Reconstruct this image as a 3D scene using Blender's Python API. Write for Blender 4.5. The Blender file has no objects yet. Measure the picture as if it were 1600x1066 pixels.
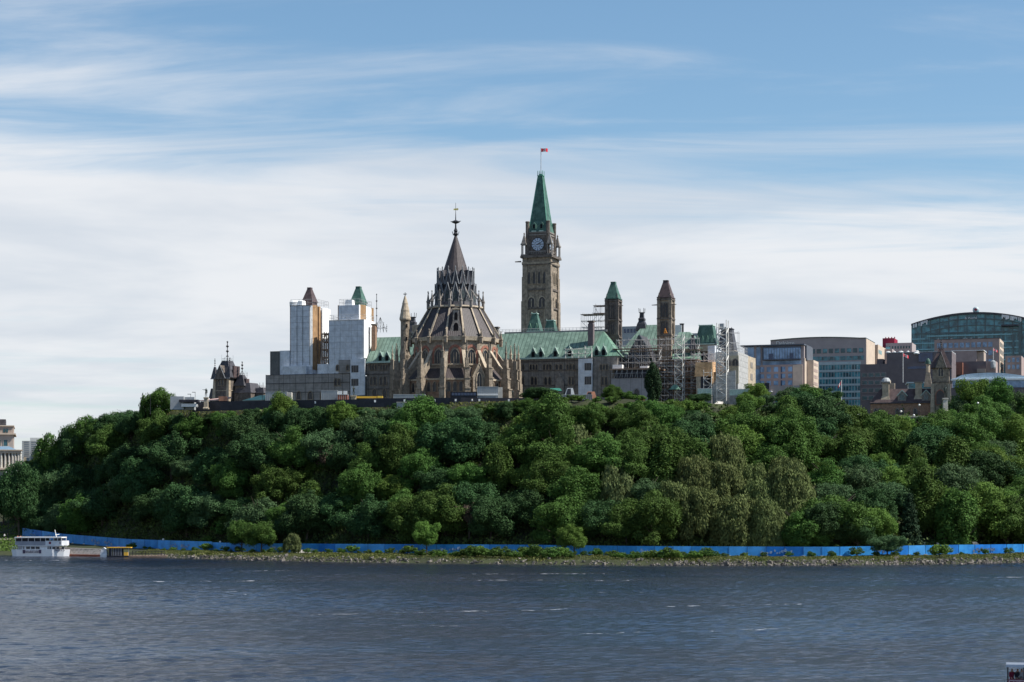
import bpy, math, random
import numpy as np
from mathutils import Vector, Matrix
R = math.radians
C = bpy.context.scene.collection
sc = bpy.context.scene
# ---------------------------------------------------------------- camera
F0, HOR, CAMH = 3200.0, 800.0, 14.0          # focal length in photo pixels, horizon row, eye height
cam = bpy.data.objects.new('camera', bpy.data.cameras.new('camera')); C.objects.link(cam)
cam.location = (0, 0, CAMH); cam.rotation_euler = (R(90), 0, 0)
cam.data.sensor_width = 36; cam.data.lens = 36 * F0 / 1600
cam.data.shift_y = (HOR - 533) / 1600.0
cam.data.clip_start = 1; cam.data.clip_end = 12000
sc.camera = cam
# ---------------------------------------------------------------- light
SUN_EL, SUN_AZ = 50.0, -9.0                   # azimuth measured from +X towards +Y
sv = Vector((math.cos(R(SUN_EL)) * math.cos(R(SUN_AZ)), math.cos(R(SUN_EL)) * math.sin(R(SUN_AZ)), math.sin(R(SUN_EL))))
sl = bpy.data.lights.new('sun', 'SUN'); sl.energy = 5.0; sl.angle = R(0.5); sl.color = (1, .95, .87)
so = bpy.data.objects.new('sun', sl); C.objects.link(so); so.rotation_euler = sv.to_track_quat('Z', 'Y').to_euler()
sc.view_settings.view_transform = 'Standard'; sc.view_settings.look = 'None'
sc.view_settings.exposure = 0.45; sc.view_settings.gamma = 1
W = bpy.data.worlds.new('World'); sc.world = W; W.use_nodes = True
def N(nt, t, **kw):
    n = nt.nodes.new(t)
    for k, v in kw.items():
        if k.startswith('i_'):
            key = k[2:]
            n.inputs[int(key) if key.isdigit() else key.replace('_', ' ')].default_value = v
        else: setattr(n, k, v)
    return n
def math_(nt, op, a, b=None, c=None, clamp=False):
    n = nt.nodes.new('ShaderNodeMath'); n.operation = op; n.use_clamp = clamp
    for i, x in enumerate((a, b, c)):
        if x is None: continue
        if isinstance(x, (int, float)): n.inputs[i].default_value = x
        else: nt.links.new(x, n.inputs[i])
    return n.outputs[0]
def smooth(nt, x, lo, hi, a=0.0, b=1.0):
    n = nt.nodes.new('ShaderNodeMapRange'); n.interpolation_type = 'SMOOTHSTEP'
    nt.links.new(x, n.inputs[0])
    for i, v in zip((1, 2, 3, 4), (lo, hi, a, b)): n.inputs[i].default_value = v
    return n.outputs[0]
def mixc(nt, f, a, b):
    n = nt.nodes.new('ShaderNodeMix'); n.data_type = 'RGBA'
    for i, x in ((0, f), (6, a), (7, b)):
        if isinstance(x, (int, float)): n.inputs[i].default_value = x
        elif isinstance(x, (tuple, list)): n.inputs[i].default_value = (*x[:3], 1)
        else: nt.links.new(x, n.inputs[i])
    return n.outputs[2]
nt = W.node_tree; nt.nodes.clear()
sky = N(nt, 'ShaderNodeTexSky', sky_type='NISHITA', sun_disc=False, sun_elevation=R(SUN_EL), sun_rotation=R(90 - SUN_AZ), altitude=60, air_density=1.0, dust_density=0.3, ozone_density=4.0)
tc = N(nt, 'ShaderNodeTexCoord'); sep = N(nt, 'ShaderNodeSeparateXYZ'); nt.links.new(tc.outputs['Generated'], sep.inputs[0])
dz = math_(nt, 'ADD', math_(nt, 'MAXIMUM', sep.outputs[2], 0.0), 0.07)
px_ = math_(nt, 'DIVIDE', sep.outputs[0], dz); py_ = math_(nt, 'DIVIDE', sep.outputs[1], dz)
comb = N(nt, 'ShaderNodeCombineXYZ'); nt.links.new(px_, comb.inputs[0]); nt.links.new(py_, comb.inputs[1])
def cloud(scale, det, dist, rot, sc3, off):
    mp = N(nt, 'ShaderNodeMapping'); mp.inputs['Rotation'].default_value = (0, 0, R(rot)); mp.inputs['Scale'].default_value = sc3; mp.inputs['Location'].default_value = off
    nt.links.new(comb.outputs[0], mp.inputs[0])
    n = N(nt, 'ShaderNodeTexNoise', i_Scale=scale, i_Detail=det, i_Roughness=0.58, i_Distortion=dist); nt.links.new(mp.outputs[0], n.inputs['Vector'])
    return n.outputs['Fac']
n1 = cloud(0.62, 9, 0.5, 4, (0.42, 1.0, 1), (11.3, 9.2, 0))
n2 = cloud(2.6, 11, 0.8, 3, (0.36, 1.0, 1), (7.7, 3.3, 0))
n3 = cloud(0.9, 5, 0.3, 5, (1, 1.0, 1), (7.4, 2.2, 0))
el = math_(nt, 'MULTIPLY_ADD', sep.outputs[0], 0.07, sep.outputs[2])
bank = math_(nt, 'MULTIPLY', smooth(nt, el, 0.115, 0.205, 1.0, 0.0), 0.50)     # the cloud bank is thick low down, thin overhead
low = smooth(nt, el, 0.045, 0.11, 0.0, 1.0)                                    # and thins again near the horizon
bank = math_(nt, 'MULTIPLY', bank, math_(nt, 'MULTIPLY_ADD', low, 0.35, 0.65))
dens = math_(nt, 'ADD', math_(nt, 'ADD', math_(nt, 'MULTIPLY', n1, 0.52), math_(nt, 'MULTIPLY', n2, 0.76)), bank)
f = smooth(nt, dens, 0.61, 1.06)
ccol = mixc(nt, smooth(nt, n3, 0.35, 0.66), (5.0, 5.35, 5.85), (6.35, 6.45, 6.65))
skyc = mixc(nt, 1.0, sky.outputs[0], sky.outputs[0])
hs = N(nt, 'ShaderNodeHueSaturation', i_Hue=0.492, i_Saturation=1.03, i_Value=0.95); nt.links.new(sky.outputs[0], hs.inputs['Color'])
col = mixc(nt, math_(nt, 'MULTIPLY', f, 0.93), hs.outputs[0], ccol)
bg = N(nt, 'ShaderNodeBackground', i_Strength=0.10); nt.links.new(col, bg.inputs[0])
wo = N(nt, 'ShaderNodeOutputWorld'); nt.links.new(bg.outputs[0], wo.inputs[0])

# ---------------------------------------------------------------- materials
M = {}
def mat(name, base, rough=.8, var=.25, scale=.6, alt=None, seam=None, seamd=.55, bump=0, bscale=3, spec=.3, metal=0, rnd=0, transl=0, det=5, streak=0):
    m = bpy.data.materials.new(name); m.use_nodes = True; nt = m.node_tree; nt.nodes.clear()
    o = N(nt, 'ShaderNodeOutputMaterial'); p = N(nt, 'ShaderNodeBsdfPrincipled', i_Roughness=rough, i_Metallic=metal)
    p.inputs['Specular IOR Level'].default_value = spec
    g = N(nt, 'ShaderNodeNewGeometry' if False else 'ShaderNodeTexCoord')
    n = N(nt, 'ShaderNodeTexNoise', i_Scale=scale, i_Detail=det, i_Roughness=0.65); nt.links.new(g.outputs['Object'], n.inputs['Vector'])
    fac = smooth(nt, n.outputs['Fac'], .3, .7)
    a = [c * (1 - var) for c in base]; b = alt or [min(1, c * (1 + var)) for c in base]
    c = mixc(nt, fac, a, b)
    if streak:
        mp = N(nt, 'ShaderNodeMapping'); mp.inputs['Scale'].default_value = (1.2, 1.2, .07); nt.links.new(g.outputs['Object'], mp.inputs[0])
        n4 = N(nt, 'ShaderNodeTexNoise', i_Scale=1.0, i_Detail=4); nt.links.new(mp.outputs[0], n4.inputs['Vector'])
        c = mixc(nt, math_(nt, 'MULTIPLY', smooth(nt, n4.outputs['Fac'], .52, .75), streak), c, [q * .35 for q in base])
    if seam:
        s = N(nt, 'ShaderNodeSeparateXYZ'); nt.links.new(g.outputs['Object'], s.inputs[0])
        ax, per, wid = seam
        fr = math_(nt, 'FRACT', math_(nt, 'DIVIDE', s.outputs[ax], per))
        lt = math_(nt, 'LESS_THAN', fr, wid)
        c = mixc(nt, lt, c, [q * seamd for q in base])
    if rnd:
        oi = N(nt, 'ShaderNodeObjectInfo'); h = N(nt, 'ShaderNodeHueSaturation')
        nt.links.new(c, h.inputs['Color'])
        nt.links.new(math_(nt, 'MULTIPLY_ADD', oi.outputs['Random'], rnd * .08, .5 - rnd * .04), h.inputs['Hue'])
        nt.links.new(math_(nt, 'MULTIPLY_ADD', oi.outputs['Random'], rnd, 1 - rnd * .5), h.inputs['Value'])
        c = h.outputs[0]
    nt.links.new(c, p.inputs['Base Color'])
    out = p.outputs[0]
    if transl:
        t = N(nt, 'ShaderNodeBsdfTranslucent'); nt.links.new(c, t.inputs[0])
        mx = N(nt, 'ShaderNodeMixShader', i_0=transl); nt.links.new(p.outputs[0], mx.inputs[1]); nt.links.new(t.outputs[0], mx.inputs[2]); out = mx.outputs[0]
    if bump:
        nb = N(nt, 'ShaderNodeTexNoise', i_Scale=bscale, i_Detail=4); nt.links.new(g.outputs['Object'], nb.inputs['Vector'])
        bm_ = N(nt, 'ShaderNodeBump', i_Strength=bump, i_Distance=.3); nt.links.new(nb.outputs['Fac'], bm_.inputs['Height']); nt.links.new(bm_.outputs[0], p.inputs['Normal'])
    nt.links.new(out, o.inputs[0]); M[name] = m; return m
mat('stone', (.255, .21, .16), var=.38, scale=.9, bump=.5, bscale=2.2, streak=.55)
mat('stone_grey', (.22, .20, .18), var=.3, scale=.8, bump=.4, bscale=2.2, streak=.45)
mat('stone_dark', (.13, .11, .095), var=.4, scale=.9, bump=.4, streak=.6)
mat('stone_pale', (.42, .35, .26), var=.22, scale=.8, bump=.3, streak=.3)
mat('stone_red', (.30, .13, .09), var=.25, scale=1.2)
mat('brickwork', (.30, .19, .13), var=.3, scale=1.2, bump=.3)
mat('mesh_screen', (.285, .265, .25), var=.22, scale=.35, seam=(2, 2.1, .05), seamd=.6)
mat('copper', (.135, .215, .172), var=.3, scale=.3, alt=(.20, .295, .238), seam=(0, 1.5, .2), seamd=.6, rough=.6, streak=.45)
mat('copper_dark', (.05, .118, .094), var=.3, scale=.6, rough=.6, streak=.6, alt=(.092, .175, .14))
mat('copper_trim', (.42, .55, .48), var=.2, scale=.9, rough=.6)
mat('slate', (.078, .064, .063), var=.25, scale=.7, seam=(0, .62, .2), seamd=.6, rough=.55, streak=.3)
mat('slate_plain', (.062, .060, .068), var=.3, scale=.9, rough=.5)
mat('slate_brown', (.085, .06, .06), var=.3, scale=.8, rough=.65)
mat('iron', (.03, .03, .035), var=.2, rough=.5)
mat('gold', (.75, .62, .2), rough=.35, metal=.6)
mat('pane', (.022, .026, .034), var=.4, scale=.8, rough=.28, spec=.4)
mat('void', (.012, .012, .014), var=.3, rough=.9, spec=.05)
mat('tarp_white', (.62, .65, .69), var=.16, scale=.5, rough=.55, bump=1.0, bscale=.6, seam=(2, 2.0, .03), seamd=.85, streak=.3)
mat('tarp_bright', (.84, .84, .82), var=.07, scale=.7, rough=.6, bump=.5, bscale=1.2)
mat('plywood', (.34, .21, .11), var=.2, scale=.5, rough=.8, streak=.3)
mat('tarp_orange', (.66, .41, .22), var=.3, scale=.45, rough=.8, bump=.8, bscale=.6)
mat('scaffold_steel', (.42, .42, .42), var=.2, rough=.5, metal=.2)
mat('scaffold_pale', (.62, .61, .57), var=.2, rough=.6)
mat('plank', (.28, .2, .15), var=.25, rough=.85)
mat('debris_net', (.40, .40, .39), var=.18, scale=.7, rough=.8, seam=(2, 2.0, .06), bump=.6, bscale=.5)
mat('white_paint', (.78, .78, .76), var=.06, rough=.5)
mat('clock_white', (.44, .52, .63), var=.05, rough=.5)
mat('grey_panel', (.36, .38, .39), var=.1, rough=.6)
mat('grey_concrete', (.27, .26, .25), var=.2, rough=.85)
mat('concrete_pale', (.5, .47, .42), var=.18, rough=.85)
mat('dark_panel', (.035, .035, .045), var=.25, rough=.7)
mat('red_paint', (.5, .05, .04), var=.15, rough=.5)
mat('red_flag', (.75, .03, .05), var=.05, rough=.7)
mat('orange_paint', (.75, .28, .04), var=.1, rough=.5)
mat('yellow_paint', (.85, .55, .08), var=.1, rough=.5)
mat('amber_paint', (.80, .46, .06), var=.1, rough=.5)
mat('rust_red', (.36, .11, .06), var=.25, rough=.7)
mat('hoarding', (.018, .24, .70), var=.25, streak=.25, scale=.35, rough=.55, seam=None, alt=(.04, .30, .70))
mat('hoarding_dark', (.010, .17, .56), var=.2, scale=.35, rough=.55)
mat('hoarding_pale', (.06, .32, .74), var=.2, scale=.35, rough=.55)
mat('hoarding_print', (.50, .58, .68), var=.4, scale=1.4, rough=.6, alt=(.05, .2, .48), det=2)
mat('mesh_orange', (.45, .08, .05), var=.4, scale=2, rough=.8)
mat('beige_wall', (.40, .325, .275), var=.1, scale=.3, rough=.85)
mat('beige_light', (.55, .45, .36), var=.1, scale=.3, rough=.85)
mat('mauve_wall', (.38, .325, .32), var=.08, scale=.3, rough=.85)
mat('brown_wall', (.15, .125, .13), var=.12, scale=.4, rough=.8)
mat('brown_mid', (.35, .27, .25), var=.12, scale=.4, rough=.8)
mat('crimson_wall', (.28, .02, .05), var=.1, rough=.6)
mat('spandrel', (.42, .50, .52), var=.1, rough=.4)
mat('glass_teal', (.02, .14, .19), var=.5, scale=.28, rough=.15, spec=.5, alt=(.08, .33, .39), det=2)
mat('glass_teal_pale', (.18, .42, .47), var=.2, scale=.3, rough=.25, spec=.5)
mat('glass_dark_teal', (.012, .07, .09), var=.5, scale=.4, rough=.15, spec=.5)
mat('glass_blue', (.15, .27, .44), var=.35, scale=.3, rough=.15, spec=.5, alt=(.26, .42, .62), det=2)
mat('glass_deep_blue', (.02, .05, .12), var=.3, scale=.4, rough=.15, spec=.5)
mat('silver_roof', (.42, .55, .66), var=.12, scale=.2, rough=.35, spec=.5, seam=(0, 3, .05), seamd=.8)
mat('bronze', (.03, .04, .035), var=.3, rough=.5)
mat('boat_white', (.72, .74, .76), var=.05, rough=.35)
mat('boat_glass', (.02, .025, .04), var=.2, rough=.2, spec=.5)
mat('dark_text', (.06, .05, .10), var=.1)
mat('red_text', (.12, .008, .02), var=.1)
mat('cabin_grey', (.33, .34, .38), var=.12, rough=.6)
mat('bark', (.085, .07, .055), var=.3, scale=2, rough=.95)
mat('bark_pale', (.25, .22, .19), var=.3, scale=2, rough=.95)
mat('skin', (.45, .27, .2), var=.1, rough=.6)
mat('cloth_dark', (.03, .03, .045), var=.2, rough=.9)
mat('cloth_white', (.7, .7, .7), var=.1, rough=.9)
mat('cloth_red', (.75, .16, .10), var=.1, rough=.9)
mat('cloth_blue', (.05, .05, .35), var=.1, rough=.9)
mat('cloth_maroon', (.2, .02, .05), var=.1, rough=.9)
mat('cloth_olive', (.12, .13, .08), var=.1, rough=.9)
mat('rock', (.19, .17, .15), var=.55, scale=.35, rough=.9, bump=.4)
mat('gravel_mat', (.20, .175, .15), var=.35, scale=1.2, rough=.95, bump=.5)
mat('lamp_white', (.85, .84, .8), var=.03, rough=.4)
LV = dict(rough=.75, spec=.12, scale=.55, det=3)
mat('leaf_mid', (.070, .134, .029), var=.3, rnd=.4, transl=.25, **LV)
mat('leaf_dark', (.040, .088, .030), var=.3, rnd=.3, transl=.15, **LV)
mat('leaf_bright', (.105, .182, .036), var=.25, rnd=.3, transl=.3, **LV)
mat('leaf_olive', (.115, .145, .050), var=.3, rnd=.25, transl=.2, **LV)
mat('leaf_blue', (.064, .116, .048), var=.25, rnd=.3, transl=.2, **LV)
mat('leaf_willow', (.125, .162, .062), var=.22, rnd=.25, transl=.25, **LV)
mat('leaf_conifer', (.020, .042, .020), var=.3, rnd=.2, transl=.05, **LV)
mat('leaf_deep', (.026, .052, .022), var=.3, transl=.1, **LV)
mat('leaf_brown', (.13, .10, .075), var=.3, transl=.1, **LV)
mat('leaf_yellow', (.20, .20, .03), var=.25, rnd=.1, transl=.3, **LV)
mat('grass_leaf', (.125, .17, .032), var=.35, transl=.3, rough=.7, scale=.25, alt=(.20, .19, .055))
mat('weed_leaf', (.10, .145, .03), var=.35, transl=.3, rough=.7, scale=.2, alt=(.17, .17, .05))

# ---------------------------------------------------------------- mesh helpers
OFF = {}
def tag(o, label=None, cat=None, group=None, kind=None):
    if label: o['label'] = label
    if cat: o['category'] = cat
    if group: o['group'] = group
    if kind: o['kind'] = kind
    return o
class Frame:
    """A building grid turned about the vertical: u runs along the front (to the right), v runs away."""
    def __init__(s, X, Y, deg):
        s.o = (X, Y); s.a = R(deg); s.c = math.cos(s.a); s.s = math.sin(s.a)
    def w(s, u, v, z=0): return Vector((s.o[0] + u * s.c - v * s.s, s.o[1] + u * s.s + v * s.c, z))
    def inv(s, X, Y):
        dx, dy = X - s.o[0], Y - s.o[1]
        return dx * s.c + dy * s.s, -dx * s.s + dy * s.c
    def uv(s, px, Y): return s.inv((px - 800) / F0 * Y, Y)
    def u(s, px, v):
        k = (px - 800) / F0
        return (k * (s.o[1] + v * s.c) - s.o[0] + v * s.s) / (s.c - k * s.s)
    def z(s, py, u, v): return CAMH + (HOR - py) / F0 * s.w(u, v).y
WF = Frame(0, 0, 0)
CB = Frame(0, 745, -18)
def thing(name, label, cat, F=WF, at=(0, 0, 0), group=None, rot=0):
    o = bpy.data.objects.new(name, None); o.empty_display_size = .5; C.objects.link(o)
    o.location = F.w(at[0], at[1], at[2]); o.rotation_euler = (0, 0, F.a + rot)
    OFF[o.name] = Vector(at); tag(o, label, cat, group); return o
def off_of(p):
    while p is not None:
        if p.name in OFF: return OFF[p.name]
        p = p.parent
    return Vector((0, 0, 0))
class MB:
    def __init__(s): s.v = []; s.f = []
    def add(s, vs, fs):
        n = len(s.v); s.v += [tuple(q) for q in vs]; s.f += [tuple(n + i for i in q) for q in fs]; return s
    def box(s, x0, x1, y0, y1, z0, z1):
        return s.add([(x0, y0, z0), (x1, y0, z0), (x1, y1, z0), (x0, y1, z0), (x0, y0, z1), (x1, y0, z1), (x1, y1, z1), (x0, y1, z1)],
                     [(0, 3, 2, 1), (4, 5, 6, 7), (0, 1, 5, 4), (1, 2, 6, 5), (2, 3, 7, 6), (3, 0, 4, 7)])
    def fr(s, b, t, z0, z1):
        """frustum: b and t are (x0, x1, y0, y1) rectangles"""
        vs = [(b[0], b[2], z0), (b[1], b[2], z0), (b[1], b[3], z0), (b[0], b[3], z0), (t[0], t[2], z1), (t[1], t[2], z1), (t[1], t[3], z1), (t[0], t[3], z1)]
        return s.add(vs, [(0, 3, 2, 1), (4, 5, 6, 7), (0, 1, 5, 4), (1, 2, 6, 5), (2, 3, 7, 6), (3, 0, 4, 7)])
    def prism(s, pts, d0, d1, axis='y'):
        """outline in the x-z plane pushed along y (or in x-y pushed along z, or y-z along x)"""
        n = len(pts)
        g = {'y': lambda p, d: (p[0], d, p[1]), 'z': lambda p, d: (p[0], p[1], d), 'x': lambda p, d: (d, p[0], p[1])}[axis]
        vs = [g(p, d0) for p in pts] + [g(p, d1) for p in pts]
        return s.add(vs, [tuple(range(n)), tuple(range(2 * n - 1, n - 1, -1))] + [(i, i + n, (i + 1) % n + n, (i + 1) % n) for i in range(n)])
    def lathe(s, cx, cy, prof, n=12, ph=0):
        vs = []; fs = []
        for r, z in prof:
            vs += [(cx + max(r, .001) * math.cos(ph + 2 * math.pi * i / n), cy + max(r, .001) * math.sin(ph + 2 * math.pi * i / n), z) for i in range(n)]
        for k in range(len(prof) - 1):
            for i in range(n):
                j = (i + 1) % n; fs.append((k * n + i, k * n + j, k * n + n + j, k * n + n + i))
        fs.append(tuple(range(n - 1, -1, -1))); fs.append(tuple(range((len(prof) - 1) * n, len(prof) * n)))
        return s.add(vs, fs)
    def bar(s, p, q, r, n=4, r2=None):
        p = Vector(p); q = Vector(q); d = (q - p)
        if d.length < 1e-6: return s
        d.normalize(); a = d.orthogonal().normalized(); b = d.cross(a); r2 = r if r2 is None else r2
        vs = [p + (a * math.cos(t) + b * math.sin(t)) * r for t in [2 * math.pi * (i + .5) / n for i in range(n)]]
        vs += [q + (a * math.cos(t) + b * math.sin(t)) * r2 for t in [2 * math.pi * (i + .5) / n for i in range(n)]]
        return s.add(vs, [tuple(range(n - 1, -1, -1)), tuple(range(n, 2 * n))] + [(i, (i + 1) % n, (i + 1) % n + n, i + n) for i in range(n)])
    def build(s, name, m, parent=None, label=None, smooth=False):
        o_ = off_of(parent); me = bpy.data.meshes.new(name)
        me.from_pydata([(a - o_[0], b - o_[1], c - o_[2]) for a, b, c in s.v], [], s.f); me.update()
        me.materials.append(M[m] if isinstance(m, str) else m)
        if smooth: me.polygons.foreach_set('use_smooth', [True] * len(me.polygons))
        o = bpy.data.objects.new(name, me); C.objects.link(o)
        if parent is not None: o.parent = parent
        if label: o['label'] = label
        return o
def np_mesh(name, co, nq, m, k=4):
    """co: (nq*k,3) array, consecutive vertices form one face"""
    me = bpy.data.meshes.new(name); me.vertices.add(nq * k); me.vertices.foreach_set('co', co.astype(np.float32).ravel())
    me.loops.add(nq * k); me.loops.foreach_set('vertex_index', np.arange(nq * k, dtype=np.int32))
    me.polygons.add(nq); me.polygons.foreach_set('loop_start', np.arange(0, nq * k, k, dtype=np.int32)); me.polygons.foreach_set('loop_total', np.full(nq, k, dtype=np.int32))
    me.update(calc_edges=True); me.materials.append(M[m]); return me
def arch_pts(xc, w, z0, z1, n=4):
    """pointed arch outline, spring at 62% of the height"""
    h = w / 2; zs = z0 + (z1 - z0) * .6
    pts = [(xc - h, z0), (xc + h, z0), (xc + h, zs)]
    for i in range(1, n): t = i / n; pts.append((xc + h * math.cos(t * math.pi / 2) ** 1.0, zs + (z1 - zs) * math.sin(t * math.pi / 2) ** 1.15))
    pts.append((xc, z1))
    for i in range(n - 1, 0, -1): t = i / n; pts.append((xc - h * math.cos(t * math.pi / 2), zs + (z1 - zs) * math.sin(t * math.pi / 2) ** 1.15))
    pts.append((xc - h, zs)); return pts
def lancet(par, xc, w, z0, z1, y, surround='stone_pale', n=1, name='window', yd=-1):
    """pointed window(s) on a wall facing -y at y; surround stands proud, the pane sits 5 cm off the wall"""
    fm = MB(); ws = w / n
    outer = arch_pts(xc, w + .5, z0 - .2, z1 + .35); inner = arch_pts(xc, w, z0, z1)
    k = len(outer); a, b = y + yd * .28, y + yd * .002
    vs = [(p[0], a, p[1]) for p in outer] + [(p[0], a, p[1]) for p in inner] + [(p[0], b, p[1]) for p in outer] + [(p[0], b, p[1]) for p in inner]
    fs = []
    for i in range(k):
        j = (i + 1) % k
        fs += [(i, j, j + k, i + k), (i + 2 * k, j + 2 * k, j, i), (i + k, j + k, j + 3 * k, i + 3 * k)]
    fm.add(vs, fs)
    for i in range(1, n): fm.box(xc - w / 2 + ws * i - .12, xc - w / 2 + ws * i + .12, min(a, b), max(a, b), z0, z0 + (z1 - z0) * .8)
    o = fm.build(name, surround, par)
    MB().prism(inner, y + yd * .05, y + yd * .01).build('pane', 'pane', o); return o
def rwin(par, x0, x1, z0, z1, y, glass='pane', frame=None, name='window', d=.12):
    if frame:
        f_ = MB(); t = .14
        f_.box(x0 - t, x1 + t, y - d - .05, y - .002, z1, z1 + t).box(x0 - t, x1 + t, y - d - .1, y - .002, z0 - t, z0).box(x0 - t, x0, y - d - .05, y - .002, z0, z1).box(x1, x1 + t, y - d - .05, y - .002, z0, z1)
        o = f_.build(name, frame, par); MB().box(x0, x1, y - .05, y - .01, z0, z1).build('pane', glass, o); return o
    return MB().box(x0, x1, y - d, y - .01, z0, z1).build(name, glass, par)
def pinnacle(mb, x, y, z0, z1, w, n=4):
    """square or polygonal pinnacle: shaft, gablets, spirelet, finial"""
    h = z1 - z0; ph = math.pi / 4
    mb.lathe(x, y, [(w * .7, z0), (w * .7, z0 + h * .35), (w * .9, z0 + h * .37), (w * .9, z0 + h * .42), (w * .62, z0 + h * .46), (w * .12, z0 + h * .9), (w * .35, z0 + h * .92), (w * .3, z0 + h * .96), (.02, z1)], n, ph)
def finial(mb, x, y, z0, z1, r=.08):
    h = z1 - z0
    mb.bar((x, y, z0), (x, y, z1), r, 5)
    for k, q in ((.25, 3.2), (.5, 4), (.75, 4), (.97, 2.6)):
        mb.lathe(x, y, [(.01, z0 + h * k - q * r), (q * r, z0 + h * k), (.01, z0 + h * k + q * r)], 6)
# ================================================================ THE SETTING
def S(*rows): return np.array(rows, float)
_sh = S((-400, 760), (-120, 690), (0, 661), (100, 657), (200, 640), (300, 615), (400, 590), (500, 574), (600, 562), (800, 547), (1000, 534), (1300, 534), (1500, 548), (1600, 566), (1800, 600), (2400, 680))
_ho = S((-400, 900, 12), (-100, 800, 6.5), (35, 745, 5.15), (100, 715, 3.3), (200, 680, 2.0), (300, 655, 1.65), (400, 635, 1.5), (600, 607, 1.7), (800, 590, 1.83), (1000, 578, 1.6), (1300, 575, 1.45), (1500, 590, 1.8), (1600, 600, 1.8), (1900, 640, 2.2), (2500, 700, 3))
shX = (_sh[:, 0] - 800) / F0 * _sh[:, 1]; hoX = (_ho[:, 0] - 800) / F0 * _ho[:, 1]
def shoreY(X): return np.interp(X, shX, _sh[:, 1])
def hoY(X): return np.interp(X, hoX, _ho[:, 1])
def hoZ(X): return np.interp(X, hoX, _ho[:, 2])
TOPZ = 49.6
WX, WY = [-200, -115, -85, -55, -30, 40, 90, 120, 200], [48, 40, 45, 58, 64, 66, 108, 146, 146]
def zt(X, Y):
    X = np.asarray(X, float); Y = np.asarray(Y, float)
    s, h, hz = shoreY(X), hoY(X), hoZ(X)
    Wd = np.interp(X, WX, WY)
    L = np.interp(X, [-420, -225, -195, -178, -166, -157, -146, -135, -122], [.04, .10, .20, .40, .60, .76, .90, .97, 1.])
    t = np.clip((Y - h - 9) / Wd, 0, 1)
    prof = np.where(t < .85, t / .85 * .92, .92 + (t - .85) / .15 * .08)
    prof = prof * (1 - .12 * np.sin(np.pi * np.clip(t, 0, 1)))
    hill = hz + (TOPZ - hz) * prof * L
    a = Y - s
    bank = np.where(a < 0, np.maximum(a * .25, -4), np.minimum(a * .32, 1.3)) + np.clip((a - 5) / np.maximum(h - s - 5, 1), 0, 1) * (hz - 1.3)
    return np.where(Y < h, bank, np.where(Y < h + 9, hz, hill))
gx = np.concatenate([[-6000, -3500, -2000, -1200, -800, -500], np.arange(-360, 361, 4.), [450, 600, 900, 1500, 2500, 6000]])
gy = np.concatenate([np.arange(480, 900, 3.), [930, 1000, 1150, 1400, 2000, 3500, 7000]])
GX, GY = np.meshgrid(gx, gy); rng = np.random.default_rng(3)
GZ = zt(GX, GY) + np.where((GY > hoY(GX) + 12) & (GY < hoY(GX) + 80), rng.normal(0, .3, GX.shape), 0)
vs = np.stack([GX, GY, GZ], -1).reshape(-1, 3); nx = len(gx)
fs = [(r * nx + c, r * nx + c + 1, (r + 1) * nx + c + 1, (r + 1) * nx + c) for r in range(len(gy) - 1) for c in range(nx - 1)]
me = bpy.data.meshes.new('ground'); me.from_pydata(vs.tolist(), [], fs); me.polygons.foreach_set('use_smooth', [True] * len(fs))
m = mat('ground_soil', (.030, .034, .018), var=.4, scale=.12, rough=.95, alt=(.045, .055, .02), bump=.3)
me.materials.append(m); g = bpy.data.objects.new('ground', me); C.objects.link(g); tag(g, kind='structure')
# river
WAMP = .0052
wm = bpy.data.materials.new('river_water'); wm.use_nodes = True; nt = wm.node_tree; nt.nodes.clear()
o = N(nt, 'ShaderNodeOutputMaterial'); p = N(nt, 'ShaderNodeBsdfPrincipled', i_Roughness=.12, i_IOR=1.33); p.inputs['Specular IOR Level'].default_value = .27
geo = N(nt, 'ShaderNodeNewGeometry'); sp = N(nt, 'ShaderNodeSeparateXYZ'); nt.links.new(geo.outputs['Position'], sp.inputs[0])
def wn(scale, sx, sy, rot, det, dist=0.):
    mp = N(nt, 'ShaderNodeMapping'); mp.inputs['Scale'].default_value = (sx, sy, 1); mp.inputs['Rotation'].default_value = (0, 0, R(rot)); nt.links.new(geo.outputs['Position'], mp.inputs[0])
    n = N(nt, 'ShaderNodeTexNoise', i_Scale=scale, i_Detail=det, i_Roughness=.6, i_Distortion=dist); nt.links.new(mp.outputs[0], n.inputs['Vector']); return n.outputs['Fac']
chop = wn(1.6, 1.0, .7, 4, 5, .3); swell = wn(.2, 1.0, .7, -6, 4, .4); patch = wn(.016, 1, 1.4, 5, 4, .8)
bb = N(nt, 'ShaderNodeBump', i_Strength=1.0, i_Distance=.22)
hgt = math_(nt, 'ADD', math_(nt, 'MULTIPLY', chop, math_(nt, 'MULTIPLY_ADD', smooth(nt, patch, .35, .65), .9, .55)), math_(nt, 'MULTIPLY', swell, .3))
nt.links.new(hgt, bb.inputs['Height']); nt.links.new(bb.outputs[0], p.inputs['Normal'])
wc = mixc(nt, smooth(nt, patch, .38, .62), (.012, .019, .038), (.022, .023, .032))
streak = wn(.02, .35, 2.6, 3, 6, 1.2); fl = wn(.5, .5, 1.5, 0, 5, .5)
fo = math_(nt, 'MULTIPLY', smooth(nt, streak, .665, .70), smooth(nt, fl, .52, .66))
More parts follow.
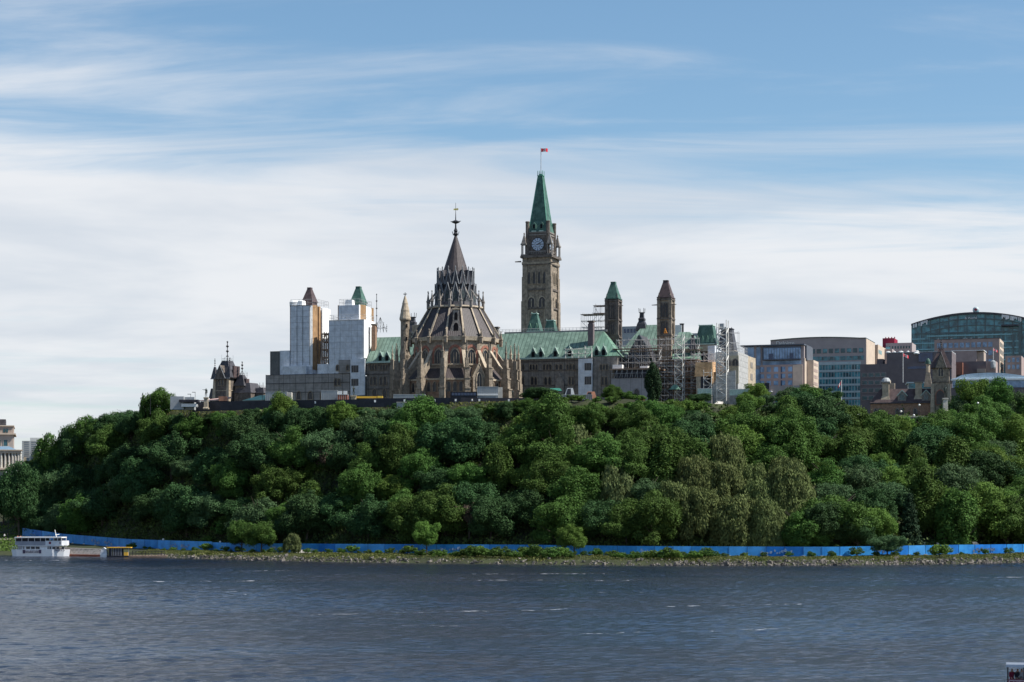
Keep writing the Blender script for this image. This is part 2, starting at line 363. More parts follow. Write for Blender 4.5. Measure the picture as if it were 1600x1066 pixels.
for (A, B, Cc, x0, x1, wd) in ((462, .02, 0, -9, 21, .9), (291, .42, -.0012, -32, 8, .4), (296, .30, .001, 22, 44, .3), (233, .25, .004, 2, 34, .3), (425, .2, 0, -72, -50, .6)):
    yl = math_(nt, 'ADD', A, math_(nt, 'ADD', math_(nt, 'MULTIPLY', sp.outputs[0], B), math_(nt, 'MULTIPLY', math_(nt, 'MULTIPLY', sp.outputs[0], sp.outputs[0]), Cc)))
    wob = math_(nt, 'MULTIPLY', math_(nt, 'SUBTRACT', swell, .5), 7.0)
    dd = math_(nt, 'ABSOLUTE', math_(nt, 'SUBTRACT', math_(nt, 'SUBTRACT', sp.outputs[1], yl), wob))
    inx = math_(nt, 'MULTIPLY', math_(nt, 'GREATER_THAN', sp.outputs[0], x0), math_(nt, 'LESS_THAN', sp.outputs[0], x1))
    fo = math_(nt, 'MAXIMUM', fo, math_(nt, 'MULTIPLY', math_(nt, 'MULTIPLY', smooth(nt, dd, wd * 1.6, wd * .5), inx), math_(nt, 'MULTIPLY', smooth(nt, fl, .48, .62), .7)))
cap = wn(.42, .6, 1.8, 4, 4, .3)
fo = math_(nt, 'MAXIMUM', fo, math_(nt, 'MULTIPLY', smooth(nt, cap, .745, .775), .8))
nt.links.new(mixc(nt, fo, wc, (.55, .56, .57)), p.inputs['Base Color'])
nt.links.new(math_(nt, 'MULTIPLY_ADD', fo, .6, .14), p.inputs['Roughness'])
nt.links.new(p.outputs[0], o.inputs[0]); M['river_water'] = wm
wx = np.arange(-250, 250.1, .8); wy = np.concatenate([np.arange(100, 330, .5), np.arange(330, 520, .7), np.arange(520, 700.1, 1.2)])
WXg, WYg = np.meshgrid(wx, wy); H = np.zeros_like(WXg); rw = np.random.default_rng(9)
pat = .85 + .16 * np.sin(WXg * .021 + 1.3 * np.sin(WYg * .017)) * np.sin(WYg * .03 + .8 * np.sin(WXg * .013 + 2)) + .12 * np.sin(WXg * .06 + WYg * .05)
for i in range(34):
    lam = 1.05 * (1.17 ** (i % 9)) * rw.uniform(.9, 1.1); th = R(100) + rw.normal(0, .85); k_ = 2 * np.pi / lam; ph = rw.uniform(0, 6.28)
    arg = k_ * (WXg * np.cos(th) + WYg * np.sin(th)) + ph + .8 * np.sin(WXg * .05 * rw.uniform(.5, 1.5) + WYg * .04 * rw.uniform(.5, 1.5)); H += WAMP * lam * (np.sin(arg) + .25 * np.sin(2 * arg + 1.57))
H *= pat; edge = np.clip(np.minimum(np.minimum(WXg + 250, 250 - WXg), np.minimum(WYg - 100, 700 - WYg)) / 12, 0, 1); H *= edge
ny_, nx_ = WXg.shape; me = bpy.data.meshes.new('river'); me.vertices.add(nx_ * ny_); me.vertices.foreach_set('co', np.stack([WXg, WYg, H], -1).astype(np.float32).ravel())
ii = (np.arange(ny_ - 1)[:, None] * nx_ + np.arange(nx_ - 1)[None]).ravel(); qd = np.stack([ii, ii + 1, ii + nx_ + 1, ii + nx_], 1)
ring_ = np.array([(-6000, -600, 0), (6000, -600, 0), (6000, 1200, 0), (-6000, 1200, 0), (-250, 100, 0), (250, 100, 0), (250, 700, 0), (-250, 700, 0)], np.float32)
co_ = np.concatenate([np.stack([WXg, WYg, H], -1).reshape(-1, 3).astype(np.float32), ring_]); me.vertices.add(8); me.vertices.foreach_set('co', co_.ravel()); o8 = nx_ * ny_
qd = np.concatenate([qd, np.array([(0, 1, 5, 4), (1, 2, 6, 5), (2, 3, 7, 6), (3, 0, 4, 7)]) + o8]); me.loops.add(len(qd) * 4); me.loops.foreach_set('vertex_index', qd.astype(np.int32).ravel())
me.polygons.add(len(qd)); me.polygons.foreach_set('loop_start', np.arange(0, len(qd) * 4, 4, dtype=np.int32)); me.polygons.foreach_set('loop_total', np.full(len(qd), 4, dtype=np.int32)); me.polygons.foreach_set('use_smooth', np.ones(len(qd), dtype=bool))
me.update(calc_edges=True); me.materials.append(wm); w = bpy.data.objects.new('river', me); C.objects.link(w); tag(w, kind='structure')
# riverside path behind the hoarding and on the hilltop
def ribbon(name, m, xs, f0, f1, dz):
    mb = MB(); vs = []
    for x in xs:
        a, b = float(f0(x)), float(f1(x)); vs += [(x, a, float(zt(x, a)) + dz), (x, b, float(zt(x, b)) + dz)]
    mb.add(vs, [(2 * i, 2 * i + 2, 2 * i + 3, 2 * i + 1) for i in range(len(xs) - 1)]); return tag(mb.build(name, m), kind='structure')
ribbon('riverside_path', 'gravel_mat', np.arange(-200, 200, 4.), lambda x: hoY(x) + 2.0, lambda x: hoY(x) + 8.0, .03)
# rubble and grass along the bank
mat('leaf_under', (.05, .085, .02), var=.4, transl=.15, rough=.75, scale=.12, alt=(.085, .13, .03))
rs = np.random.default_rng(11)
def scatter_quads(name, X, Y, Z, size, m, up=.5, tall=1.0):
    n = len(X); ang = rs.uniform(0, 2 * np.pi, n); til = rs.normal(0, .5, (n, 2))
    ax = np.stack([np.cos(ang), np.sin(ang), rs.normal(0, .25, n)], 1); upv = np.stack([til[:, 0], til[:, 1], np.full(n, up * 2)], 1); upv /= np.linalg.norm(upv, axis=1)[:, None]
    c = np.stack([X, Y, Z], 1); s = size[:, None]
    co = np.stack([c - ax * s * .5, c + ax * s * .5, c + ax * s * .28 + upv * s * tall, c - ax * s * .22 + upv * s * tall * 1.1], 1).reshape(-1, 3)
    return np_mesh(name, co, n, m)
def stuffobj(name, me, label):
    o = bpy.data.objects.new(name, me); C.objects.link(o); return tag(o, label, None, None, 'stuff')
n = 4200; X = rs.uniform(-112, 165, n); a = np.abs(rs.normal(0, 1, n)) * 2.2 + .1; keep = (X > -96) | (a < 3); X, a = X[keep], a[keep]; n = len(X)
dens = np.interp(X, [-115, -100, -60, -25, 0, 35, 60, 165], [.3, .6, .45, .2, .13, .25, .65, .6]); kk = rs.uniform(0, 1, n) < dens; X, a = X[kk], a[kk]; n = len(X)
Y = shoreY(X) + a - .4; Z = zt(X, Y); sz = rs.gamma(3, .13, n) + .15
cube = np.array([(-1, -1, -1), (1, -1, -1), (1, 1, -1), (-1, 1, -1), (-1, -1, 1), (1, -1, 1), (1, 1, 1), (-1, 1, 1)], float) * .5
vv = cube[None] * sz[:, None, None] * rs.uniform(.6, 1.2, (n, 1, 3)) * rs.uniform(.55, 1.1, (n, 8, 3))
th = rs.uniform(0, np.pi, n); c_, s_ = np.cos(th), np.sin(th); tx = rs.normal(0, .4, n)
x_ = vv[..., 0] * c_[:, None] - vv[..., 1] * s_[:, None]; y_ = vv[..., 0] * s_[:, None] + vv[..., 1] * c_[:, None]; z_ = vv[..., 2] * .6 + x_ * np.tan(tx * .5)[:, None]
co = np.stack([x_ + X[:, None], y_ + Y[:, None], z_ + (Z + sz * .2)[:, None]], -1)
q = [(0, 3, 2, 1), (4, 5, 6, 7), (0, 1, 5, 4), (1, 2, 6, 5), (2, 3, 7, 6), (3, 0, 4, 7)]
co = co[:, np.array(q)].reshape(-1, 3)
stuffobj('riprap', np_mesh('riprap', co, n * 6, 'rock'), 'pale broken rocks lining the river bank below the blue hoarding')
n = 42000; X = rs.uniform(-150, 175, n); t = rs.uniform(0, 1, n); s, h = shoreY(X), hoY(X); Y = s + 2.4 + (h - s - 3.6) * t
cl = np.sin(X * .31) + np.sin(X * .13 + 1) + np.sin(X * .77 + 2) * .6; sz = rs.uniform(.2, .38, n) * (1 + .35 * np.clip(cl, -1, 2)); k = X > -118
stuffobj('bank_grass', scatter_quads('bank_grass', X[k], Y[k], zt(X[k], Y[k]) - .03, sz[k], 'weed_leaf'), 'rough green grass and weeds between the rocks and the blue hoarding')
n = 26000; X = rs.uniform(-135, 130, n); h = hoY(X); Y = h + 9 + np.interp(X, WX, WY) + rs.uniform(-14, 26, n); k = (X < 5) & (rs.uniform(0, 1, n) < .8)
stuffobj('hilltop_grass', scatter_quads('hilltop_grass', X[k], Y[k], zt(X[k], Y[k]) - .03, rs.uniform(.3, .7, n)[k], 'grass_leaf'), 'yellow green long grass along the rim of the hilltop')
n = 95000; X = rs.uniform(-185, 200, n); h = hoY(X); w_ = np.interp(X, WX, WY); Y = h + 10 + rs.uniform(0, 1, n) * (w_ - 6); k = (Y > 720) | (X > -158)
lump = np.clip(np.sin(X * .5 + np.sin(Y * .3)) + np.sin(Y * .42 + 2 + np.sin(X * .2)) + .6 * np.sin(X * 1.3 + Y * .9), -.4, 2.4)
stuffobj('undergrowth', scatter_quads('undergrowth', X[k], Y[k], (zt(X, Y) + rs.uniform(-.3, 1.2, n) * (1 + 1.3 * lump))[k], rs.uniform(.4, .95, n)[k], 'leaf_under', tall=.8), 'dark green brush filling the gaps between the trees on the slope')
n = 9000; X = rs.uniform(-215, -160, n); Y = rs.uniform(662, 800, n); k = Y > shoreY(X) + 4
mat('lawn_leaf', (.10, .17, .03), var=.25, transl=.3, rough=.7, scale=.2)
stuffobj('lawn', scatter_quads('lawn', X[k], Y[k], zt(X[k], Y[k]) - .03, rs.uniform(.4, .8, n)[k], 'lawn_leaf', tall=.6), 'mown green lawn sloping to the water at the left edge')

# ================================================================ PEOPLE AND STATUES
def figure(name, loc, h=1.72, face=0., pose='stand', cloth='cloth_dark', legs='cloth_dark', hair='iron', skin='skin', parent=None, one=None):
    """one continuous skinned body; clothes, hair are children"""
    k = h / 1.72; P = {}
    hipz, kz, az = .92, .50, .08
    sh, el, wr, kn, an = .19, None, None, None, None
    arms = {'stand': [(.24, .02, 1.12), (.26, -.06, .86)], 'point': [(.42, -.12, 1.38), (.68, -.22, 1.46)], 'hold': [(.24, -.05, 1.14), (.12, -.30, 1.15)], 'sit': [(.24, -.08, 1.14), (.16, -.34, 1.02)]}[pose]
    V = [(0, 0, hipz), (0, .01, 1.15), (0, .01, 1.38), (0, 0, 1.50), (0, -.02, 1.60), (0, -.015, 1.70)]
    E = [(0, 1), (1, 2), (2, 3), (3, 4), (4, 5)]; Rr = [.14, .125, .13, .055, .095, .06]
    for s in (-1, 1):
        a = len(V)
        am = arms if (s == 1 or pose in ('hold', 'sit')) else [(.24, .02, 1.12), (.26, -.06, .86)]
        V += [(s * .18, .01, 1.40), (s * am[0][0], am[0][1], am[0][2]), (s * am[1][0], am[1][1], am[1][2]), (s * (am[1][0] + .005), am[1][1] - .05, am[1][2] - .07)]
        E += [(2, a), (a, a + 1), (a + 1, a + 2), (a + 2, a + 3)]; Rr += [.065, .048, .036, .03]
        b = len(V)
        if pose == 'sit': V += [(s * .10, -.02, .88), (s * .12, -.42, .86), (s * .12, -.42, .46), (s * .12, -.54, .43)]
        else: V += [(s * .10, 0, .86), (s * (.12 + (.04 if s > 0 else 0)), -.04 * s, .48), (s * .13, .05 * s, .09), (s * .14, .05 * s - .14, .04)]
        E += [(0, b), (b, b + 1), (b + 1, b + 2), (b + 2, b + 3)]; Rr += [.095, .065, .045, .04]
    me = bpy.data.meshes.new(name); me.from_pydata([(x * k, y * k, z * k) for x, y, z in V], E, [])
    o = bpy.data.objects.new(name, me); C.objects.link(o)
    md = o.modifiers.new('s', 'SKIN'); 
    for i, r in enumerate(Rr): o.data.skin_vertices[0].data[i].radius = (r * k, r * k)
    o.data.skin_vertices[0].data[0].use_root = True
    o.modifiers.new('d', 'SUBSURF').levels = 1; o.modifiers['d'].render_levels = 1
    dg = bpy.context.evaluated_depsgraph_get(); dg.update(); nm = bpy.data.meshes.new_from_object(o.evaluated_get(dg))
    o.modifiers.clear(); o.data = nm; nm.materials.clear()
    for m_ in ([skin, cloth, legs, hair] if one is None else [one]): nm.materials.append(M[m_])
    if one is None:
        for f in nm.polygons:
            c = f.center / k
            f.material_index = 1 if (.9 < c.z < 1.47 and abs(c.x) < .40 and c.y > -.28) else 2 if c.z <= .9 and not (abs(c.x) > .21 and c.z > .7 and pose != 'sit') else 3 if (c.z > 1.66 or (c.z > 1.56 and c.y > .03)) else 0
    for f in nm.polygons: f.use_smooth = True
    o.location = loc; o.rotation_euler = (0, 0, face)
    if parent: o.parent = parent
    return o
def person(loc, face, pose, cloth, legs, label, group=None, h=1.72):
    o = figure('person', loc, h, face, pose, cloth, legs); return tag(o, label, 'person', group)
def statue(px, Y, z0, zp, zh, label, pose='point', face=0., plinth='stone_pale', w=1.1):
    x = (px - 800) / F0 * Y
    t = thing('statue', label, 'statue', WF, (x, Y, z0))
    MB().lathe(x, Y, [(w * 1.5, z0), (w * 1.5, z0 + (zp - z0) * .12), (w * 1.1, z0 + (zp - z0) * .16), (w, z0 + (zp - z0) * .86), (w * 1.25, z0 + (zp - z0) * .9), (w * 1.25, zp)], 4, math.pi / 4).build('plinth', plinth, t)
    f = figure('figure', (0, 0, zp - z0), zh - zp, face, pose, one='bronze', parent=t); MB().lathe(0, 0, [(.45 * (zh - zp) / 2, 0), (.2, .3)], 8).v
    return t
# ================================================================ ROUND LIBRARY
def fr_px(F, pxl, pxr, v): return F.u(pxl, v), F.u(pxr, v)
G0 = TOPZ
lu, lv = CB.u(712, -30), -30.0
lib = thing('library', 'round stone library with a ribbed dark conical roof, flying buttresses and spire', 'library', CB, (lu, lv, G0))
LY = CB.w(lu, lv).y; lz = lambda py: CAMH + (HOR - py) / F0 * LY; lm = lambda p: p / F0 * LY
PH = [R(-10.5 + 22.5 * k - 90 + 18) for k in range(16)]          # corner directions
FC = [a + R(11.25) for a in PH]
def facing(a): return math.cos(a - R(-90 + 18)) > -.25
def on_face(o, a, ap, t=lib, cx=None, cy=None):
    cx = lu if cx is None else cx; cy = lv if cy is None else cy
    of = OFF[t.name]; o.location = (cx - of[0] + ap * math.cos(a), cy - of[1] + ap * math.sin(a), 0); o.rotation_euler = (0, 0, a + math.pi / 2)
ca = math.cos(R(11.25))
def ring(mb, prof): return mb.lathe(lu, lv, prof, 16, PH[0])
Rr0, Rd = 18.6, 14.9
ring(MB(), [(Rr0, G0), (Rr0, lz(597))]).build('lower_wall', 'brickwork', lib)
ring(MB(), [(Rr0 + .5, lz(599)), (Rr0 + .5, lz(596.5)), (Rr0 - .2, lz(596))]).build('cornice', 'stone_pale', lib)
ring(MB(), [(Rr0 + .1, lz(596)), (Rd - .2, lz(579))]).build('lower_roof', 'slate', lib)
ring(MB(), [(Rd, lz(581)), (Rd, lz(531))]).build('upper_wall', 'stone', lib)
ring(MB(), [(Rd + .3, lz(575)), (Rd + .3, lz(573)), (Rd, lz(572.5))]).build('string_course', 'stone_pale', lib)
ring(MB(), [(Rd + .7, lz(537)), (Rd + .9, lz(531)), (Rd + .3, lz(530))]).build('cornice', 'stone_pale', lib)
rb, rt = Rd + .9, lm(41.5)
main_roof = ring(MB(), [(rb, lz(531)), (rt, lz(483))]).build('roof', 'slate', lib)
mb = MB()
for a in FC:                                   # standing seams on each roof panel
    for q in np.linspace(-.9, .9, 9):
        for_b, for_t = rb * math.tan(R(11.25)) * q * .98, rt * math.tan(R(11.25)) * q * .98
        d = Vector((math.cos(a), math.sin(a), 0)); t_ = Vector((-d.y, d.x, 0)); c0 = Vector((lu, lv, 0))
        mb.bar(c0 + d * rb * ca + t_ * for_b + Vector((0, 0, lz(531))), c0 + d * rt * ca + t_ * for_t + Vector((0, 0, lz(483))), .07)
mb.build('roof_seams', 'slate_plain', main_roof)
for i, a in enumerate(PH):
    if not facing(a): continue
    c = Vector((lu, lv, 0)); d = Vector((math.cos(a), math.sin(a), 0)); t_ = Vector((-d.y, d.x, 0))
    mb = MB(); A = c + d * (rb + .15) + Vector((0, 0, lz(531) + .1)); B = c + d * (rt + .15) + Vector((0, 0, lz(483) + .1))
    w = .34; up = Vector((0, 0, .5))
    vs = [A - t_ * w, A + t_ * w, B + t_ * w * .7, B - t_ * w * .7]; vs += [q + up for q in vs]
    mb.add(vs, [(0, 3, 2, 1), (4, 5, 6, 7), (0, 1, 5, 4), (1, 2, 6, 5), (2, 3, 7, 6), (3, 0, 4, 7)]); mb.build('roof_rib', 'stone_pale', lib)
    mb = MB(); q = c + d * (rb + .4); pinnacle(mb, q.x, q.y, lz(541), lz(519), .95); mb.build('eaves_pinnacle', 'stone', lib)
    mb = MB(); q = c + d * (rt + .5); pinnacle(mb, q.x, q.y, lz(484), lz(456), .8); mb.build('pinnacle', 'stone_grey', lib)
    # outer pier with stepped offsets and pinnacle, and the flying buttress to the drum
    ro = 21.4; pier = MB()
    def blk(r0, r1, w0, z0, z1, m_=None):
        vs = [c + d * r0 - t_ * w0, c + d * r1 - t_ * w0, c + d * r1 + t_ * w0, c + d * r0 + t_ * w0]
        vs = [Vector((q.x, q.y, z0)) for q in vs] + [Vector((q.x, q.y, z1)) for q in vs]
        (m_ or pier).add(vs, [(0, 1, 2, 3), (7, 6, 5, 4), (0, 4, 5, 1), (1, 5, 6, 2), (2, 6, 7, 3), (3, 7, 4, 0)])
    blk(ro - 2.2, ro + 1.5, .95, G0, lz(612)); blk(ro - 2.0, ro + 1.0, .85, lz(612), lz(596)); blk(ro - 1.5, ro + .7, .75, lz(596), lz(580)); blk(ro - 1.0, ro + .45, .62, lz(580), lz(566))
    q = c + d * (ro - .3); pinnacle(pier, q.x, q.y, lz(568), lz(538), .6)
    blk(ro + .9, ro + 1.7, 1.1, lz(613), lz(611)); blk(ro + .5, ro + 1.2, 1.0, lz(597), lz(595)); blk(ro + .3, ro + .9, .9, lz(581), lz(579))
    pier.build('buttress', 'stone', lib)
    fb = MB(); z0, z1 = lz(586), lz(553)
    vs = []
    for r, za, zb in ((ro - 1.4, lz(596), z0), (Rd - .1, lz(572), z1)):
        for sgn in (-1, 1):
            for z in (za, zb): q = c + d * r + t_ * .5 * sgn; vs.append((q.x, q.y, z))
    fb.add(vs, [(0, 1, 3, 2), (4, 6, 7, 5), (0, 4, 5, 1), (2, 3, 7, 6), (1, 5, 7, 3), (0, 2, 6, 4)]); fb.build('flying_buttress', 'stone', lib)
    vs = []
    cp = MB()
    for r, za in ((ro - 1.2, z0 + .02), (Rd - .1, z1 + .02)):
        for sgn in (-1, 1):
            for z in (za, za + .35): q = c + d * r + t_ * .62 * sgn; vs.append((q.x, q.y, z))
    cp.add(vs, [(0, 1, 3, 2), (4, 6, 7, 5), (0, 4, 5, 1), (2, 3, 7, 6), (1, 5, 7, 3), (0, 2, 6, 4)]); cp.build('coping', 'stone_pale', lib)
ox, oy, _ = OFF[lib.name]
for a in FC:
    if not facing(a): continue
    w_ = lancet(lib, ox, 2.7, lz(574), lz(551), oy, 'stone', 3); on_face(w_, a, Rd * ca)
    r_ = MB(); o_ = arch_pts(ox, 4.7, lz(573), lz(543.5), 6); i_ = arch_pts(ox, 3.5, lz(573), lz(547.5), 6); k = len(o_)
    vs = [(p[0], oy - .2, p[1]) for p in o_] + [(p[0], oy - .2, p[1]) for p in i_] + [(p[0], oy, p[1]) for p in o_] + [(p[0], oy, p[1]) for p in i_]
    fs = []
    for i in range(1, k): j = (i + 1) % k; fs += [(i, j, j + k, i + k), (i + 2 * k, j + 2 * k, j, i), (i + k, j + k, j + 3 * k, i + 3 * k)]
    r_.add(vs, fs); r_ = r_.build('red_arch', 'stone_red', lib); on_face(r_, a, Rd * ca)
    for dx in (-2.1, 0, 2.1):
        w_ = lancet(lib, ox + dx, 1.15, lz(616), lz(601.5), oy, 'stone', 1); on_face(w_, a, Rr0 * ca)
# lantern with steep gables, pinnacles and the spire
ring(MB(), [(rt + .5, lz(484)), (rt + .7, lz(482.5)), (rt + .5, lz(480.5)), (rt - 1, lz(480))]).build('balcony', 'stone_pale', lib)
rl = lm(27)
ring(MB(), [(lm(35), lz(481)), (lm(30), lz(465)), (rl, lz(452)), (rl, lz(436)), (lm(24), lz(430)), (lm(20), lz(426))]).build('lantern', 'slate_plain', lib)
mat('lantern_light', (.20, .21, .22), var=.3, scale=1)
mat('louvre', (.045, .06, .065), var=.3, scale=1)
for a in FC:
    if not facing(a): continue
    hw = 1.15
    mb = MB()  # gabled lucarne leaning against the lantern: deep triangular dormer
    y0, y1 = oy - (lm(36) - rl * ca), oy + .8
    mb.prism([(ox - hw, lz(480)), (ox + hw, lz(480)), (ox + hw, lz(463)), (ox, lz(447)), (ox - hw, lz(463))], y0 + .9, y1)
    w_ = mb.build('lucarne', 'slate_plain', lib); on_face(w_, a, rl * ca)
    tr = MB()
    for sgn in (-1, 1): tr.bar((ox + sgn * hw * 1.2, y0 + .9, lz(466)), (ox, y0 + .9, lz(444)), .2); tr.bar((ox + sgn * hw, y0 + .9, lz(480)), (ox + sgn * hw, y0 + .9, lz(464)), .14)
    tr = tr.build('bargeboard', 'lantern_light', w_); tr.location = (0, 0, 0)
    pn = MB().prism(arch_pts(ox, 1.45, lz(479), lz(456)), y0 + .86, y0 + .895).build('pane', 'louvre', w_)
    mb = MB().prism([(ox - hw * .95, lz(446)), (ox + hw * .95, lz(446)), (ox, lz(424))], oy - .55, oy + 1.6); w2 = mb.build('gable', 'slate_plain', lib); on_face(w2, a, rl * ca)
    t2 = MB()
    for sgn in (-1, 1): t2.bar((ox + sgn * hw, oy - .55, lz(447)), (ox, oy - .55, lz(423)), .17)
    finial(t2, ox, oy - .5, lz(424), lz(419), .07); t2.build('bargeboard', 'lantern_light', w2)
for a in PH:
    if not facing(a): continue
    mb = MB(); q = Vector((lu, lv, 0)) + Vector((math.cos(a), math.sin(a), 0)) * (rl + .1); pinnacle(mb, q.x, q.y, lz(445), lz(421), .32); mb.build('spire_pinnacle', 'slate_plain', lib)
    mb = MB(); q2 = Vector((lu, lv, 0)) + Vector((math.cos(a), math.sin(a), 0)) * (rt + .2); mb.bar((q2.x, q2.y, lz(472)), (q.x, q.y, lz(452)), .22); mb.build('strut', 'stone_grey', lib)
ring(MB(), [(lm(21), lz(428)), (lm(2), lz(369)), (.2, lz(366))]).build('spire', 'slate', lib)
mb = MB(); mb.lathe(lu, lv, [(.55, lz(369)), (.9, lz(366)), (.45, lz(363)), (.75, lz(361)), (.3, lz(356)), (.25, lz(350)), (1.5, lz(347.5)), (1.5, lz(346.5)), (.2, lz(344)), (.08, lz(330)), (.06, lz(317))], 8)
for k in range(4): mb.bar((lu, lv, lz(347)), (lu + 1.9 * math.cos(k * 1.57), lv + 1.9 * math.sin(k * 1.57), lz(346)), .12)
for k in range(8): mb.bar((lu + .9 * math.cos(k * .785), lv + .9 * math.sin(k * .785), lz(368)), (lu + 1.3 * math.cos(k * .785), lv + 1.3 * math.sin(k * .785), lz(362)), .08)
fn = mb.build('finial', 'iron', lib)
MB().box(lu - .75, lu + .5, lv - .06, lv + .06, lz(328.5), lz(326)).prism([(lu + .5, lz(329.5)), (lu + 1.1, lz(327)), (lu + .5, lz(325))], lv - .06, lv + .06).build('weathervane', 'gold', fn)
# tall carved gable on the front of the roof, roof-house beside it
af = R(-90 + 18 + 2); mb = MB()
mb.prism([(ox - 2.2, lz(531)), (ox + 2.2, lz(531)), (ox + 2.0, lz(520)), (ox + 1.1, lz(508)), (ox + 1.1, lz(491)), (ox + .6, lz(487)), (ox - .6, lz(487)), (ox - 1.1, lz(491)), (ox - 1.1, lz(508)), (ox - 2.0, lz(520))], oy - .2, oy + 4.5)
w_ = mb.build('front_gable', 'stone_grey', lib); on_face(w_, af, Rd * ca - .4)
tr = MB(); tr.box(ox - 2.6, ox + 2.6, oy - .5, oy - .2, lz(533), lz(529.5)).box(ox - 1.3, ox + 1.3, oy - .5, oy + .6, lz(490), lz(488)); tr.build('trim', 'stone_pale', w_)
MB().prism(arch_pts(ox, 1.6, lz(524), lz(510)), oy - .24, oy - .205).prism(arch_pts(ox, 1.1, lz(506), lz(494)), oy - .24, oy - .205).build('opening', 'void', w_)
# gabled porch bay on the right of the ring
af = R(-90 + 18 + 26)
mb = MB().prism([(ox - 2.3, G0), (ox + 2.3, G0), (ox + 2.3, lz(594)), (ox, lz(574)), (ox - 2.3, lz(594))], oy - 1.2, oy + 3); w_ = mb.build('gabled_bay', 'stone', lib); on_face(w_, af, Rr0 * ca)
lancet(w_, ox, 1.8, lz(610), lz(588), oy - 1.2, 'stone_pale', 2).location = (0, 0, 0)
tr = MB()
for sgn in (-1, 1): tr.bar((ox + 2.5 * sgn, oy - 1.2, lz(595)), (ox, oy - 1.2, lz(573)), .2)
finial(tr, ox, oy - 1.1, lz(573), lz(566), .1); tr.build('coping', 'stone_pale', w_)

# round stair turret with a stone cone, and the roof-house beside it
tv = -22.0; tu = CB.u(633, tv); TY = CB.w(tu, tv).y; tz = lambda py: CAMH + (HOR - py) / F0 * TY; tm = TY / F0
tur = thing('stair_turret', 'slender round stone turret with conical stone cap left of the library roof', 'turret', CB, (tu, tv, G0))
MB().lathe(tu, tv, [(8.2 * tm, G0), (8.2 * tm, tz(560)), (9 * tm, tz(556)), (7.2 * tm, tz(545)), (7.0 * tm, tz(503)), (8.8 * tm, tz(500))], 12).build('shaft', 'stone', tur)
mb = MB(); mb.lathe(tu, tv, [(8.9 * tm, tz(500)), (9.0 * tm, tz(498)), (6.8 * tm, tz(487)), (7.0 * tm, tz(486)), (4.6 * tm, tz(476)), (4.8 * tm, tz(475)), (1.2 * tm, tz(463)), (.2, tz(462))], 12); mb.build('cone_roof', 'stone_pale', tur)
mb = MB(); mb.bar((tu, tv, tz(463)), (tu, tv, tz(457)), .12); mb.bar((tu - .7, tv, tz(459.6)), (tu + .7, tv, tz(459.6)), .13); mb.lathe(tu, tv, [(.1, tz(461)), (.4, tz(460)), (.1, tz(459))], 6); mb.build('finial', 'iron', tur)
for k, py in enumerate((512, 532, 552)):
    a = R(-90 + 18 + 25); w_ = MB().box(ox - .18, ox + .18, oy - .1, oy, tz(py), tz(py - 5)); 
    mb = MB(); q = Vector((tu, tv, 0)) + Vector((math.cos(a), math.sin(a), 0)) * (7.2 * tm); mb.lathe(q.x, q.y, [(.25, tz(py)), (.25, tz(py - 5))], 6); mb.build('slit_window', 'void', tur)
mb = MB(); u0 = CB.u(641, -24); u1 = CB.u(660, -24)
rh = thing('roof_house', 'square stone block with a flat pale cap between turret and library roof', 'roof block', CB, (u0, -21, G0))
MB().box(u0 + 1.3, u1 - .6, -21, -15, G0, tz(528)).box(u0 + .4, u1 - .2, -21.6, -14.5, tz(528), tz(519)).build('wall', 'stone_grey', rh)
MB().box(u0, u1 + .3, -22, -14, tz(519), tz(508)).build('parapet', 'stone_pale', rh)
# dark finialled spirelet seen behind the turret
def spirelet(px, v, yb, yt, w, label, m='slate_plain', horns=True, F=CB):
    u = F.u(px, v); z = lambda p: F.z(p, u, v); k = F.w(u, v).y / F0; w = w * k
    t = thing('spirelet', label, 'spirelet', F, (u, v, G0))
    h = yb - yt
    MB().box(u - w * .45, u + w * .45, v - w * .45, v + w * .45, G0, z(yb)).lathe(u, v, [(w * 1.1, z(yb)), (w * .8, z(yb - h * .35)), (w * .55, z(yb - h * .5)), (w * .6, z(yb - h * .55)), (w * .62, z(yb - h * .62)), (w * .42, z(yb - h * .68)), (w * .36, z(yt + 3)), (w * .5, z(yt + 2)), (w * .5, z(yt + 1.4))], 4, math.pi / 4).build('roof', m, t)
    if horns:
        mb = MB()
        for a in (-1, 1):
            for b in (-1, 1): mb.bar((u + a * w * .33, v + b * w * .33, z(yt + 1.5)), (u + a * w * .36, v + b * w * .36, z(yt - 5)), .1)
        mb.build('finial', 'iron', t)
    return t
spirelet(645, 30, 520, 494, 12, 'dark spirelet with iron horns just right of the round stair turret')
spirelet(1003, 34, 517, 487, 11, 'dark tapering spirelet with iron horns between the two tall ventilation towers')

# ================================================================ CENTRE BLOCK
F = CB
def box_px(mb, F, pl, pr, pt, pb, v, dep, zb=None):
    u0, u1 = F.u(pl, v), F.u(pr, v); um = (u0 + u1) / 2
    mb.box(u0, u1, v, v + dep, F.z(pb, um, v) if zb is None else zb, F.z(pt, um, v)); return u0, u1
uL, uR = F.u(573, 0), F.u(965, 0); uc = F.u(790, 0)
cb = thing('parliament_block', 'long grey gothic block with green copper roof running behind the round library', 'building', F, (uc, 0, G0))
ze, zr = F.z(561, F.u(800, 0), 0), F.z(521.5, F.u(800, 9), 9)
MB().box(uL, F.u(957, 0), 0, 26, G0, ze - .3).build('wall', 'stone_grey', cb)
roof = MB(); uE = F.u(966, -0.6); uh0 = F.u(943, 9)
roof.add([(uL, -.7, ze), (uE, -.7, ze), (uE, 26.7, ze), (uL, 26.7, ze), (uL, 9, zr), (uh0, 9, zr), (uh0, 17, zr), (uL, 17, zr)], [(0, 1, 5, 4), (1, 2, 6, 5), (2, 3, 7, 6), (3, 0, 4, 7), (4, 5, 6, 7), (0, 3, 2, 1)])
roof = roof.build('roof', 'copper', cb)
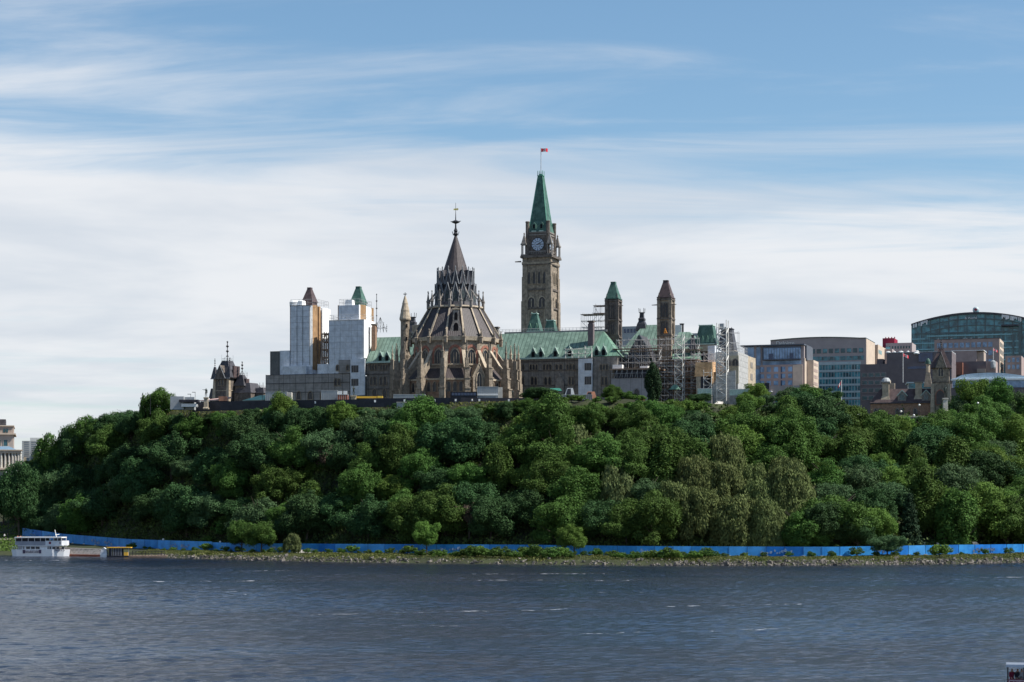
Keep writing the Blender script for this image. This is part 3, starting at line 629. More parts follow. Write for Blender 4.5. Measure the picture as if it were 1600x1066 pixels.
MB().box(uL, uE + .1, -.95, -.72, ze - .35, ze + .25).build('gutter', 'copper_trim', roof)
# cross hip at the right end
ua, ub, um = F.u(917, -1.8), F.u(966, -1.8), F.u(943, 8.6)
MB().add([(ua, -1.8, ze + .1), (ub + .3, -1.8, ze + .1), (um, 8.6, zr - .2), (ub + .3, 9, ze + .1), (ua, 9, ze + .1)], [(0, 1, 2), (1, 3, 2), (0, 2, 4), (0, 4, 3, 1)]).build('hip_roof', mat('copper_hip', (.135, .245, .18), var=.15, scale=.35, seam=(0, 1.5, .2), seamd=.7, rough=.6), cb)
MB().box(F.u(919, -1.6), F.u(965, -1.6), -1.6, -.003, G0, ze - .2).build('end_bay', 'stone_grey', cb)
MB().box(F.u(788, 10), uh0 + 1, 10, 16.5, zr - .1, zr + .7).build('roof_walkway', 'grey_concrete', cb)
rl_ = MB(); u0 = F.u(640, 10.2); u1 = F.u(940, 10.2)
for k in range(56): x = u0 + (u1 - u0) * k / 55; rl_.bar((x, 10.2, zr + .6), (x, 10.2, zr + 1.7), .05)
for z_ in (1.15, 1.7): rl_.bar((u0, 10.2, zr + z_), (u1, 10.2, zr + z_), .05)
rl_.build('ridge_railing', 'scaffold_steel', cb)
for px in (594, 604.5, 833, 845, 867.5, 890, 932, 943):
    v = -.2 if px < 915 else -1.5; u = F.u(px, v); z0 = ze + .2; hh = 3.7
    d = MB().prism([(u - 1.35, z0), (u + 1.35, z0), (u + 1.35, z0 + 1.1), (u, z0 + hh), (u - 1.35, z0 + 1.1)], v, v + 4.5).build('dormer', mat('copper_grey', (.13, .20, .17), var=.3) if 'copper_grey' not in M else 'copper_grey', cb)
    tr = MB()
    for sgn in (-1, 1): tr.bar((u + 1.35 * sgn, v - .03, z0 + 1.1), (u, v - .03, z0 + hh + .1), .11)
    tr.bar((u, v, z0 + hh), (u, v, z0 + hh + 1), .07); tr.build('gable_trim', 'copper_trim', d)
    MB().prism(arch_pts(u, 1.2, z0 + .2, z0 + 2.3), v - .06, v - .01).build('pane', 'void', d)
zs = lambda py, px: F.z(py, F.u(px, 0), 0)
cnt = 0
def win_row(pairs, yt, yb, v=0, par=cb, sur='stone_pale'):
    for a, b, n in pairs:
        for k in range(n):
            p = a + (b - a) * (k + .5) / n; u = F.u(p, v); wd = abs(F.u(b, v) - F.u(a, v)) / n * .62
            lancet(par, u, wd * 1.12, F.z(yb, u, v), F.z(yt, u, v), v, 'stone', 1)
up = [(577, 590, 3), (594, 607, 3), (815, 820, 1), (827, 841, 3), (848, 863, 3), (867, 880, 2), (885, 899, 3)]
lo = [(578, 589, 2), (593, 605, 2), (815, 820, 1), (829, 840, 2), (850, 862, 2), (869, 879, 2), (888, 898, 2)]
win_row(up, 569.5, 578); win_row(lo, 589, 601.5); win_row([(937, 951, 3)], 569.5, 578, -1.6); win_row([(939, 950, 2)], 589, 601.5, -1.6)
win_row([(581, 590, 1), (597, 605, 1), (832, 838, 1), (852, 860, 1)], 608, 621)
mat('course_dark', (.10, .09, .085), var=.2)
for py in (566.5, 580.5, 604): MB().box(uL, F.u(917, 0), -.22, -.003, F.z(py, uc, 0) - .15, F.z(py, uc, 0) + .2).build('string_course', 'course_dark', cb)
gr = MB()                                       # the screening frame in front of the wall
for px in list(range(818, 916, 8)) + list(range(576, 612, 8)): u = F.u(px, -.8); gr.bar((u, -.8, G0), (u, -.8, ze), .05)
for px in list(range(926, 958, 7)): u = F.u(px, -2.2); gr.bar((u, -2.2, G0), (u, -2.2, ze), .05)
gr.build('screen_frame', 'iron', cb)
def white_panel(pl, pr, pt, pb, v, wins, par=cb):
    u0, u1 = F.u(pl, v), F.u(pr, v); um = (u0 + u1) / 2
    o = MB().box(u0, u1, v, v + .5, F.z(pb, um, v), F.z(pt, um, v)).build('white_sheeting', 'tarp_white', par)
    for a, b, c, d in wins:
        w_ = MB().box(F.u(a, v), F.u(b, v), v - .06, v - .01, F.z(d, um, v), F.z(c, um, v)).build('window', 'pane', o)
        mb = MB()
        for k in range(1, 3): x = F.u(a + (b - a) * k / 3, v); mb.box(x - .1, x + .1, v - .1, v - .062, F.z(d, um, v), F.z(c, um, v))
        mb.build('mullion', 'stone_grey', w_)
white_panel(903.5, 925.5, 560.5, 617, -2.4, [(913.5, 924, 567.5, 579), (913.5, 924, 588.5, 601)])
# gabled porch, projecting gablet at 873
u = F.u(875, -.3); MB().prism([(u - 1.7, G0), (u + 1.7, G0), (u + 1.7, zs(597, 875)), (u, zs(583, 875)), (u - 1.7, zs(597, 875))], -1.0, -.003).build('porch_gable', 'stone_grey', cb)
# pinnacled buttress left of the turret
ch = lambda px, v, w, pt, lab: None
def chimney(px, v, wpx, pt, zb, label, m='brown_mid'):
    u = F.u(px, v); k = F.w(u, v).y / F0; w = wpx * k / 2; z1 = F.z(pt, u, v)
    t = thing('chimney', label, 'chimney', F, (u, v, zb))
    MB().box(u - w, u + w, v - w, v + w, zb, z1 - 1.2).box(u - w * .8, u + w * .8, v - w * .8, v + w * .8, z1 - 1.2, z1 - .5).build('stack', m, t)
    MB().box(u - w * 1.15, u + w * 1.15, v - w * 1.15, v + w * 1.15, z1 - .5, z1).build('cap', 'stone_dark', t); return t
chimney(923.7, 4.5, 8.5, 501.5, ze + 1, 'tall dark brick chimney rising through the green roof left of the green-topped tower', 'brown_wall')
chimney(584.5, 4.5, 6.5, 506.5, ze + 1, 'brown brick chimney on the green roof beside the wrapped tower', 'brickwork')
t = thing('iron_finial', 'tall thin iron finial with a small crown behind the brown chimney left of the library', 'finial', F, (F.u(588.5, 12), 12, zr)); u = F.u(588.5, 12); z = lambda p: F.z(p, u, 12)
mb = MB(); finial(mb, u, 12, z(505), z(459), .11); mb.bar((u, 12, zr), (u, 12, z(505)), .16).build('rod', 'iron', t); mb = MB()
for a in (-2.6, -1.3, 0, 1.3, 2.6): finial(mb, u + a + 1.5, 12, z(520), z(500 + abs(a) * 3), .06); mb.bar((u + 1.5, 12, z(496)), (u + 1.5 + a, 12, z(520)), .06)
mb.bar((u - 1, 12, z(513)), (u + 4, 12, z(513)), .1).build('crown', 'iron', t)
# pinnacled buttresses standing against the block on the left of the library
for px, v, lab in ((613, -6, 'pinnacled stone buttress left of the stair turret'), (798, -12, 'tall sunlit pinnacled buttress at the right of the library'), (810, -10, 'thin sunlit pinnacled buttress, rightmost beside the library')):
    u = F.u(px, v); z = lambda p: F.z(p, u, v); t = thing('buttress_pinnacle', lab, 'buttress', F, (u, v, G0)); w = .85 if px != 798 else 1.15
    MB().box(u - w, u + w, v - w, v + w * 2.5, G0, z(600)).box(u - w * .85, u + w * .85, v - w * .85, v + w * 2, z(600), z(580)).box(u - w * .7, u + w * .7, v - w * .7, v + w, z(580), z(562)).build('pier', 'stone', t)
    mb = MB(); pinnacle(mb, u, v, z(564), z(540), w * .62); mb.build('pinnacle', 'stone_pale', t)

# left part of the block: grey screened lower storeys and sheeted boxes
lb = thing('screened_wing', 'long low wing wrapped in grey printed screening below the white towers', 'building', F, (F.u(500, -1), -1, G0))
mb = MB(); box_px(mb, F, 415, 513, 585.5, 0, -1, 24, G0); box_px(mb, F, 513, 547, 584, 0, -1, 24, G0); mb.build('wall', 'mesh_screen', lb)
mb = MB(); box_px(mb, F, 529, 547.5, 562.5, 584, -1.3, 5); mb.build('screen_panel', 'mesh_screen', lb)
mb = MB(); box_px(mb, F, 422, 437, 549, 586, 1, 16); mb.build('screen_panel', mat('screen_dark', (.13, .13, .125), var=.2, seam=(0, 3, .05)), lb)
mb = MB(); box_px(mb, F, 437, 452, 548, 586, 1.2, 15); mb.build('white_sheeting', 'tarp_white', lb)
mb = MB(); box_px(mb, F, 442, 478, 572.5, 586, -.6, 8); mb.build('white_box', 'tarp_white', lb)
mb = MB(); box_px(mb, F, 496, 514, 569, 586, -.4, 10); mb.build('white_box', 'tarp_white', lb)
gr = MB(); zb_ = F.z(585.5, F.u(460, -1), -1)
for px in (415.5, 428, 436, 443, 453, 462, 477, 490, 503, 513, 523, 535, 546): u = F.u(px, -1.3); gr.bar((u, -1.3, G0), (u, -1.3, zb_ + .3), .05)
for py in (585, 598.5, 613): u0, u1 = F.u(415, -1.3), F.u(547, -1.3); gr.bar((u0, -1.3, F.z(py, (u0 + u1) / 2, -1.3)), (u1, -1.3, F.z(py, (u0 + u1) / 2, -1.3)), .07)
gr.build('screen_frame', 'iron', lb)
win_row([(522, 533, 2)], 592, 602.5, -1, lb); win_row([(525, 530, 1), (541, 546, 1)], 571, 579, -1.3, lb)
win_row([(463, 471, 1), (480.5, 489.5, 1), (500, 507, 1)], 612, 624, -1, lb)
white_panel(547.5, 570, 561, 618, -1.6, [(549, 560, 571, 582), (549, 560, 592, 603)], lb)

def guard(par, u0, u1, v0, v1, z, h=2.2, step=1.6, m='scaffold_steel', r=.05):
    mb = MB()
    for (a, b) in (((u0, v0), (u1, v0)), ((u1, v0), (u1, v1)), ((u1, v1), (u0, v1)), ((u0, v1), (u0, v0))):
        L = math.hypot(b[0] - a[0], b[1] - a[1]); n = max(1, int(L / step))
        for k in range(n + 1): t = k / n; x, y = a[0] + (b[0] - a[0]) * t, a[1] + (b[1] - a[1]) * t; mb.bar((x, y, z), (x, y, z + h), r)
        for q in (.5, 1): mb.bar((a[0], a[1], z + h * q), (b[0], b[1], z + h * q), r)
    return mb.build('guard_rail', m, par)
def pyramid(par, u0, u1, v0, v1, z0, z1, m, top=.2, cap=None, flare=.15):
    uc_, vc = (u0 + u1) / 2, (v0 + v1) / 2; hw, hv = (u1 - u0) / 2, (v1 - v0) / 2
    mb = MB().box(u0 - flare, u1 + flare, v0 - flare, v1 + flare, z0, z0 + .3).fr((u0, u1, v0, v1), (uc_ - hw * top, uc_ + hw * top, vc - hv * top, vc + hv * top), z0 + .3, z1 - .3)
    mb.box(uc_ - hw * top * 1.05, uc_ + hw * top * 1.05, vc - hv * top * 1.05, vc + hv * top * 1.05, z1 - .3, z1 + .25)
    return mb.build('roof', m, par)
# wrapped ventilation tower, left
v = 2.0; u0, u1 = fr_px(F, 453, 484, v); um = (u0 + u1) / 2; z = lambda p: F.z(p, um, v); D = 12
wt = thing('ventilation_tower', 'tower wrapped in white sheeting with a dark pyramid roof, leftmost tall tower', 'tower', F, (um, v + D / 2, G0))
uq = F.u(496, v + 4)
MB().prism([(u0, v), (u1, v), (u1 + .8, v + .7), (uq, v + 4), (uq + 1, v + D), (u0, v + D)], G0, z(478), 'z').build('sheeted_shaft', 'tarp_white', wt)
MB().prism([(u1 - .1, v - .06), (u1 + .9, v + .6), (u1 + .7, v + .9), (u1 - .2, v + .2)], z(573), z(478), 'z').build('corner_strip', 'tarp_bright', wt)
MB().prism([(u1 + .9, v + .62), (uq + .15, v + 3.9), (uq - .1, v + 4.2), (u1 + .6, v + .9)], z(578), z(477), 'z').build('plywood_corner', 'plywood', wt)
MB().box(uq + .2, uq + .6, v + 4.1, v + 5.6, z(580), z(478)).build('plywood_corner', 'plywood', wt)
MB().prism([(uq + .9, v + 5.7), (uq + 1.3, v + 5.7), (uq + 1.9, v + D), (uq + 1.5, v + D)], z(560), z(480), 'z').build('side_sheeting', 'tarp_bright', wt)
for py in (500, 520, 540, 560): pass
st_ = MB()
for px in (453.4, 464, 473, 484): u = F.u(px, v - .1); st_.bar((u, v - .1, z(571)), (u, v - .1, z(477)), .07)
st_.bar((u0, v - .1, z(477.5)), (u1 + .3, v - .1, z(477.5)), .12); [st_.bar((u0, v - .06, z(p_)), (u1 + .3, v - .06, z(p_)), .02) for p_ in range(486, 572, 9)]; st_.build('sheeting_batten', 'iron', wt)
guard(wt, u0 + .2, uq + 1.2, v + .3, v + D - .3, z(478), 2.4)
MB().lathe(F.u(460, v + 2), v + 2.5, [(2.1, z(478)), (2.2, z(471)), (1.2, z(468.5))], 8).lathe(F.u(470, v + 2), v + 2.6, [(1.9, z(478)), (1.7, z(470)), (1.2, z(469))], 6).build('sheeted_pinnacle', 'tarp_bright', wt)
ra, rb_ = F.u(472, v + 5), F.u(491, v + 5); z5 = lambda p: F.z(p, um, v + 6)
MB().box(ra + .5, rb_ - .5, v + 4.1, v + 9.0, z(478), z5(472)).build('upper_stage', 'slate_brown', wt)
pyramid(wt, ra + .3, rb_ - .3, v + 3.9, v + 9.2, z5(473), z5(450.5), 'slate_brown', .32, flare=.1)
# wrapped ventilation tower, right: broad box, narrower box above, green roof
v = -1.0; u0, u1 = fr_px(F, 514, 567.5, v); um = (u0 + u1) / 2; z = lambda p: F.z(p, um, v)
wt = thing('ventilation_tower', 'tower wrapped in broad white sheeted boxes with a green pyramid roof', 'tower', F, (um, v + 6, G0))
MB().box(u0, u1, v, v + 11, F.z(584, um, v), z(500.5)).build('lower_box', 'tarp_white', wt)
MB().box(u1 + .01, u1 + .35, v + .1, v + 10.9, F.z(560, um, v), z(500)).build('side_sheeting', 'tarp_bright', wt)
st_ = MB()
for k in range(7): x = u0 + (u1 - u0) * k / 6; st_.bar((x, v - .05, z(562 if k > 2 else 582)), (x, v - .05, z(500)), .03)
st_.bar((u0, v - .08, z(500.2)), (u1 + .3, v - .08, z(500.2)), .12); [st_.bar((u0, v - .04, z(p_)), (u1, v - .04, z(p_)), .03) for p_ in range(508, 560, 9)]; st_.build('sheeting_batten', 'grey_panel', wt)
guard(wt, u0 + .1, u1 - .1, v + .2, v + 10.8, z(500.3), 2.0)
v2 = v + 1.5; a0, a1 = fr_px(F, 529, 559.5, v2)
MB().box(a0, a1, v2, v2 + 13, z(502), z(476.5)).build('upper_box', 'tarp_white', wt)
MB().box(a0 - .35, a0 - .01, v2 + .1, v2 + 3, z(500.5), z(476)).build('plywood_corner', 'plywood', wt)
MB().box(a1 + .01, a1 + .4, v2 + .02, v2 + 1.2, z(500), z(476)).build('corner_strip', 'tarp_bright', wt)
b1 = F.u(571.5, v2 + 4)
MB().prism([(a1 + .42, v2 + 1.2), (b1, v2 + 4), (b1 - .2, v2 + 4.3), (a1 + .3, v2 + 1.6)], z(500), z(475.5), 'z').build('plywood_corner', 'plywood', wt)
c1 = F.u(580.5, v2 + 12)
MB().prism([(b1 - .2, v2 + 4.3), (b1 + .1, v2 + 4.1), (c1, v2 + 12), (c1 - 4, v2 + 13)], z(520), z(477), 'z').build('side_sheeting', 'tarp_bright', wt)
MB().prism([(c1 + .02, v2 + 12), (c1 + .5, v2 + 12.6), (c1 + .1, v2 + 14), (c1 - .5, v2 + 13)], z(505), z(476.5), 'z').build('plywood_corner', 'plywood', wt)
guard(wt, a0 + .2, c1 - .2, v2 + .3, v2 + 12.5, z(477), 2.4)
MB().fr((F.u(540, v2 + 2), F.u(552, v2 + 2), v2 + 1, v2 + 4), (F.u(541, v2 + 2), F.u(551, v2 + 2), v2 + 1.3, v2 + 3.6), z(477), z(467.5)).build('sheeted_pinnacle', 'tarp_bright', wt)
z5 = lambda p: F.z(p, um, v2 + 6); ra, rb_ = F.u(548, v2 + 5), F.u(568, v2 + 5)
MB().box(ra + .4, rb_ - .4, v2 + 4, v2 + 9.2, z(477), z5(473)).build('upper_stage', 'copper_dark', wt)
pyramid(wt, ra + .2, rb_ - .2, v2 + 3.8, v2 + 9.3, z5(474), z5(449), 'copper_dark', .34, flare=.1)
# stair of open steel beside the wrapped tower
def scaffold(F, u0, u1, v0, v1, z0, z1, label, du=2.2, dzz=2.0, decks=(), m='scaffold_steel', r=.06, name='scaffolding', group=None, diag=True, seed=1, dens=1.):
    t = thing(name, label, 'scaffolding', F, ((u0 + u1) / 2, (v0 + v1) / 2, z0), group)
    rg = random.Random(seed); nu = max(1, round((u1 - u0) / du)); nv = max(1, round((v1 - v0) / 2.2)); nz = max(1, round((z1 - z0) / dzz))
    U = [u0 + (u1 - u0) * i / nu for i in range(nu + 1)]; V = [v0 + (v1 - v0) * i / nv for i in range(nv + 1)]; Z = [z0 + (z1 - z0) * i / nz for i in range(nz + 1)]
    a = MB()
    for x in U:
        for y in V: a.bar((x, y, z0), (x, y, z1 + rg.uniform(0, 1.2)), r)
    a.build('standards', m, t); a = MB()
    for zz in Z[1:]:
        for y in V: a.bar((u0, y, zz), (u1, y, zz), r)
        for x in U: a.bar((x, v0, zz), (x, v1, zz), r)
    a.build('ledgers', m, t)
    if diag:
        a = MB()
        for i in range(nu):
            for k in range(nz):
                if rg.random() < .42 * dens: p, q = (U[i], U[i + 1]) if rg.random() < .5 else (U[i + 1], U[i]); a.bar((p, v0, Z[k]), (q, v0, Z[k + 1]), r)
        for k in range(nz):
            if rg.random() < .7: a.bar((u1, v0, Z[k]), (u1, v1, Z[k + 1]), r)
        a.build('diagonals', m, t)
    for k in decks:
        zz = z0 + (z1 - z0) * k; MB().box(u0 - .3, u1 + .3, v0 - .2, v1 + .2, zz + .07, zz + .2).build('deck', 'plank', t)
    return t
u0, u1 = fr_px(F, 500, 513, 1); scaffold(F, u0, u1, 3, 7, F.z(571, u0, 3), F.z(522, u0, 3), 'brown timber and steel stair scaffold squeezed between the two white wrapped towers', 1.8, 3.2, (.25, .5, .75), 'plank', .22)

# ---------------------------------------------------------------- right-hand ventilation towers
def vtower(pl, pr, v, ye, ya, m_roof, m_wall, label, corner='stone_dark'):
    u0, u1 = fr_px(F, pl, pr, v); D = u1 - u0 + .4; um = (u0 + u1) / 2; z = lambda p: F.z(p, um, v)
    t = thing('ventilation_tower', label, 'tower', F, (um, v + D / 2, G0)); zt_ = z(ye)
    MB().box(u0 + .35, u1 - .35, v + .35, v + D - .35, G0, zt_).build('shaft', m_wall, t)
    for a in (u0, u1 - 1.1):
        for b in (v, v + D - 1.1):
            mb = MB().box(a, a + 1.1, b, b + 1.1, G0, zt_ + .3); pinnacle(mb, a + .55, b + .55, zt_ + .2, z(ye - 8), .42); mb.build('corner_buttress', m_wall, t)
    mb = MB()
    for py in (ye + 3, ye + 33, ye + 60): MB().box(u0 - .1, u1 + .1, v - .1, v + D + .1, z(py) - .2, z(py) + .25).build('string_course', corner, t)
    for k in range(3):
        x = u0 + 1.35 + (u1 - u0 - 2.7) * (k + .5) / 3
        lancet(t, x, .75, z(ye + 30), z(ye + 9), v + .35, corner)
        lancet(t, x, .6, z(ye + 56), z(ye + 38), v + .35, corner)
        b = v + 1.35 + (D - 2.7) * (k + .5) / 3
        for (p, q) in ((30, 9), (56, 38)):
            MB().prism([(b - .33, z(ye + p)), (b + .33, z(ye + p)), (b + .33, z(ye + q + 3)), (b, z(ye + q)), (b - .33, z(ye + q + 3))], u1 - .34, u1 - .30, 'x').build('window', 'void', t)
    mb = MB()
    for a, sx in ((u0, -1), (u1, 1)): MB().bar((a, v + .4, z(ye + 11)), (a + sx * 1.9, v - .2, z(ye + 11.4)), .22, 5, .12).build('gargoyle', 'stone_dark', t)
    pyramid(t, u0 + .15, u1 - .15, v + .15, v + D - .15, zt_ - .1, z(ya) , m_roof, .34, flare=.25)
    return t
vtower(945, 966, 11, 467, 440.5, 'copper_dark', 'stone_dark', 'dark stone tower with a green copper pyramid roof at the end of the long roof')
vtower(1026.5, 1049, 11, 465, 438, 'slate_brown', 'stone', 'brown stone tower with a maroon pyramid roof rising out of the scaffolding')
bpy.data.objects['ventilation_tower'].name  # names follow Blender's suffixes

# ================================================================ CLOCK TOWER
v = 44.0; u0, u1 = fr_px(F, 814.5, 861.5, v); um = (u0 + u1) / 2; z = lambda p: F.z(p, um, v); Wd = u1 - u0; D = Wd
uc_, vc = um, v + D / 2
pt = thing('clock_tower', 'tall gothic clock tower with a green copper spire', 'clock tower', F, (uc_, vc, G0))
def cbox(mb, r, z0, z1): return mb.box(uc_ - r, uc_ + r, vc - r, vc + r, z0, z1)
r = Wd / 2
mb = MB(); cbox(mb, r - .7, G0, z(401)); shaft = mb.build('shaft', 'stone', pt)
for a in (-1, 1):
    for b in (-1, 1):
        mb = MB(); cx, cy = uc_ + a * (r - 1.3), vc + b * (r - 1.3)
        mb.box(cx - 1.35, cx + 1.35, cy - 1.35, cy + 1.35, G0, z(470)).box(cx - 1.15, cx + 1.15, cy - 1.15, cy + 1.15, z(470), z(432)).box(cx - .95, cx + .95, cy - .95, cy + .95, z(432), z(401))
        mb.build('corner_buttress', 'stone', pt)
        tp = MB(); rr = 1.2; px_c, py_c = uc_ + a * (r - .9), vc + b * (r - .9)
        for p in (-1, 1):
            for q in (-1, 1): tp.box(px_c + p * .75 - .16, px_c + p * .75 + .16, py_c + q * .75 - .16, py_c + q * .75 + .16, z(397), z(382))
        tp.box(px_c - 1.05, px_c + 1.05, py_c - 1.05, py_c + 1.05, z(400), z(396.8)).box(px_c - 1.15, px_c + 1.15, py_c - 1.15, py_c + 1.15, z(382), z(380))
        tp.lathe(px_c, py_c, [(1.35, z(380)), (.2, z(365.5)), (.45, z(364.5)), (.05, z(362))], 4, math.pi / 4); tp.build('corner_pinnacle', 'stone_grey', pt)
for py, e in ((401, .35), (412, -.2), (452, -.35), (481, -.3)): cbox(MB(), r + e, z(py) - .35, z(py) + .35).build('string_course', 'stone_dark', pt)
mb = MB()
for k in range(22):
    for s in (-1, 1):
        x = uc_ - r + Wd * (k + .5) / 22; mb.box(x - .16, x + .16, vc + s * (r - .3) - .15, vc + s * (r - .3) + .15, z(412), z(409))
        y = vc - r + Wd * (k + .5) / 22; mb.box(uc_ + s * (r - .3) - .15, uc_ + s * (r - .3) + .15, y - .16, y + .16, z(412), z(409))
mb.build('corbel_table', 'stone_pale', pt)
yf = vc - (r - .7); xf = uc_ + (r - .7)
def side_win(par, c, w, z0, z1, face_x, glass='void'):
    o = MB().prism(arch_pts(c, w + .5, z0 - .15, z1 + .3), face_x - .02, face_x + .22, 'x').build('window', 'stone_pale', par)
    MB().prism(arch_pts(c, w, z0, z1), face_x + .225, face_x + .25, 'x').build('pane', glass, o)
for k in range(4):
    x = uc_ + (k - 1.5) * 2.05; lancet(pt, x, 1.05, z(443), z(424), yf, 'stone', 1); 
for k in range(3): side_win(pt, vc + (k - 1) * 2.4, 1.0, z(443), z(424), xf)
for k in (-1, 1):
    lancet(pt, uc_ + k * 2.15, 2.6, z(480), z(464), yf, 'stone_pale', 2); side_win(pt, vc + k * 2.2, 1.8, z(480), z(464), xf)
lancet(pt, uc_ + .6, 1.8, z(494), z(487), yf, 'stone', 2)
for k in (-1, 0, 1):
    MB().box(uc_ + k * 3.2 - .25, uc_ + k * 3.2 + .25, yf - .35, yf, G0, z(484)).build('pilaster', 'stone_pale', pt)
# clock stage
r2 = 4.15
mb = MB().box(uc_ - r2, uc_ + r2, vc - r2, vc + r2, z(401), z(362)); mb.build('clock_stage', 'stone_dark', pt)
for a in (-1, 1):
    for b in (-1, 1):
        mb = MB(); cx, cy = uc_ + a * r2, vc + b * r2; mb.lathe(cx, cy, [(.75, z(401)), (.75, z(347)), (.9, z(346)), (.8, z(344.5))], 8); mb.build('corner_turret', 'stone_dark', pt)
for py in (362, 366, 392): cbox(MB(), r2 + .25, z(py) - .25, z(py) + .25).build('string_course', 'stone_grey', pt)
mb = MB()
for k in range(12):
    x = uc_ - r2 + 2 * r2 * (k + .5) / 12; mb.box(x - .14, x + .14, vc - r2 - .22, vc - r2 - .01, z(396), z(392))
mb.build('balustrade', 'stone_grey', pt)
mb = MB(); cbox(mb, r + .25, z(400.9), z(398.5)); mb.build('gallery', 'stone_dark', pt)
def clock(axis, label=None):
    zc = z(381); cr = 9.7 * F.w(um, v).y / F0; mb = MB(); n = 36
    pts = [(math.cos(2 * math.pi * i / n) * cr, zc + math.sin(2 * math.pi * i / n) * cr) for i in range(n)]
    def P(p, d0, d1, m_): 
        if axis == 'y': return m_.prism([(uc_ + a, b) for a, b in p], vc - r2 - d1, vc - r2 - d0)
        return m_.prism([(vc + a, b) for a, b in p], uc_ + r2 + d0, uc_ + r2 + d1, 'x')
    o = P([(a * 1.13, zc + (b - zc) * 1.13) for a, b in pts], .0, .12, MB()).build('clock', 'iron', pt)
    P(pts, .121, .18, MB()).build('dial', 'clock_white', o)
    hs = MB()
    for k in range(12):
        t = math.pi * k / 6 + math.pi / 12 * 0; c_, s_ = math.cos(t), math.sin(t); a, b = cr * .66, cr * .99; w = .13
        P([(c_ * a - s_ * w, zc + s_ * a + c_ * w), (c_ * a + s_ * w, zc + s_ * a - c_ * w), (c_ * b + s_ * w, zc + s_ * b - c_ * w), (c_ * b - s_ * w, zc + s_ * b + c_ * w)], .181, .20, hs)
    P([(math.cos(q) * cr * .5, zc + math.sin(q) * cr * .5) for q in [2 * math.pi * i / 24 for i in range(24)]], .181, .19, hs)
    hs.build('hour_marks', 'slate_plain', o)
    P([(math.cos(q) * cr * .43, zc + math.sin(q) * cr * .43) for q in [2 * math.pi * i / 24 for i in range(24)]], .191, .2, MB()).build('dial_centre', 'clock_white', o)
    hd = MB()                                    # about quarter past two
    for ang, L_, w in ((R(0), .92, .12), (R(27), .66, .17)):
        c_, s_ = math.cos(ang), math.sin(ang); L_ *= cr
        P([(-c_ * .5 - s_ * w, zc - s_ * .5 + c_ * w), (-c_ * .5 + s_ * w, zc - s_ * .5 - c_ * w), (c_ * L_ + s_ * w * .6, zc + s_ * L_ - c_ * w * .6), (c_ * L_ - s_ * w * .6, zc + s_ * L_ + c_ * w * .6)], .21, .27, hd)
    hd.build('hands', 'iron', o)
clock('y'); clock('x')
# spire
rb2 = r2 * 1.0; rt2 = .9
mb = MB().fr((uc_ - rb2 - .2, uc_ + rb2 + .2, vc - rb2 - .2, vc + rb2 + .2), (uc_ - r2 * .78, uc_ + r2 * .78, vc - r2 * .78, vc + r2 * .78), z(362), z(344))
mb.fr((uc_ - r2 * .78, uc_ + r2 * .78, vc - r2 * .78, vc + r2 * .78), (uc_ - rt2, uc_ + rt2, vc - rt2, vc + rt2), z(344), z(272)); sp_ = mb.build('spire', 'copper_dark', pt)
mb = MB()
for a in (-1, 1):
    for b in (-1, 1): mb.bar((uc_ + a * (rb2 + .2), vc + b * (rb2 + .2), z(362)), (uc_ + a * r2 * .78, vc + b * r2 * .78, z(344)), .22); mb.bar((uc_ + a * r2 * .78, vc + b * r2 * .78, z(344)), (uc_ + a * rt2, vc + b * rt2, z(272)), .2)
for k in (-.35, 0, .35): mb.bar((uc_ + k * r2 * 1.4, vc - r2 * .73, z(344)), (uc_ + k * rt2, vc - rt2, z(272)), .08)
mb.build('hip_rolls', mat('copper_mid', (.10, .27, .20), var=.25), sp_)
for px in (-1.5, 1.5):
    zz = z(352); MB().prism([(uc_ + px - .75, z(357)), (uc_ + px + .75, z(357)), (uc_ + px + .75, z(349)), (uc_ + px, z(346)), (uc_ + px - .75, z(349))], vc - r2 - .2, vc - r2 * .6).build('lucarne', 'copper_dark', pt)
    MB().box(uc_ + px - .4, uc_ + px + .4, vc - r2 - .26, vc - r2 - .21, z(356), z(349.5)).build('opening', 'void', pt)
    MB().box(vc and uc_ + px - .9, uc_ + px + .9, vc - r2 - .4, vc - r2 + .2, z(361), z(359.5)).build('ledge', 'copper_trim', pt)
MB().prism([(uc_ - 1.0, z(320)), (uc_ - .2, z(320)), (uc_ - .6, z(316))], vc - r2 * .62, vc - 2).build('lucarne', 'copper_dark', pt)
mb = MB(); cbox(mb, rt2 + .25, z(272), z(270.5)); cbox(mb, rt2 * .7, z(270.5), z(268.5))
for a in (-1, -.35, .35, 1):
    for b in (-1, 1): mb.bar((uc_ + a * (rt2 + .1), vc + b * (rt2 + .1), z(271)), (uc_ + a * (rt2 + .1), vc + b * (rt2 + .1), z(263.5)), .12)
mb.build('crown', 'copper_mid', pt)
for a, py in ((-1, 408), (1, 411)): MB().bar((uc_ + a * r, vc - r, z(py)), (uc_ + a * (r + 2.3), vc - r - .8, z(py + .5)), .32, 5, .2).build('gargoyle', 'stone_dark', pt)
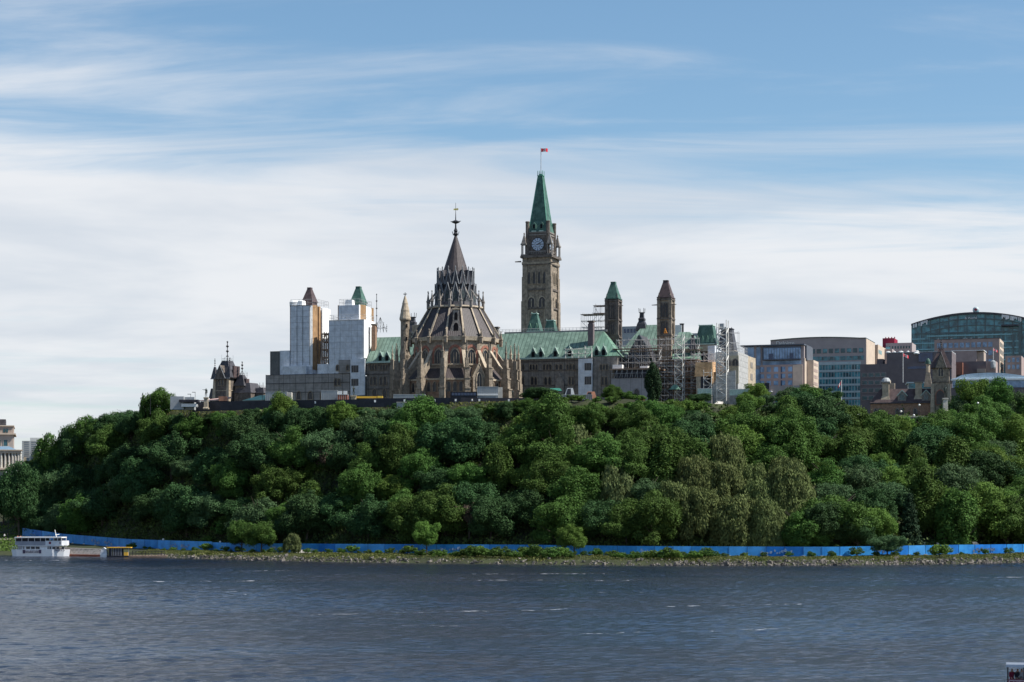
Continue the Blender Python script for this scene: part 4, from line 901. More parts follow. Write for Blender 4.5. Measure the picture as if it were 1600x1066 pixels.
def flag(label, F, u, v, z0, z1, fh, group=None, pole='scaffold_steel', r=.09, dirn=1, wave=.25, droop=0.):
    t = thing('flagpole', label, 'flag', F, (u, v, z0), group)
    MB().bar((u, v, z0), (u, v, z1), r, 6).lathe(u, v, [(.01, z1), (.14, z1 + .1), (.01, z1 + .22)], 6).build('pole', pole, t)
    L = fh * 1.9; n = 12
    def strip(a, b, name, m_, par):
        vs = []; ks = [a + (b - a) * i / n for i in range(n + 1)]
        for k in ks:
            x = u + dirn * (r + L * k * math.cos(droop)); y = v + wave * math.sin(k * 7) * (.3 + k); dz_ = -.12 * fh * k * k - L * k * math.sin(droop)
            vs += [(x, y - .015, z1 - .1 + dz_), (x, y - .015, z1 - .1 - fh + dz_), (x, y + .015, z1 - .1 + dz_), (x, y + .015, z1 - .1 - fh + dz_)]
        fs = []
        for i in range(n):
            p = 4 * i; fs += [(p, p + 4, p + 5, p + 1), (p + 2, p + 3, p + 7, p + 6), (p, p + 2, p + 6, p + 4), (p + 1, p + 5, p + 7, p + 3)]
        return MB().add(vs, fs + [(0, 1, 3, 2), (4 * n, 4 * n + 2, 4 * n + 3, 4 * n + 1)]).build(name, m_, par)
    fl_ = strip(.25, .75, 'flag', 'white_paint', t); strip(0, .25, 'red_band', 'red_flag', fl_); strip(.75, 1, 'red_band', 'red_flag', fl_)
    k = .5; cx = u + dirn * (r + L * k * math.cos(droop)); cy = v + wave * math.sin(3.5) * .8 - .06; cz = z1 - .1 - fh / 2 - .03 * fh - L * k * math.sin(droop); s = fh * .40
    leaf = [(0, -1), (.06, -.45), (.55, -.55), (.45, -.3), (1, .1), (.8, .2), (.85, .55), (.5, .42), (.42, .6), (.2, .35), (.28, .9), (.12, .8), (0, 1.1)]
    leaf = leaf + [(-a, b) for a, b in leaf[-2:0:-1]]
    MB().prism([(cx + a * s, cz + b * s) for a, b in leaf], cy - .02, cy).build('maple_leaf', 'red_flag', fl_); return t
flag('red and white flag flying from a tall mast on the clock tower spire', F, uc_, vc, z(268), z(227.5), 1.35, r=.12, wave=.3)
flg = bpy.data.objects
# small green mansard roofs in front of the clock tower
def mansard(F, pl, pr, v, yb, yt, topfrac, m, label, dep=None, zb=None, wall='stone_dark', name='roof_pavilion', dorm=0, ywall=None, crest=False):
    u0, u1 = fr_px(F, pl, pr, v); um = (u0 + u1) / 2; z = lambda p: F.z(p, um, v); D = dep or (u1 - u0); hw = (u1 - u0) / 2; q = hw * (1 - topfrac)
    zb = z(ywall) if ywall else (G0 if zb is None else zb)
    t = thing(name, label, 'building', F, (um, v + D / 2, zb))
    MB().box(u0 + .3, u1 - .3, v + .3, v + D - .3, zb, z(yb)).build('wall', wall, t)
    MB().box(u0 - .1, u1 + .1, v - .1, v + D + .1, z(yb) - .35, z(yb)).build('cornice', 'copper_trim' if 'copper' in m else 'stone_grey', t)
    rf = MB().fr((u0, u1, v, v + D), (u0 + q, u1 - q, v + q, v + D - q), z(yb), z(yt)).build('roof', m, t)
    mb = MB().box(u0 + q - .2, u1 - q + .2, v + q - .2, v + D - q + .2, z(yt), z(yt) + .3)
    for a in (u0 + q, u1 - q):
        mb.bar((a, v + q, z(yt)), (a, v + q, z(yt - 3)), .1)
    mb.build('ridge_cap', 'copper_trim' if 'copper' in m else 'iron', rf)
    for k in range(dorm):
        x = u0 + (u1 - u0) * (k + .5) / dorm; h = (z(yt) - z(yb)) * .45
        MB().prism([(x - .8, z(yb) + .2), (x + .8, z(yb) + .2), (x, z(yb) + h)], v + .1, v + 2.5).build('dormer', 'copper_hip' if 'copper' in m else m, t)
    return t
mansard(CB, 823, 843, 30, 517, 490, .38, 'copper_dark', 'small steep green mansard in front of the clock tower, left one', dorm=2)
mansard(CB, 850, 867, 28, 519, 501, .62, 'copper_dark', 'small squat green mansard in front of the clock tower, right one')
chimney(775, 8, 9, 511, ze + 1, 'short green-capped stone chimney peeping over the right of the library roof', 'stone_grey')
u0, u1 = fr_px(CB, 908, 944, 20); scaffold(CB, u0, u1, 20, 25, CB.z(521, u0, 20), CB.z(492, u0, 20), 'open steel scaffolding left of the green-topped tower', 2.4, 2.4, (1.,), r=.07)
u0, u1 = fr_px(CB, 928, 944, 20.5); scaffold(CB, u0, u1, 20.5, 24.5, CB.z(491.5, u0, 20), CB.z(478, u0, 20), 'small decked scaffold stage against the green-topped tower', 2.4, 2.6, (.1, 1.,), r=.08)
u0, u1 = fr_px(CB, 884, 925, -2.6); scaffold(CB, u0, u1, -3.2, -2.5, CB.z(560, u0, -3), CB.z(546, u0, -3), 'pale scaffold lattice along the eaves above the white sheeting panel', 2.2, 1.7, (), 'scaffold_pale', .07, seed=4)
# ---------------------------------------------------------------- west end of the block, under scaffolding
F = CB
we = thing('west_wing', 'green roofed wing behind the scaffolding right of the long roof', 'building', F, (F.u(1020, 20), 20, G0))
def hip(par, pl, pr, v, D, yb, yt, ins, m='copper', name='roof', insr=None):
    u0, u1 = fr_px(F, pl, pr, v); um = (u0 + u1) / 2; i2 = ins if insr is None else insr
    return MB().fr((u0, u1, v, v + D), (u0 + ins, u1 - i2, v + D * .45, v + D * .55), F.z(yb, um, v), F.z(yt, um, v + D / 2)).build(name, m, par)
MB().box(F.u(972, 24), F.u(1085, 24), 24, 50, G0, F.z(547, F.u(1030, 24), 24)).build('wall', 'stone_grey', we)
hip(we, 970, 1060, 22, 26, 548, 508, 5.5)
hip(we, 1046, 1098, 13, 20, 545, 519, 1.5, insr=7)
MB().box(F.u(1048, 14), F.u(1090, 14), 14, 32, G0, F.z(545, F.u(1070, 14), 14)).build('wall', 'stone', we)
MB().fr((F.u(1050, 8), F.u(1093, 8), 8, 14.2), (F.u(1050, 12), F.u(1093, 12), 13.5, 14.2), F.z(562, F.u(1070, 8), 8), F.z(551, F.u(1070, 12), 12)).build('lean_to_roof', 'copper_hip', we)
MB().box(F.u(1050, 8.2), F.u(1092, 8.2), 8.2, 14, G0, F.z(562, F.u(1070, 8), 8)).build('wall', 'brickwork', we)
u = F.u(998, 14); MB().prism([(u - 5, F.z(568, u, 14)), (u + 5, F.z(568, u, 14)), (u + 3.2, F.z(545, u, 14)), (u, F.z(523, u, 14)), (u - 3.2, F.z(545, u, 14))], 14, 26).build('dark_gable', 'slate_plain', we)
MB().box(F.u(966, 10), F.u(1046, 10), 10.5, 22, G0, F.z(566, F.u(1000, 10), 10)).build('wall', 'stone_dark', we)
# low screened wall with decking on top
lw = thing('screened_wall', 'low pale grey screened wall with a scaffold deck on top, beside the dark tree', 'wall', F, (F.u(985, -4), -4, G0))
u0, u1 = fr_px(F, 955, 1016, -4); MB().box(u0, u1, -4, 2, G0, F.z(591, (u0 + u1) / 2, -4)).build('wall', mat('screen_light', (.30, .29, .30), var=.12, seam=(0, 4, .03)), lw)
for p in (972, 995): 
    lancet(lw, F.u(p, -4), 1.8, F.z(624, F.u(p, -4), -4), F.z(608 if p > 990 else 613, F.u(p, -4), -4), -4, 'stone_grey')
MB().box(F.u(953, -5), F.u(1030, -5), -5, 4, F.z(578, F.u(985, -5), -5), F.z(575.5, F.u(985, -5), -5)).build('deck', 'plank', lw)
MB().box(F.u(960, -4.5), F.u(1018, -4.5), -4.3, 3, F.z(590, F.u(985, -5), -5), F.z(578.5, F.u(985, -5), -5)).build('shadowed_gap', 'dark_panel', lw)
mb = MB()
for k in range(16):
    x = F.u(956 + k * 4, -5); x2 = F.u(960 + k * 4, -5); za, zb_ = F.z(591, x, -5), F.z(578, x, -5); mb.bar((x, -5, za), (x2, -5, zb_) if k % 2 else (x, -5, zb_), .06)
mb.bar((F.u(955, -5), -5, F.z(584, u0, -5)), (F.u(1018, -5), -5, F.z(584, u0, -5)), .06); mb.build('deck_truss', 'scaffold_steel', lw)
box = MB(); box_px(box, F, 957, 972, 570, 576, -3, 3); box_px(box, F, 1000, 1012, 572, 576, -3, 3); box.build('stacked_material', 'white_paint', lw)
specs = [(963, 1090, 6, 9, 622, 530, 'big grey scaffolding grid right of the green-topped tower', 3, (.3, .52, .8)), (958, 1030, 0, 3, 576, 545, 'scaffolding on the deck above the pale screened wall', 5, (1.,)),
         (1028, 1090, -3, 2, 626, 562, 'dense scaffolding in front of the brown tower foot', 7, (.3, .6, .98)), (1080, 1128, -2, 4, 612, 553, 'twisted bright scaffolding over the orange plywood hoarding', 9, (.5,))]
for pl, pr, v, v1, yb, yt, lab, sd, dk in specs:
    u0, u1 = fr_px(F, pl, pr, v); scaffold(F, u0, u1, v, v1, max(G0, F.z(yb, (u0 + u1) / 2, v)), F.z(yt, (u0 + u1) / 2, v), lab, 2.3, 2.1, dk, r=.055, seed=sd)
for px, yt, yb, lab in ((1062, 522, 622, 'pale lattice hoist mast right of the brown tower'), (1107, 578, 630, 'short pale lattice hoist mast before the orange hoarding')):
    v = -3.6; u = F.u(px, v); z = lambda p: F.z(p, u, v); t = thing('hoist_mast', lab, 'mast', F, (u, v, G0)); mb = MB(); w = 1.4
    for a in (-w, w):
        for b in (-w, w): mb.bar((u + a, v + b, G0), (u + a, v + b, z(yt)), .1)
    mb.build('standards', 'scaffold_pale', t); mb = MB(); n = int((z(yt) - G0) / 2.2)
    for k in range(n):
        za, zb_ = G0 + k * 2.2, G0 + (k + 1) * 2.2; s = 1 if k % 2 else -1; mb.bar((u - w * s, v - w, za), (u + w * s, v - w, zb_), .09).bar((u + w, v - w * s, za), (u + w, v + w * s, zb_), .09).bar((u - w, v - w, zb_), (u + w, v - w, zb_), .07).bar((u - w * s, v + w, za), (u + w * s, v + w, zb_), .07)
    mb.build('bracing', 'scaffold_pale', t)
mb = MB(); u = F.u(1040, 5.9); z = lambda p: F.z(p, u, 5.9)
ob = thing('rubble_chute', 'small orange debris tarp tied to the scaffolding on the brown tower', 'tarp', F, (u, 5.6, z(524)))
MB().prism([(u - .5, z(521)), (u + .7, z(521)), (u + .3, z(517)), (u - .1, z(513)), (u - .4, z(517))], 5.3, 5.7).build('tarp', 'orange_paint', ob)
# white steam stack and slate block behind
sm = thing('white_vent_stack', 'white rooftop flue with dark pipe behind the brown tower', 'flue', F, (F.u(1060, 30), 30, G0)); u = F.u(1060, 30); z = lambda p: F.z(p, u, 30)
MB().box(u - 1.6, u + 1.2, 30, 33, G0, z(508)).build('stack', 'white_paint', sm); MB().lathe(F.u(1064.5, 30), 31, [(.7, z(524)), (.7, z(507)), (.9, z(507)), (.9, z(505.5))], 10).build('pipe', 'iron', sm)
def slab(name, label, cat, pl, pr, yt, Y, dep, m, F=CB, zb=None, group=None, yb=None):
    u0, v = F.uv(pl, Y); u1 = F.u(pr, v); um = (u0 + u1) / 2; zb = TOPZ - 2 if zb is None else zb
    if yb: zb = F.z(yb, um, v)
    t = thing(name, label, cat, F, (um, v, zb), group); MB().box(u0, u1, v, v + dep, zb, F.z(yt, um, v)).build('wall', m, t); return t, u0, u1, v, (lambda p: F.z(p, um, v))
t, a, b, v, z = slab('office_block', 'pale bluish far block behind the green-topped tower', 'building', 972, 1000, 510, 1100, 20, 'grey_panel')
for k in range(5): rwin(t, a + 1 + k * 1.8, a + 2.2 + k * 1.8, z(520), z(514), v, 'glass_deep_blue')
t, a, b, v, z = slab('office_block', 'grey flat-roofed block behind the white flue and small spire', 'building', 1068, 1096, 521, 1000, 20, 'grey_panel')
for k in range(4): rwin(t, a + 1 + k * 2.1, a + 2.3 + k * 2.1, z(532), z(527), v, 'glass_deep_blue')
spirelet(1082.5, 12, 546, 522, 7, 'little dark spire at the left of the green mansard', 'slate_plain', False)
# mansard pavilion with green roof and wrapped neighbour
mansard(CB, 1086, 1117, 14, 537, 508.5, .66, 'copper_dark', 'big green mansard pavilion left of the white lattice mast', dorm=4, wall='stone', name='mansard_pavilion')
mp_ = bpy.data.objects['mansard_pavilion']; v = 13.5; mb = MB(); u0, u1 = fr_px(F, 1086, 1113, v); um = (u0 + u1) / 2; z = lambda p: F.z(p, um, v)
MB().box(u0, u1 + 1, v, v + .8, z(549), z(540)).build('pale_band', 'stone_pale', mp_)
for k in range(9): x = u0 + (u1 - u0) * (k + .5) / 9; MB().box(x - .28, x + .28, v - .2, v + .3, z(566), z(553)).build('window', 'void', mp_)
mansard(CB, 1121, 1147, 12, 547, 514, .62, 'slate_plain', 'dark mansard roof wrapped in poles behind the white lattice mast', wall='debris_net', name='mansard_pavilion')
nw = thing('netted_building', 'pale net-wrapped end pavilion right of the white lattice mast', 'building', F, (F.u(1140, 2), 2, G0))
u0, u1 = fr_px(F, 1115, 1153, 2); um = (u0 + u1) / 2; z = lambda p: F.z(p, um, 2)
MB().box(u0, u1, 2, 20, G0 - 3, z(550)).build('wall', 'debris_net', nw)
MB().box(u0 + .01 + (u1 - u0) * .55, u1 + .3, 1.6, 1.99, z(600), z(556)).build('netting', mat('net_yellow', (.40, .37, .28), var=.25, scale=.5), nw)
for px, yt, yb in ((1137, 562, 572), (1149, 562, 572), (1137, 580, 588)): lancet(nw, F.u(px, 1.6), 2.0, z(yb), z(yt), 1.58, 'stone_grey', 2)
MB().box(F.u(1106, 1), F.u(1117, 1), 1, 12, z(640), z(540)).build('white_sheeting', 'tarp_white', nw)
guard(nw, u0, u1, 2.2, 19, z(550), 2.4)
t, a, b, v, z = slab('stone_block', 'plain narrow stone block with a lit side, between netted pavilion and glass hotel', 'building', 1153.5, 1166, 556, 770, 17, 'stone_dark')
MB().box(b, b + .2, v + .1, v + 16.9, TOPZ - 2, z(555.5)).build('side_wall', 'stone_pale', t)  # the lit side is painted: a paler stone colour over the dark block
for k, (p, q) in enumerate(((573, 564), (592, 582))): MB().box(b + .2, b + .3, v + 7, v + 11, z(p), z(q)).build('window', 'stone_grey', t)
# lattice mast
v = -4.5; u = F.u(1129, v); z = lambda p: F.z(p, u, v); t = thing('lattice_mast', 'tall white lattice hoist mast before the netted pavilion', 'mast', F, (u, v, G0)); w = 1.7; mb = MB()
for a in (-w, w):
    for b in (-w, w): mb.bar((u + a, v + b, G0 - 2), (u + a, v + b, z(503) + a * .3), .17)
mb.build('standards', 'scaffold_pale', t); mb = MB(); n = int((z(503) - G0) / 2.4)
for k in range(n):
    za, zb_ = G0 + k * 2.4, G0 + (k + 1) * 2.4; s = 1 if k % 2 else -1
    mb.bar((u - w * s, v - w, za), (u + w * s, v - w, zb_), .15).bar((u + w, v - w * s, za), (u + w, v + w * s, zb_), .15).bar((u - w, v - w, zb_), (u + w, v - w, zb_), .1).bar((u - w * s, v + w, za), (u + w * s, v + w, zb_), .12).bar((u - w, v + w, zb_), (u + w, v + w, zb_), .1)
mb.build('bracing', 'scaffold_pale', t); MB().box(u - .9, u + .6, v - .9, v + .9, z(514), z(506)).box(u - 1.3, u + 1.2, v - 1.2, v + 1.2, z(514.6), z(514)).build('hoist_head', 'grey_panel', t)
u0, u1 = fr_px(F, 1140, 1152, 8); scaffold(F, u0, u1, 8, 12, F.z(551, u0, 8), F.z(520, u0, 8), 'thin access scaffold poles beside the dark wrapped mansard', 2.6, 3.2, (), r=.05, diag=False)
# orange plywood-coloured tarp hoarding and white sheet skirt
tp = thing('tarped_enclosure', 'orange brown tarp enclosure with a lit side at the foot of the scaffolding', 'enclosure', F, (F.u(1100, -4), -4, G0))
u0, u1 = fr_px(F, 1085, 1111, -4); um = u1; z = lambda p: F.z(p, um, -4)
MB().fr((u0, u1, -4, 3), (u0 + .5, u1 + .3, -4.3, 3), z(588), z(566)).build('front_tarp', 'tarp_orange', tp)
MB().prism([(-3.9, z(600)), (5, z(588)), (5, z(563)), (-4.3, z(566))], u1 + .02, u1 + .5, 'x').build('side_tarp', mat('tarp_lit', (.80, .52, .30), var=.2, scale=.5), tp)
MB().box(F.u(1095, -3.9), F.u(1106, -3.9), -3.9, 2, G0, z(588.2)).build('opening', 'dark_panel', tp); MB().box(F.u(1088, -3.9), F.u(1094.7, -3.9), -4, 2, G0, z(588.2)).build('post', 'stone_pale', tp)
MB().prism([(u1 + .6, z(640)), (u1 + 9, z(640)), (u1 + 9, z(580)), (u1 + 4, z(585)), (u1 + .6, z(606))], -5.2, -4.9).build('white_netting', 'debris_net', tp)
t = thing('site_canopy', 'small green striped canopy at the foot of the scaffolding', 'canopy', F, (F.u(1055, -6), -6, G0)); u = F.u(1055, -6); z = lambda p: F.z(p, u, -6)
MB().fr((u - 1.9, u + 1.9, -7.5, -4.5), (u - .5, u + .5, -6.2, -5.8), z(609), z(601)).build('roof', 'copper_hip', t); mb = MB()
for a in (-1.7, 1.7):
    for b in (-7.3, -4.7): mb.bar((u + a, b, G0), (u + a, b, z(609)), .08)
mb.build('legs_frame', 'iron', t)
for pl, pr, yt, yb, lab in ((1090, 1112, 608, 617, 'green glass railing left of the white netting'), (1140, 1171, 609, 618, 'pale long glass railing under the stone block')):
    u0, u1 = fr_px(F, pl, pr, -8); t = thing('glass_balustrade', lab, 'railing', F, ((u0 + u1) / 2, -8, F.z(yb + 3, u0, -8)))
    MB().box(u0, u1, -8, -7.85, F.z(yb, u0, -8), F.z(yt, u0, -8)).build('panel', 'copper_trim', t); MB().box(u0, u1, -8.1, -7.75, F.z(yt, u0, -8), F.z(yt, u0, -8) + .15).build('rail', 'white_paint', t)
    MB().box(u0, u1, -8, -4, F.z(yb + 30, u0, -8), F.z(yb, u0, -8) - .01).build('base_wall', 'grey_concrete', t)

# ================================================================ DARK-ROOFED BLOCK ON THE LEFT
F = Frame(0, 760, -30)
eY = 800.0
u0, v = F.uv(334, eY); u1 = F.u(358, v); um = (u0 + u1) / 2; z = lambda p: F.z(p, um, v); D = (u1 - u0)
et = thing('spired_tower', 'dark slate-roofed stone tower with iron crown and tall finial, far left of the hilltop', 'tower', F, (um, v + D / 2, G0)); vc2 = v + D / 2; hw = D / 2
MB().box(u0, u1, v, v + D, G0, z(590)).build('wall', 'stone_dark', et)
mb = MB()
for a in (u0, u1 - .9): mb.fr((a - .8, a + 1.2, v - .8, v + 1.2), (a - .1, a + .9, v - .1, v + .9), G0, z(590))
mb.fr((u1 - 1.2, u1 + .8, v + D - 1.2, v + D + .8), (u1 - .9, u1 + .1, v + D - .9, v + D + .1), G0, z(590)); mb.build('buttress', 'stone_pale', et)
rf = MB().fr((u0 - .8, u1 + .8, v - .8, v + D + .8), (um - hw * .62, um + hw * .62, vc2 - hw * .62, vc2 + hw * .62), z(591), z(573)).fr((um - hw * .62, um + hw * .62, vc2 - hw * .62, vc2 + hw * .62), (um - hw * .42, um + hw * .42, vc2 - hw * .42, vc2 + hw * .42), z(573), z(563.5)).build('roof', 'slate_plain', et)
MB().prism([(um - hw * .66, z(592)), (um + hw * .66, z(592)), (um + .2, z(571)), (um - .2, z(571))], v - 1.0, v + 2).build('gable', 'stone_dark', et)
tr = MB()
for s in (-1, 1): tr.bar((um + s * hw * .72, v - 1.05, z(592)), (um, v - 1.05, z(570.5)), .2)
tr.box(u0 - .9, u1 + .9, v - .95, v - .8, z(592.5), z(591)); tr.build('coping', 'lantern_light', et)
MB().box(u1 + .3, u1 + .9, vc2 - hw * .55, vc2 + hw * .5, z(590), z(572)).build('dormer', 'slate_brown', et)
lancet(et, um, 2.6, z(602), z(589), v, 'stone', 2); MB().prism(arch_pts(vc2, 1.6, z(602), z(590)), u1 - .02, u1 + .1, 'x').build('window', 'void', et)
MB().box(u0 - .15, u1 + .15, v - .15, v + D + .15, z(611), z(610)).build('string_course', 'stone_pale', et)
def crown(par, cx, cy, hw, z0, h, m='scaffold_steel'):
    mb = MB()
    for a in (-1, 0, 1):
        for b in (-1, 0, 1):
            if a or b: mb.bar((cx + a * hw, cy + b * hw, z0), (cx + a * hw, cy + b * hw, z0 + h * (1.6 if a and b else 1)), .06)
    for q in (.1, .6):
        for a, b in (((-1, -1), (1, -1)), ((1, -1), (1, 1)), ((1, 1), (-1, 1)), ((-1, 1), (-1, -1))): mb.bar((cx + a[0] * hw, cy + a[1] * hw, z0 + h * q), (cx + b[0] * hw, cy + b[1] * hw, z0 + h * q), .05)
    for a in (-1, 1):
        for b in (-1, 1): mb.bar((cx + a * hw, cy + b * hw, z0), (cx, cy, z0 + h * 1.5), .05)
    return mb.build('crown', m, par)
crown(et, um, vc2, hw * .42, z(563.5), 1.5, 'grey_panel'); mb = MB(); finial(mb, um, vc2, z(563.5), z(532.5), .17); mb.build('finial', 'iron', et)
for s in (-1, 1):
    MB().fr((um + s * hw * .95 - 1.1, um + s * hw * .95 + 1.1, v - .6, v + 1.6), (um + s * hw * .95 - .3, um + s * hw * .95 + .3, v + .2, v + .8), z(590), z(573)).build('corner_roof', 'slate_plain', et)
    mb = MB(); finial(mb, um + s * hw * .95, v + .5, z(574), z(560), .09); mb.build('corner_finial', 'iron', et)
t2v = v + 3; a0 = F.u(367, t2v); a1 = F.u(381, t2v); am = (a0 + a1) / 2
s2 = thing('spired_tower', 'smaller dark-roofed turret with a thin finial, right of the far left tower', 'tower', F, (am, t2v + 2.2, G0)); z2 = lambda p: F.z(p, am, t2v)
MB().box(a0, a1, t2v, t2v + 3.6, G0, z2(600)).build('wall', 'stone_dark', s2); MB().fr((a0 - .5, a1 + .5, t2v - .5, t2v + 4), (am - .8, am + .8, t2v + 1, t2v + 2.6), z2(603), z2(586)).build('roof', 'slate_plain', s2)
MB().box(am + .6, am + 2.6, t2v + 1, t2v + 3, z2(604), z2(592)).build('dormer', 'slate_brown', s2)
crown(s2, am, t2v + 1.8, .8, z2(586), 1.1, 'grey_panel'); mb = MB(); finial(mb, am, t2v + 1.8, z2(586), z2(565), .14); finial(mb, am + 2.2, t2v + 2, z2(592), z2(581), .05); mb.build('finial', 'iron', s2)
eb = thing('slate_wing', 'low stone wing with grey slate roofs around the far left tower', 'building', F, (F.u(370, v), v, G0))
for pl, pr, yb, yt, vv, top, m in ((326, 336, 622, 607, v + 2, .6, 'slate_plain'), (364, 392, 614, 598, v + 2, .5, 'slate_plain'), (384, 412, 614.5, 606, v + 5, .72, 'slate_plain')):
    p0, p1 = fr_px(F, pl, pr, vv); q = (p1 - p0) * (1 - top) / 2; pm = (p0 + p1) / 2
    MB().box(p0 + .3, p1 - .3, vv + .3, vv + 9, G0, F.z(yb, pm, vv)).build('wall', 'stone_dark', eb)
    rr_ = MB().fr((p0, p1, vv, vv + 9.3), (p0 + q, p1 - q, vv + q, vv + 9.3 - q), F.z(yb, pm, vv), F.z(yt, pm, vv)).build('roof', m, eb)
    if pl == 384: crown(rr_, pm, vv + 4.6, (p1 - p0) * .3, F.z(yt, pm, vv), .9); mb = MB(); finial(mb, p1 - q, vv + q, F.z(yt, pm, vv), F.z(598, pm, vv), .05); finial(mb, p1 - q - 1.6, vv + q, F.z(yt, pm, vv), F.z(598, pm, vv), .05); mb.build('finial', 'iron', rr_)
t = thing('green_shed', 'pale green sheet roof beside the far left slate wing', 'shed', F, (F.u(395, v - 12), v - 12, G0)); a0, a1 = fr_px(F, 378, 411, v - 12); zz = lambda p: F.z(p, a0, v - 12)
MB().add([(a0, v - 12, zz(626)), (a1, v - 12, zz(626)), (a1, v - 6, zz(617)), (a0 + 4, v - 6, zz(617)), (a0, v - 5.8, zz(626)), (a1, v - 5.8, zz(626))], [(0, 1, 2, 3), (3, 2, 5, 4), (0, 3, 4), (1, 5, 2)]).build('roof', mat('mint_sheet', (.26, .46, .36), var=.15, scale=.4), t); MB().box(a0 + .2, a1 - .2, v - 11.8, v - 6.1, G0, zz(626) - .02).build('wall', 'grey_concrete', t)
t = thing('pink_canopy', 'long pale pink canopy roof in front of the far left tower', 'canopy', F, (F.u(336, v - 12), v - 12, G0)); a0, a1 = fr_px(F, 313, 352, v - 12); MB().add([(a0, v - 13, zz(626)), (a1, v - 13, zz(625)), (a1, v - 8, zz(620.5)), (a0 + 3, v - 8, zz(623.5)), (a0, v - 13, zz(627.5)), (a1, v - 13, zz(627)), (a1, v - 8, zz(623)), (a0 + 3, v - 8, zz(625))], [(0, 1, 2, 3), (4, 7, 6, 5), (0, 4, 5, 1), (1, 5, 6, 2), (2, 6, 7, 3), (3, 7, 4, 0)]).build('roof', mat('pink_sheet', (.50, .34, .31), var=.1), t); MB().box(a0 + .5, a1 - .5, v - 12.5, v - 8.5, G0, zz(627.6)).build('wall', 'dark_panel', t)
MB().box(a1 - 2.2, a1 + .3, v - 13.3, v - 11, zz(628), zz(621)).build('orange_sheet', mat('orange_pale', (.75, .33, .2), var=.1), t)
t = thing('concrete_cabin', 'grey concrete cabin with a canopy beside the round tree at the left of the hilltop', 'cabin', WF, ((275 - 800) / F0 * 700, 700, TOPZ)); X = lambda p, Y: (p - 800) / F0 * Y; Z = lambda p, Y: CAMH + (HOR - p) / F0 * Y
MB().box(X(266, 700), X(287, 700), 700, 706, Z(640, 700), Z(619.5, 700)).box(X(287, 700) + .01, X(302, 700), 702, 706, Z(640, 700), Z(620, 700)).build('wall', 'grey_panel', t); MB().box(X(281, 700), X(311, 700), 698, 701.9, Z(628.5, 700), Z(625, 700)).build('canopy', 'dark_panel', t); MB().box(X(284, 700), X(308, 700), 699, 701.8, Z(636, 700), Z(631, 700)).build('counter', 'white_paint', t)
for px, yt, lab in ((305, 613, 'slim lamp post just left of the standing statue'), (298, 616, 'thin lamp post above the concrete cabin'), (235, 617, 'faint lamp post behind the round tree at far left'), (410, 606, 'thin mast by the left end of the screened wing')):
    t = thing('lamp_post', lab, 'lamp post', WF, (X(px, 705), 705, TOPZ - 2)); MB().bar((X(px, 705), 705, TOPZ - 2), (X(px, 705), 705, Z(yt, 705)), .09, 6, .06).build('post', 'iron', t); MB().box(X(px, 705) - 1.1, X(px, 705) + .1, 704.9, 705.1, Z(yt, 705) - .1, Z(yt, 705) + .08).build('lamp_head', 'iron', t)
statue(322, 700, TOPZ - .5, Z(621, 700), Z(606.5, 700), 'dark statue pointing left, standing on a pale plinth at the far left', 'point', math.pi, 'stone_pale', .9).rotation_euler = (0, 0, 0)
statue(552.5, 690, TOPZ - .5, Z(618, 690), Z(603, 690), 'dark statue before the two-windowed white sheeting panel left of the library', 'hold', .9)
statue(801, 690, TOPZ - .5, Z(622, 690), Z(609, 690), 'dark statue between the two sunlit buttresses right of the library', 'hold', .4)
statue(952.5, 690, TOPZ - .5, Z(620, 690), Z(606.5, 690), 'dark statue beside the pale screened wall, left of the single dark tree', 'stand', .5)
statue(1477, 735, TOPZ, Z(622, 735), Z(602, 735), 'dark statue on a tall pale plinth in front of the sandstone tower', 'stand', .3, 'concrete_pale', 1.05)

# ---------------------------------------------------------------- hilltop clutter: dark hoarding, containers, machines
fx = [(300, 637, 708), (345, 635.5, 700), (420, 634, 690), (500, 633, 682), (570, 632, 677), (600, 630.5, 676), (720, 629.5, 672), (815, 630, 672), (880, 632, 672), (1000, 635, 672)]
hf = thing('dark_hoarding', 'long low black site hoarding along the hilltop', 'hoarding', WF, (X(620, 680), 680, TOPZ)); mb = MB()
for (a, ya, Ya), (b, yb, Yb) in zip(fx, fx[1:]):
    p, q = X(a, Ya), X(b, Yb); za, zb_ = Z(ya - 8, Ya), Z(yb - 8, Yb); mb.add([(p, Ya, TOPZ - 1), (q, Yb, TOPZ - 1), (q, Yb, zb_), (p, Ya, za), (p, Ya + .15, TOPZ - 1), (q, Yb + .15, TOPZ - 1), (q, Yb + .15, zb_), (p, Ya + .15, za)], [(0, 1, 2, 3), (5, 4, 7, 6), (3, 2, 6, 7), (0, 3, 7, 4), (1, 5, 6, 2)])
mb.build('panel', 'dark_panel', hf)
def fy(px): return np.interp(px, [a[0] for a in fx], [a[2] for a in fx]), np.interp(px, [a[0] for a in fx], [a[1] for a in fx])
for px in (323, 493, 586, 632, 679, 712, 749, 795, 887):
    Y, y = fy(px); MB().box(X(px, Y) - .3, X(px, Y) + .3, Y - .08, Y - .01, Z(y - 2.5, Y), Z(y - 6, Y)).build('white_sign', 'white_paint', hf)
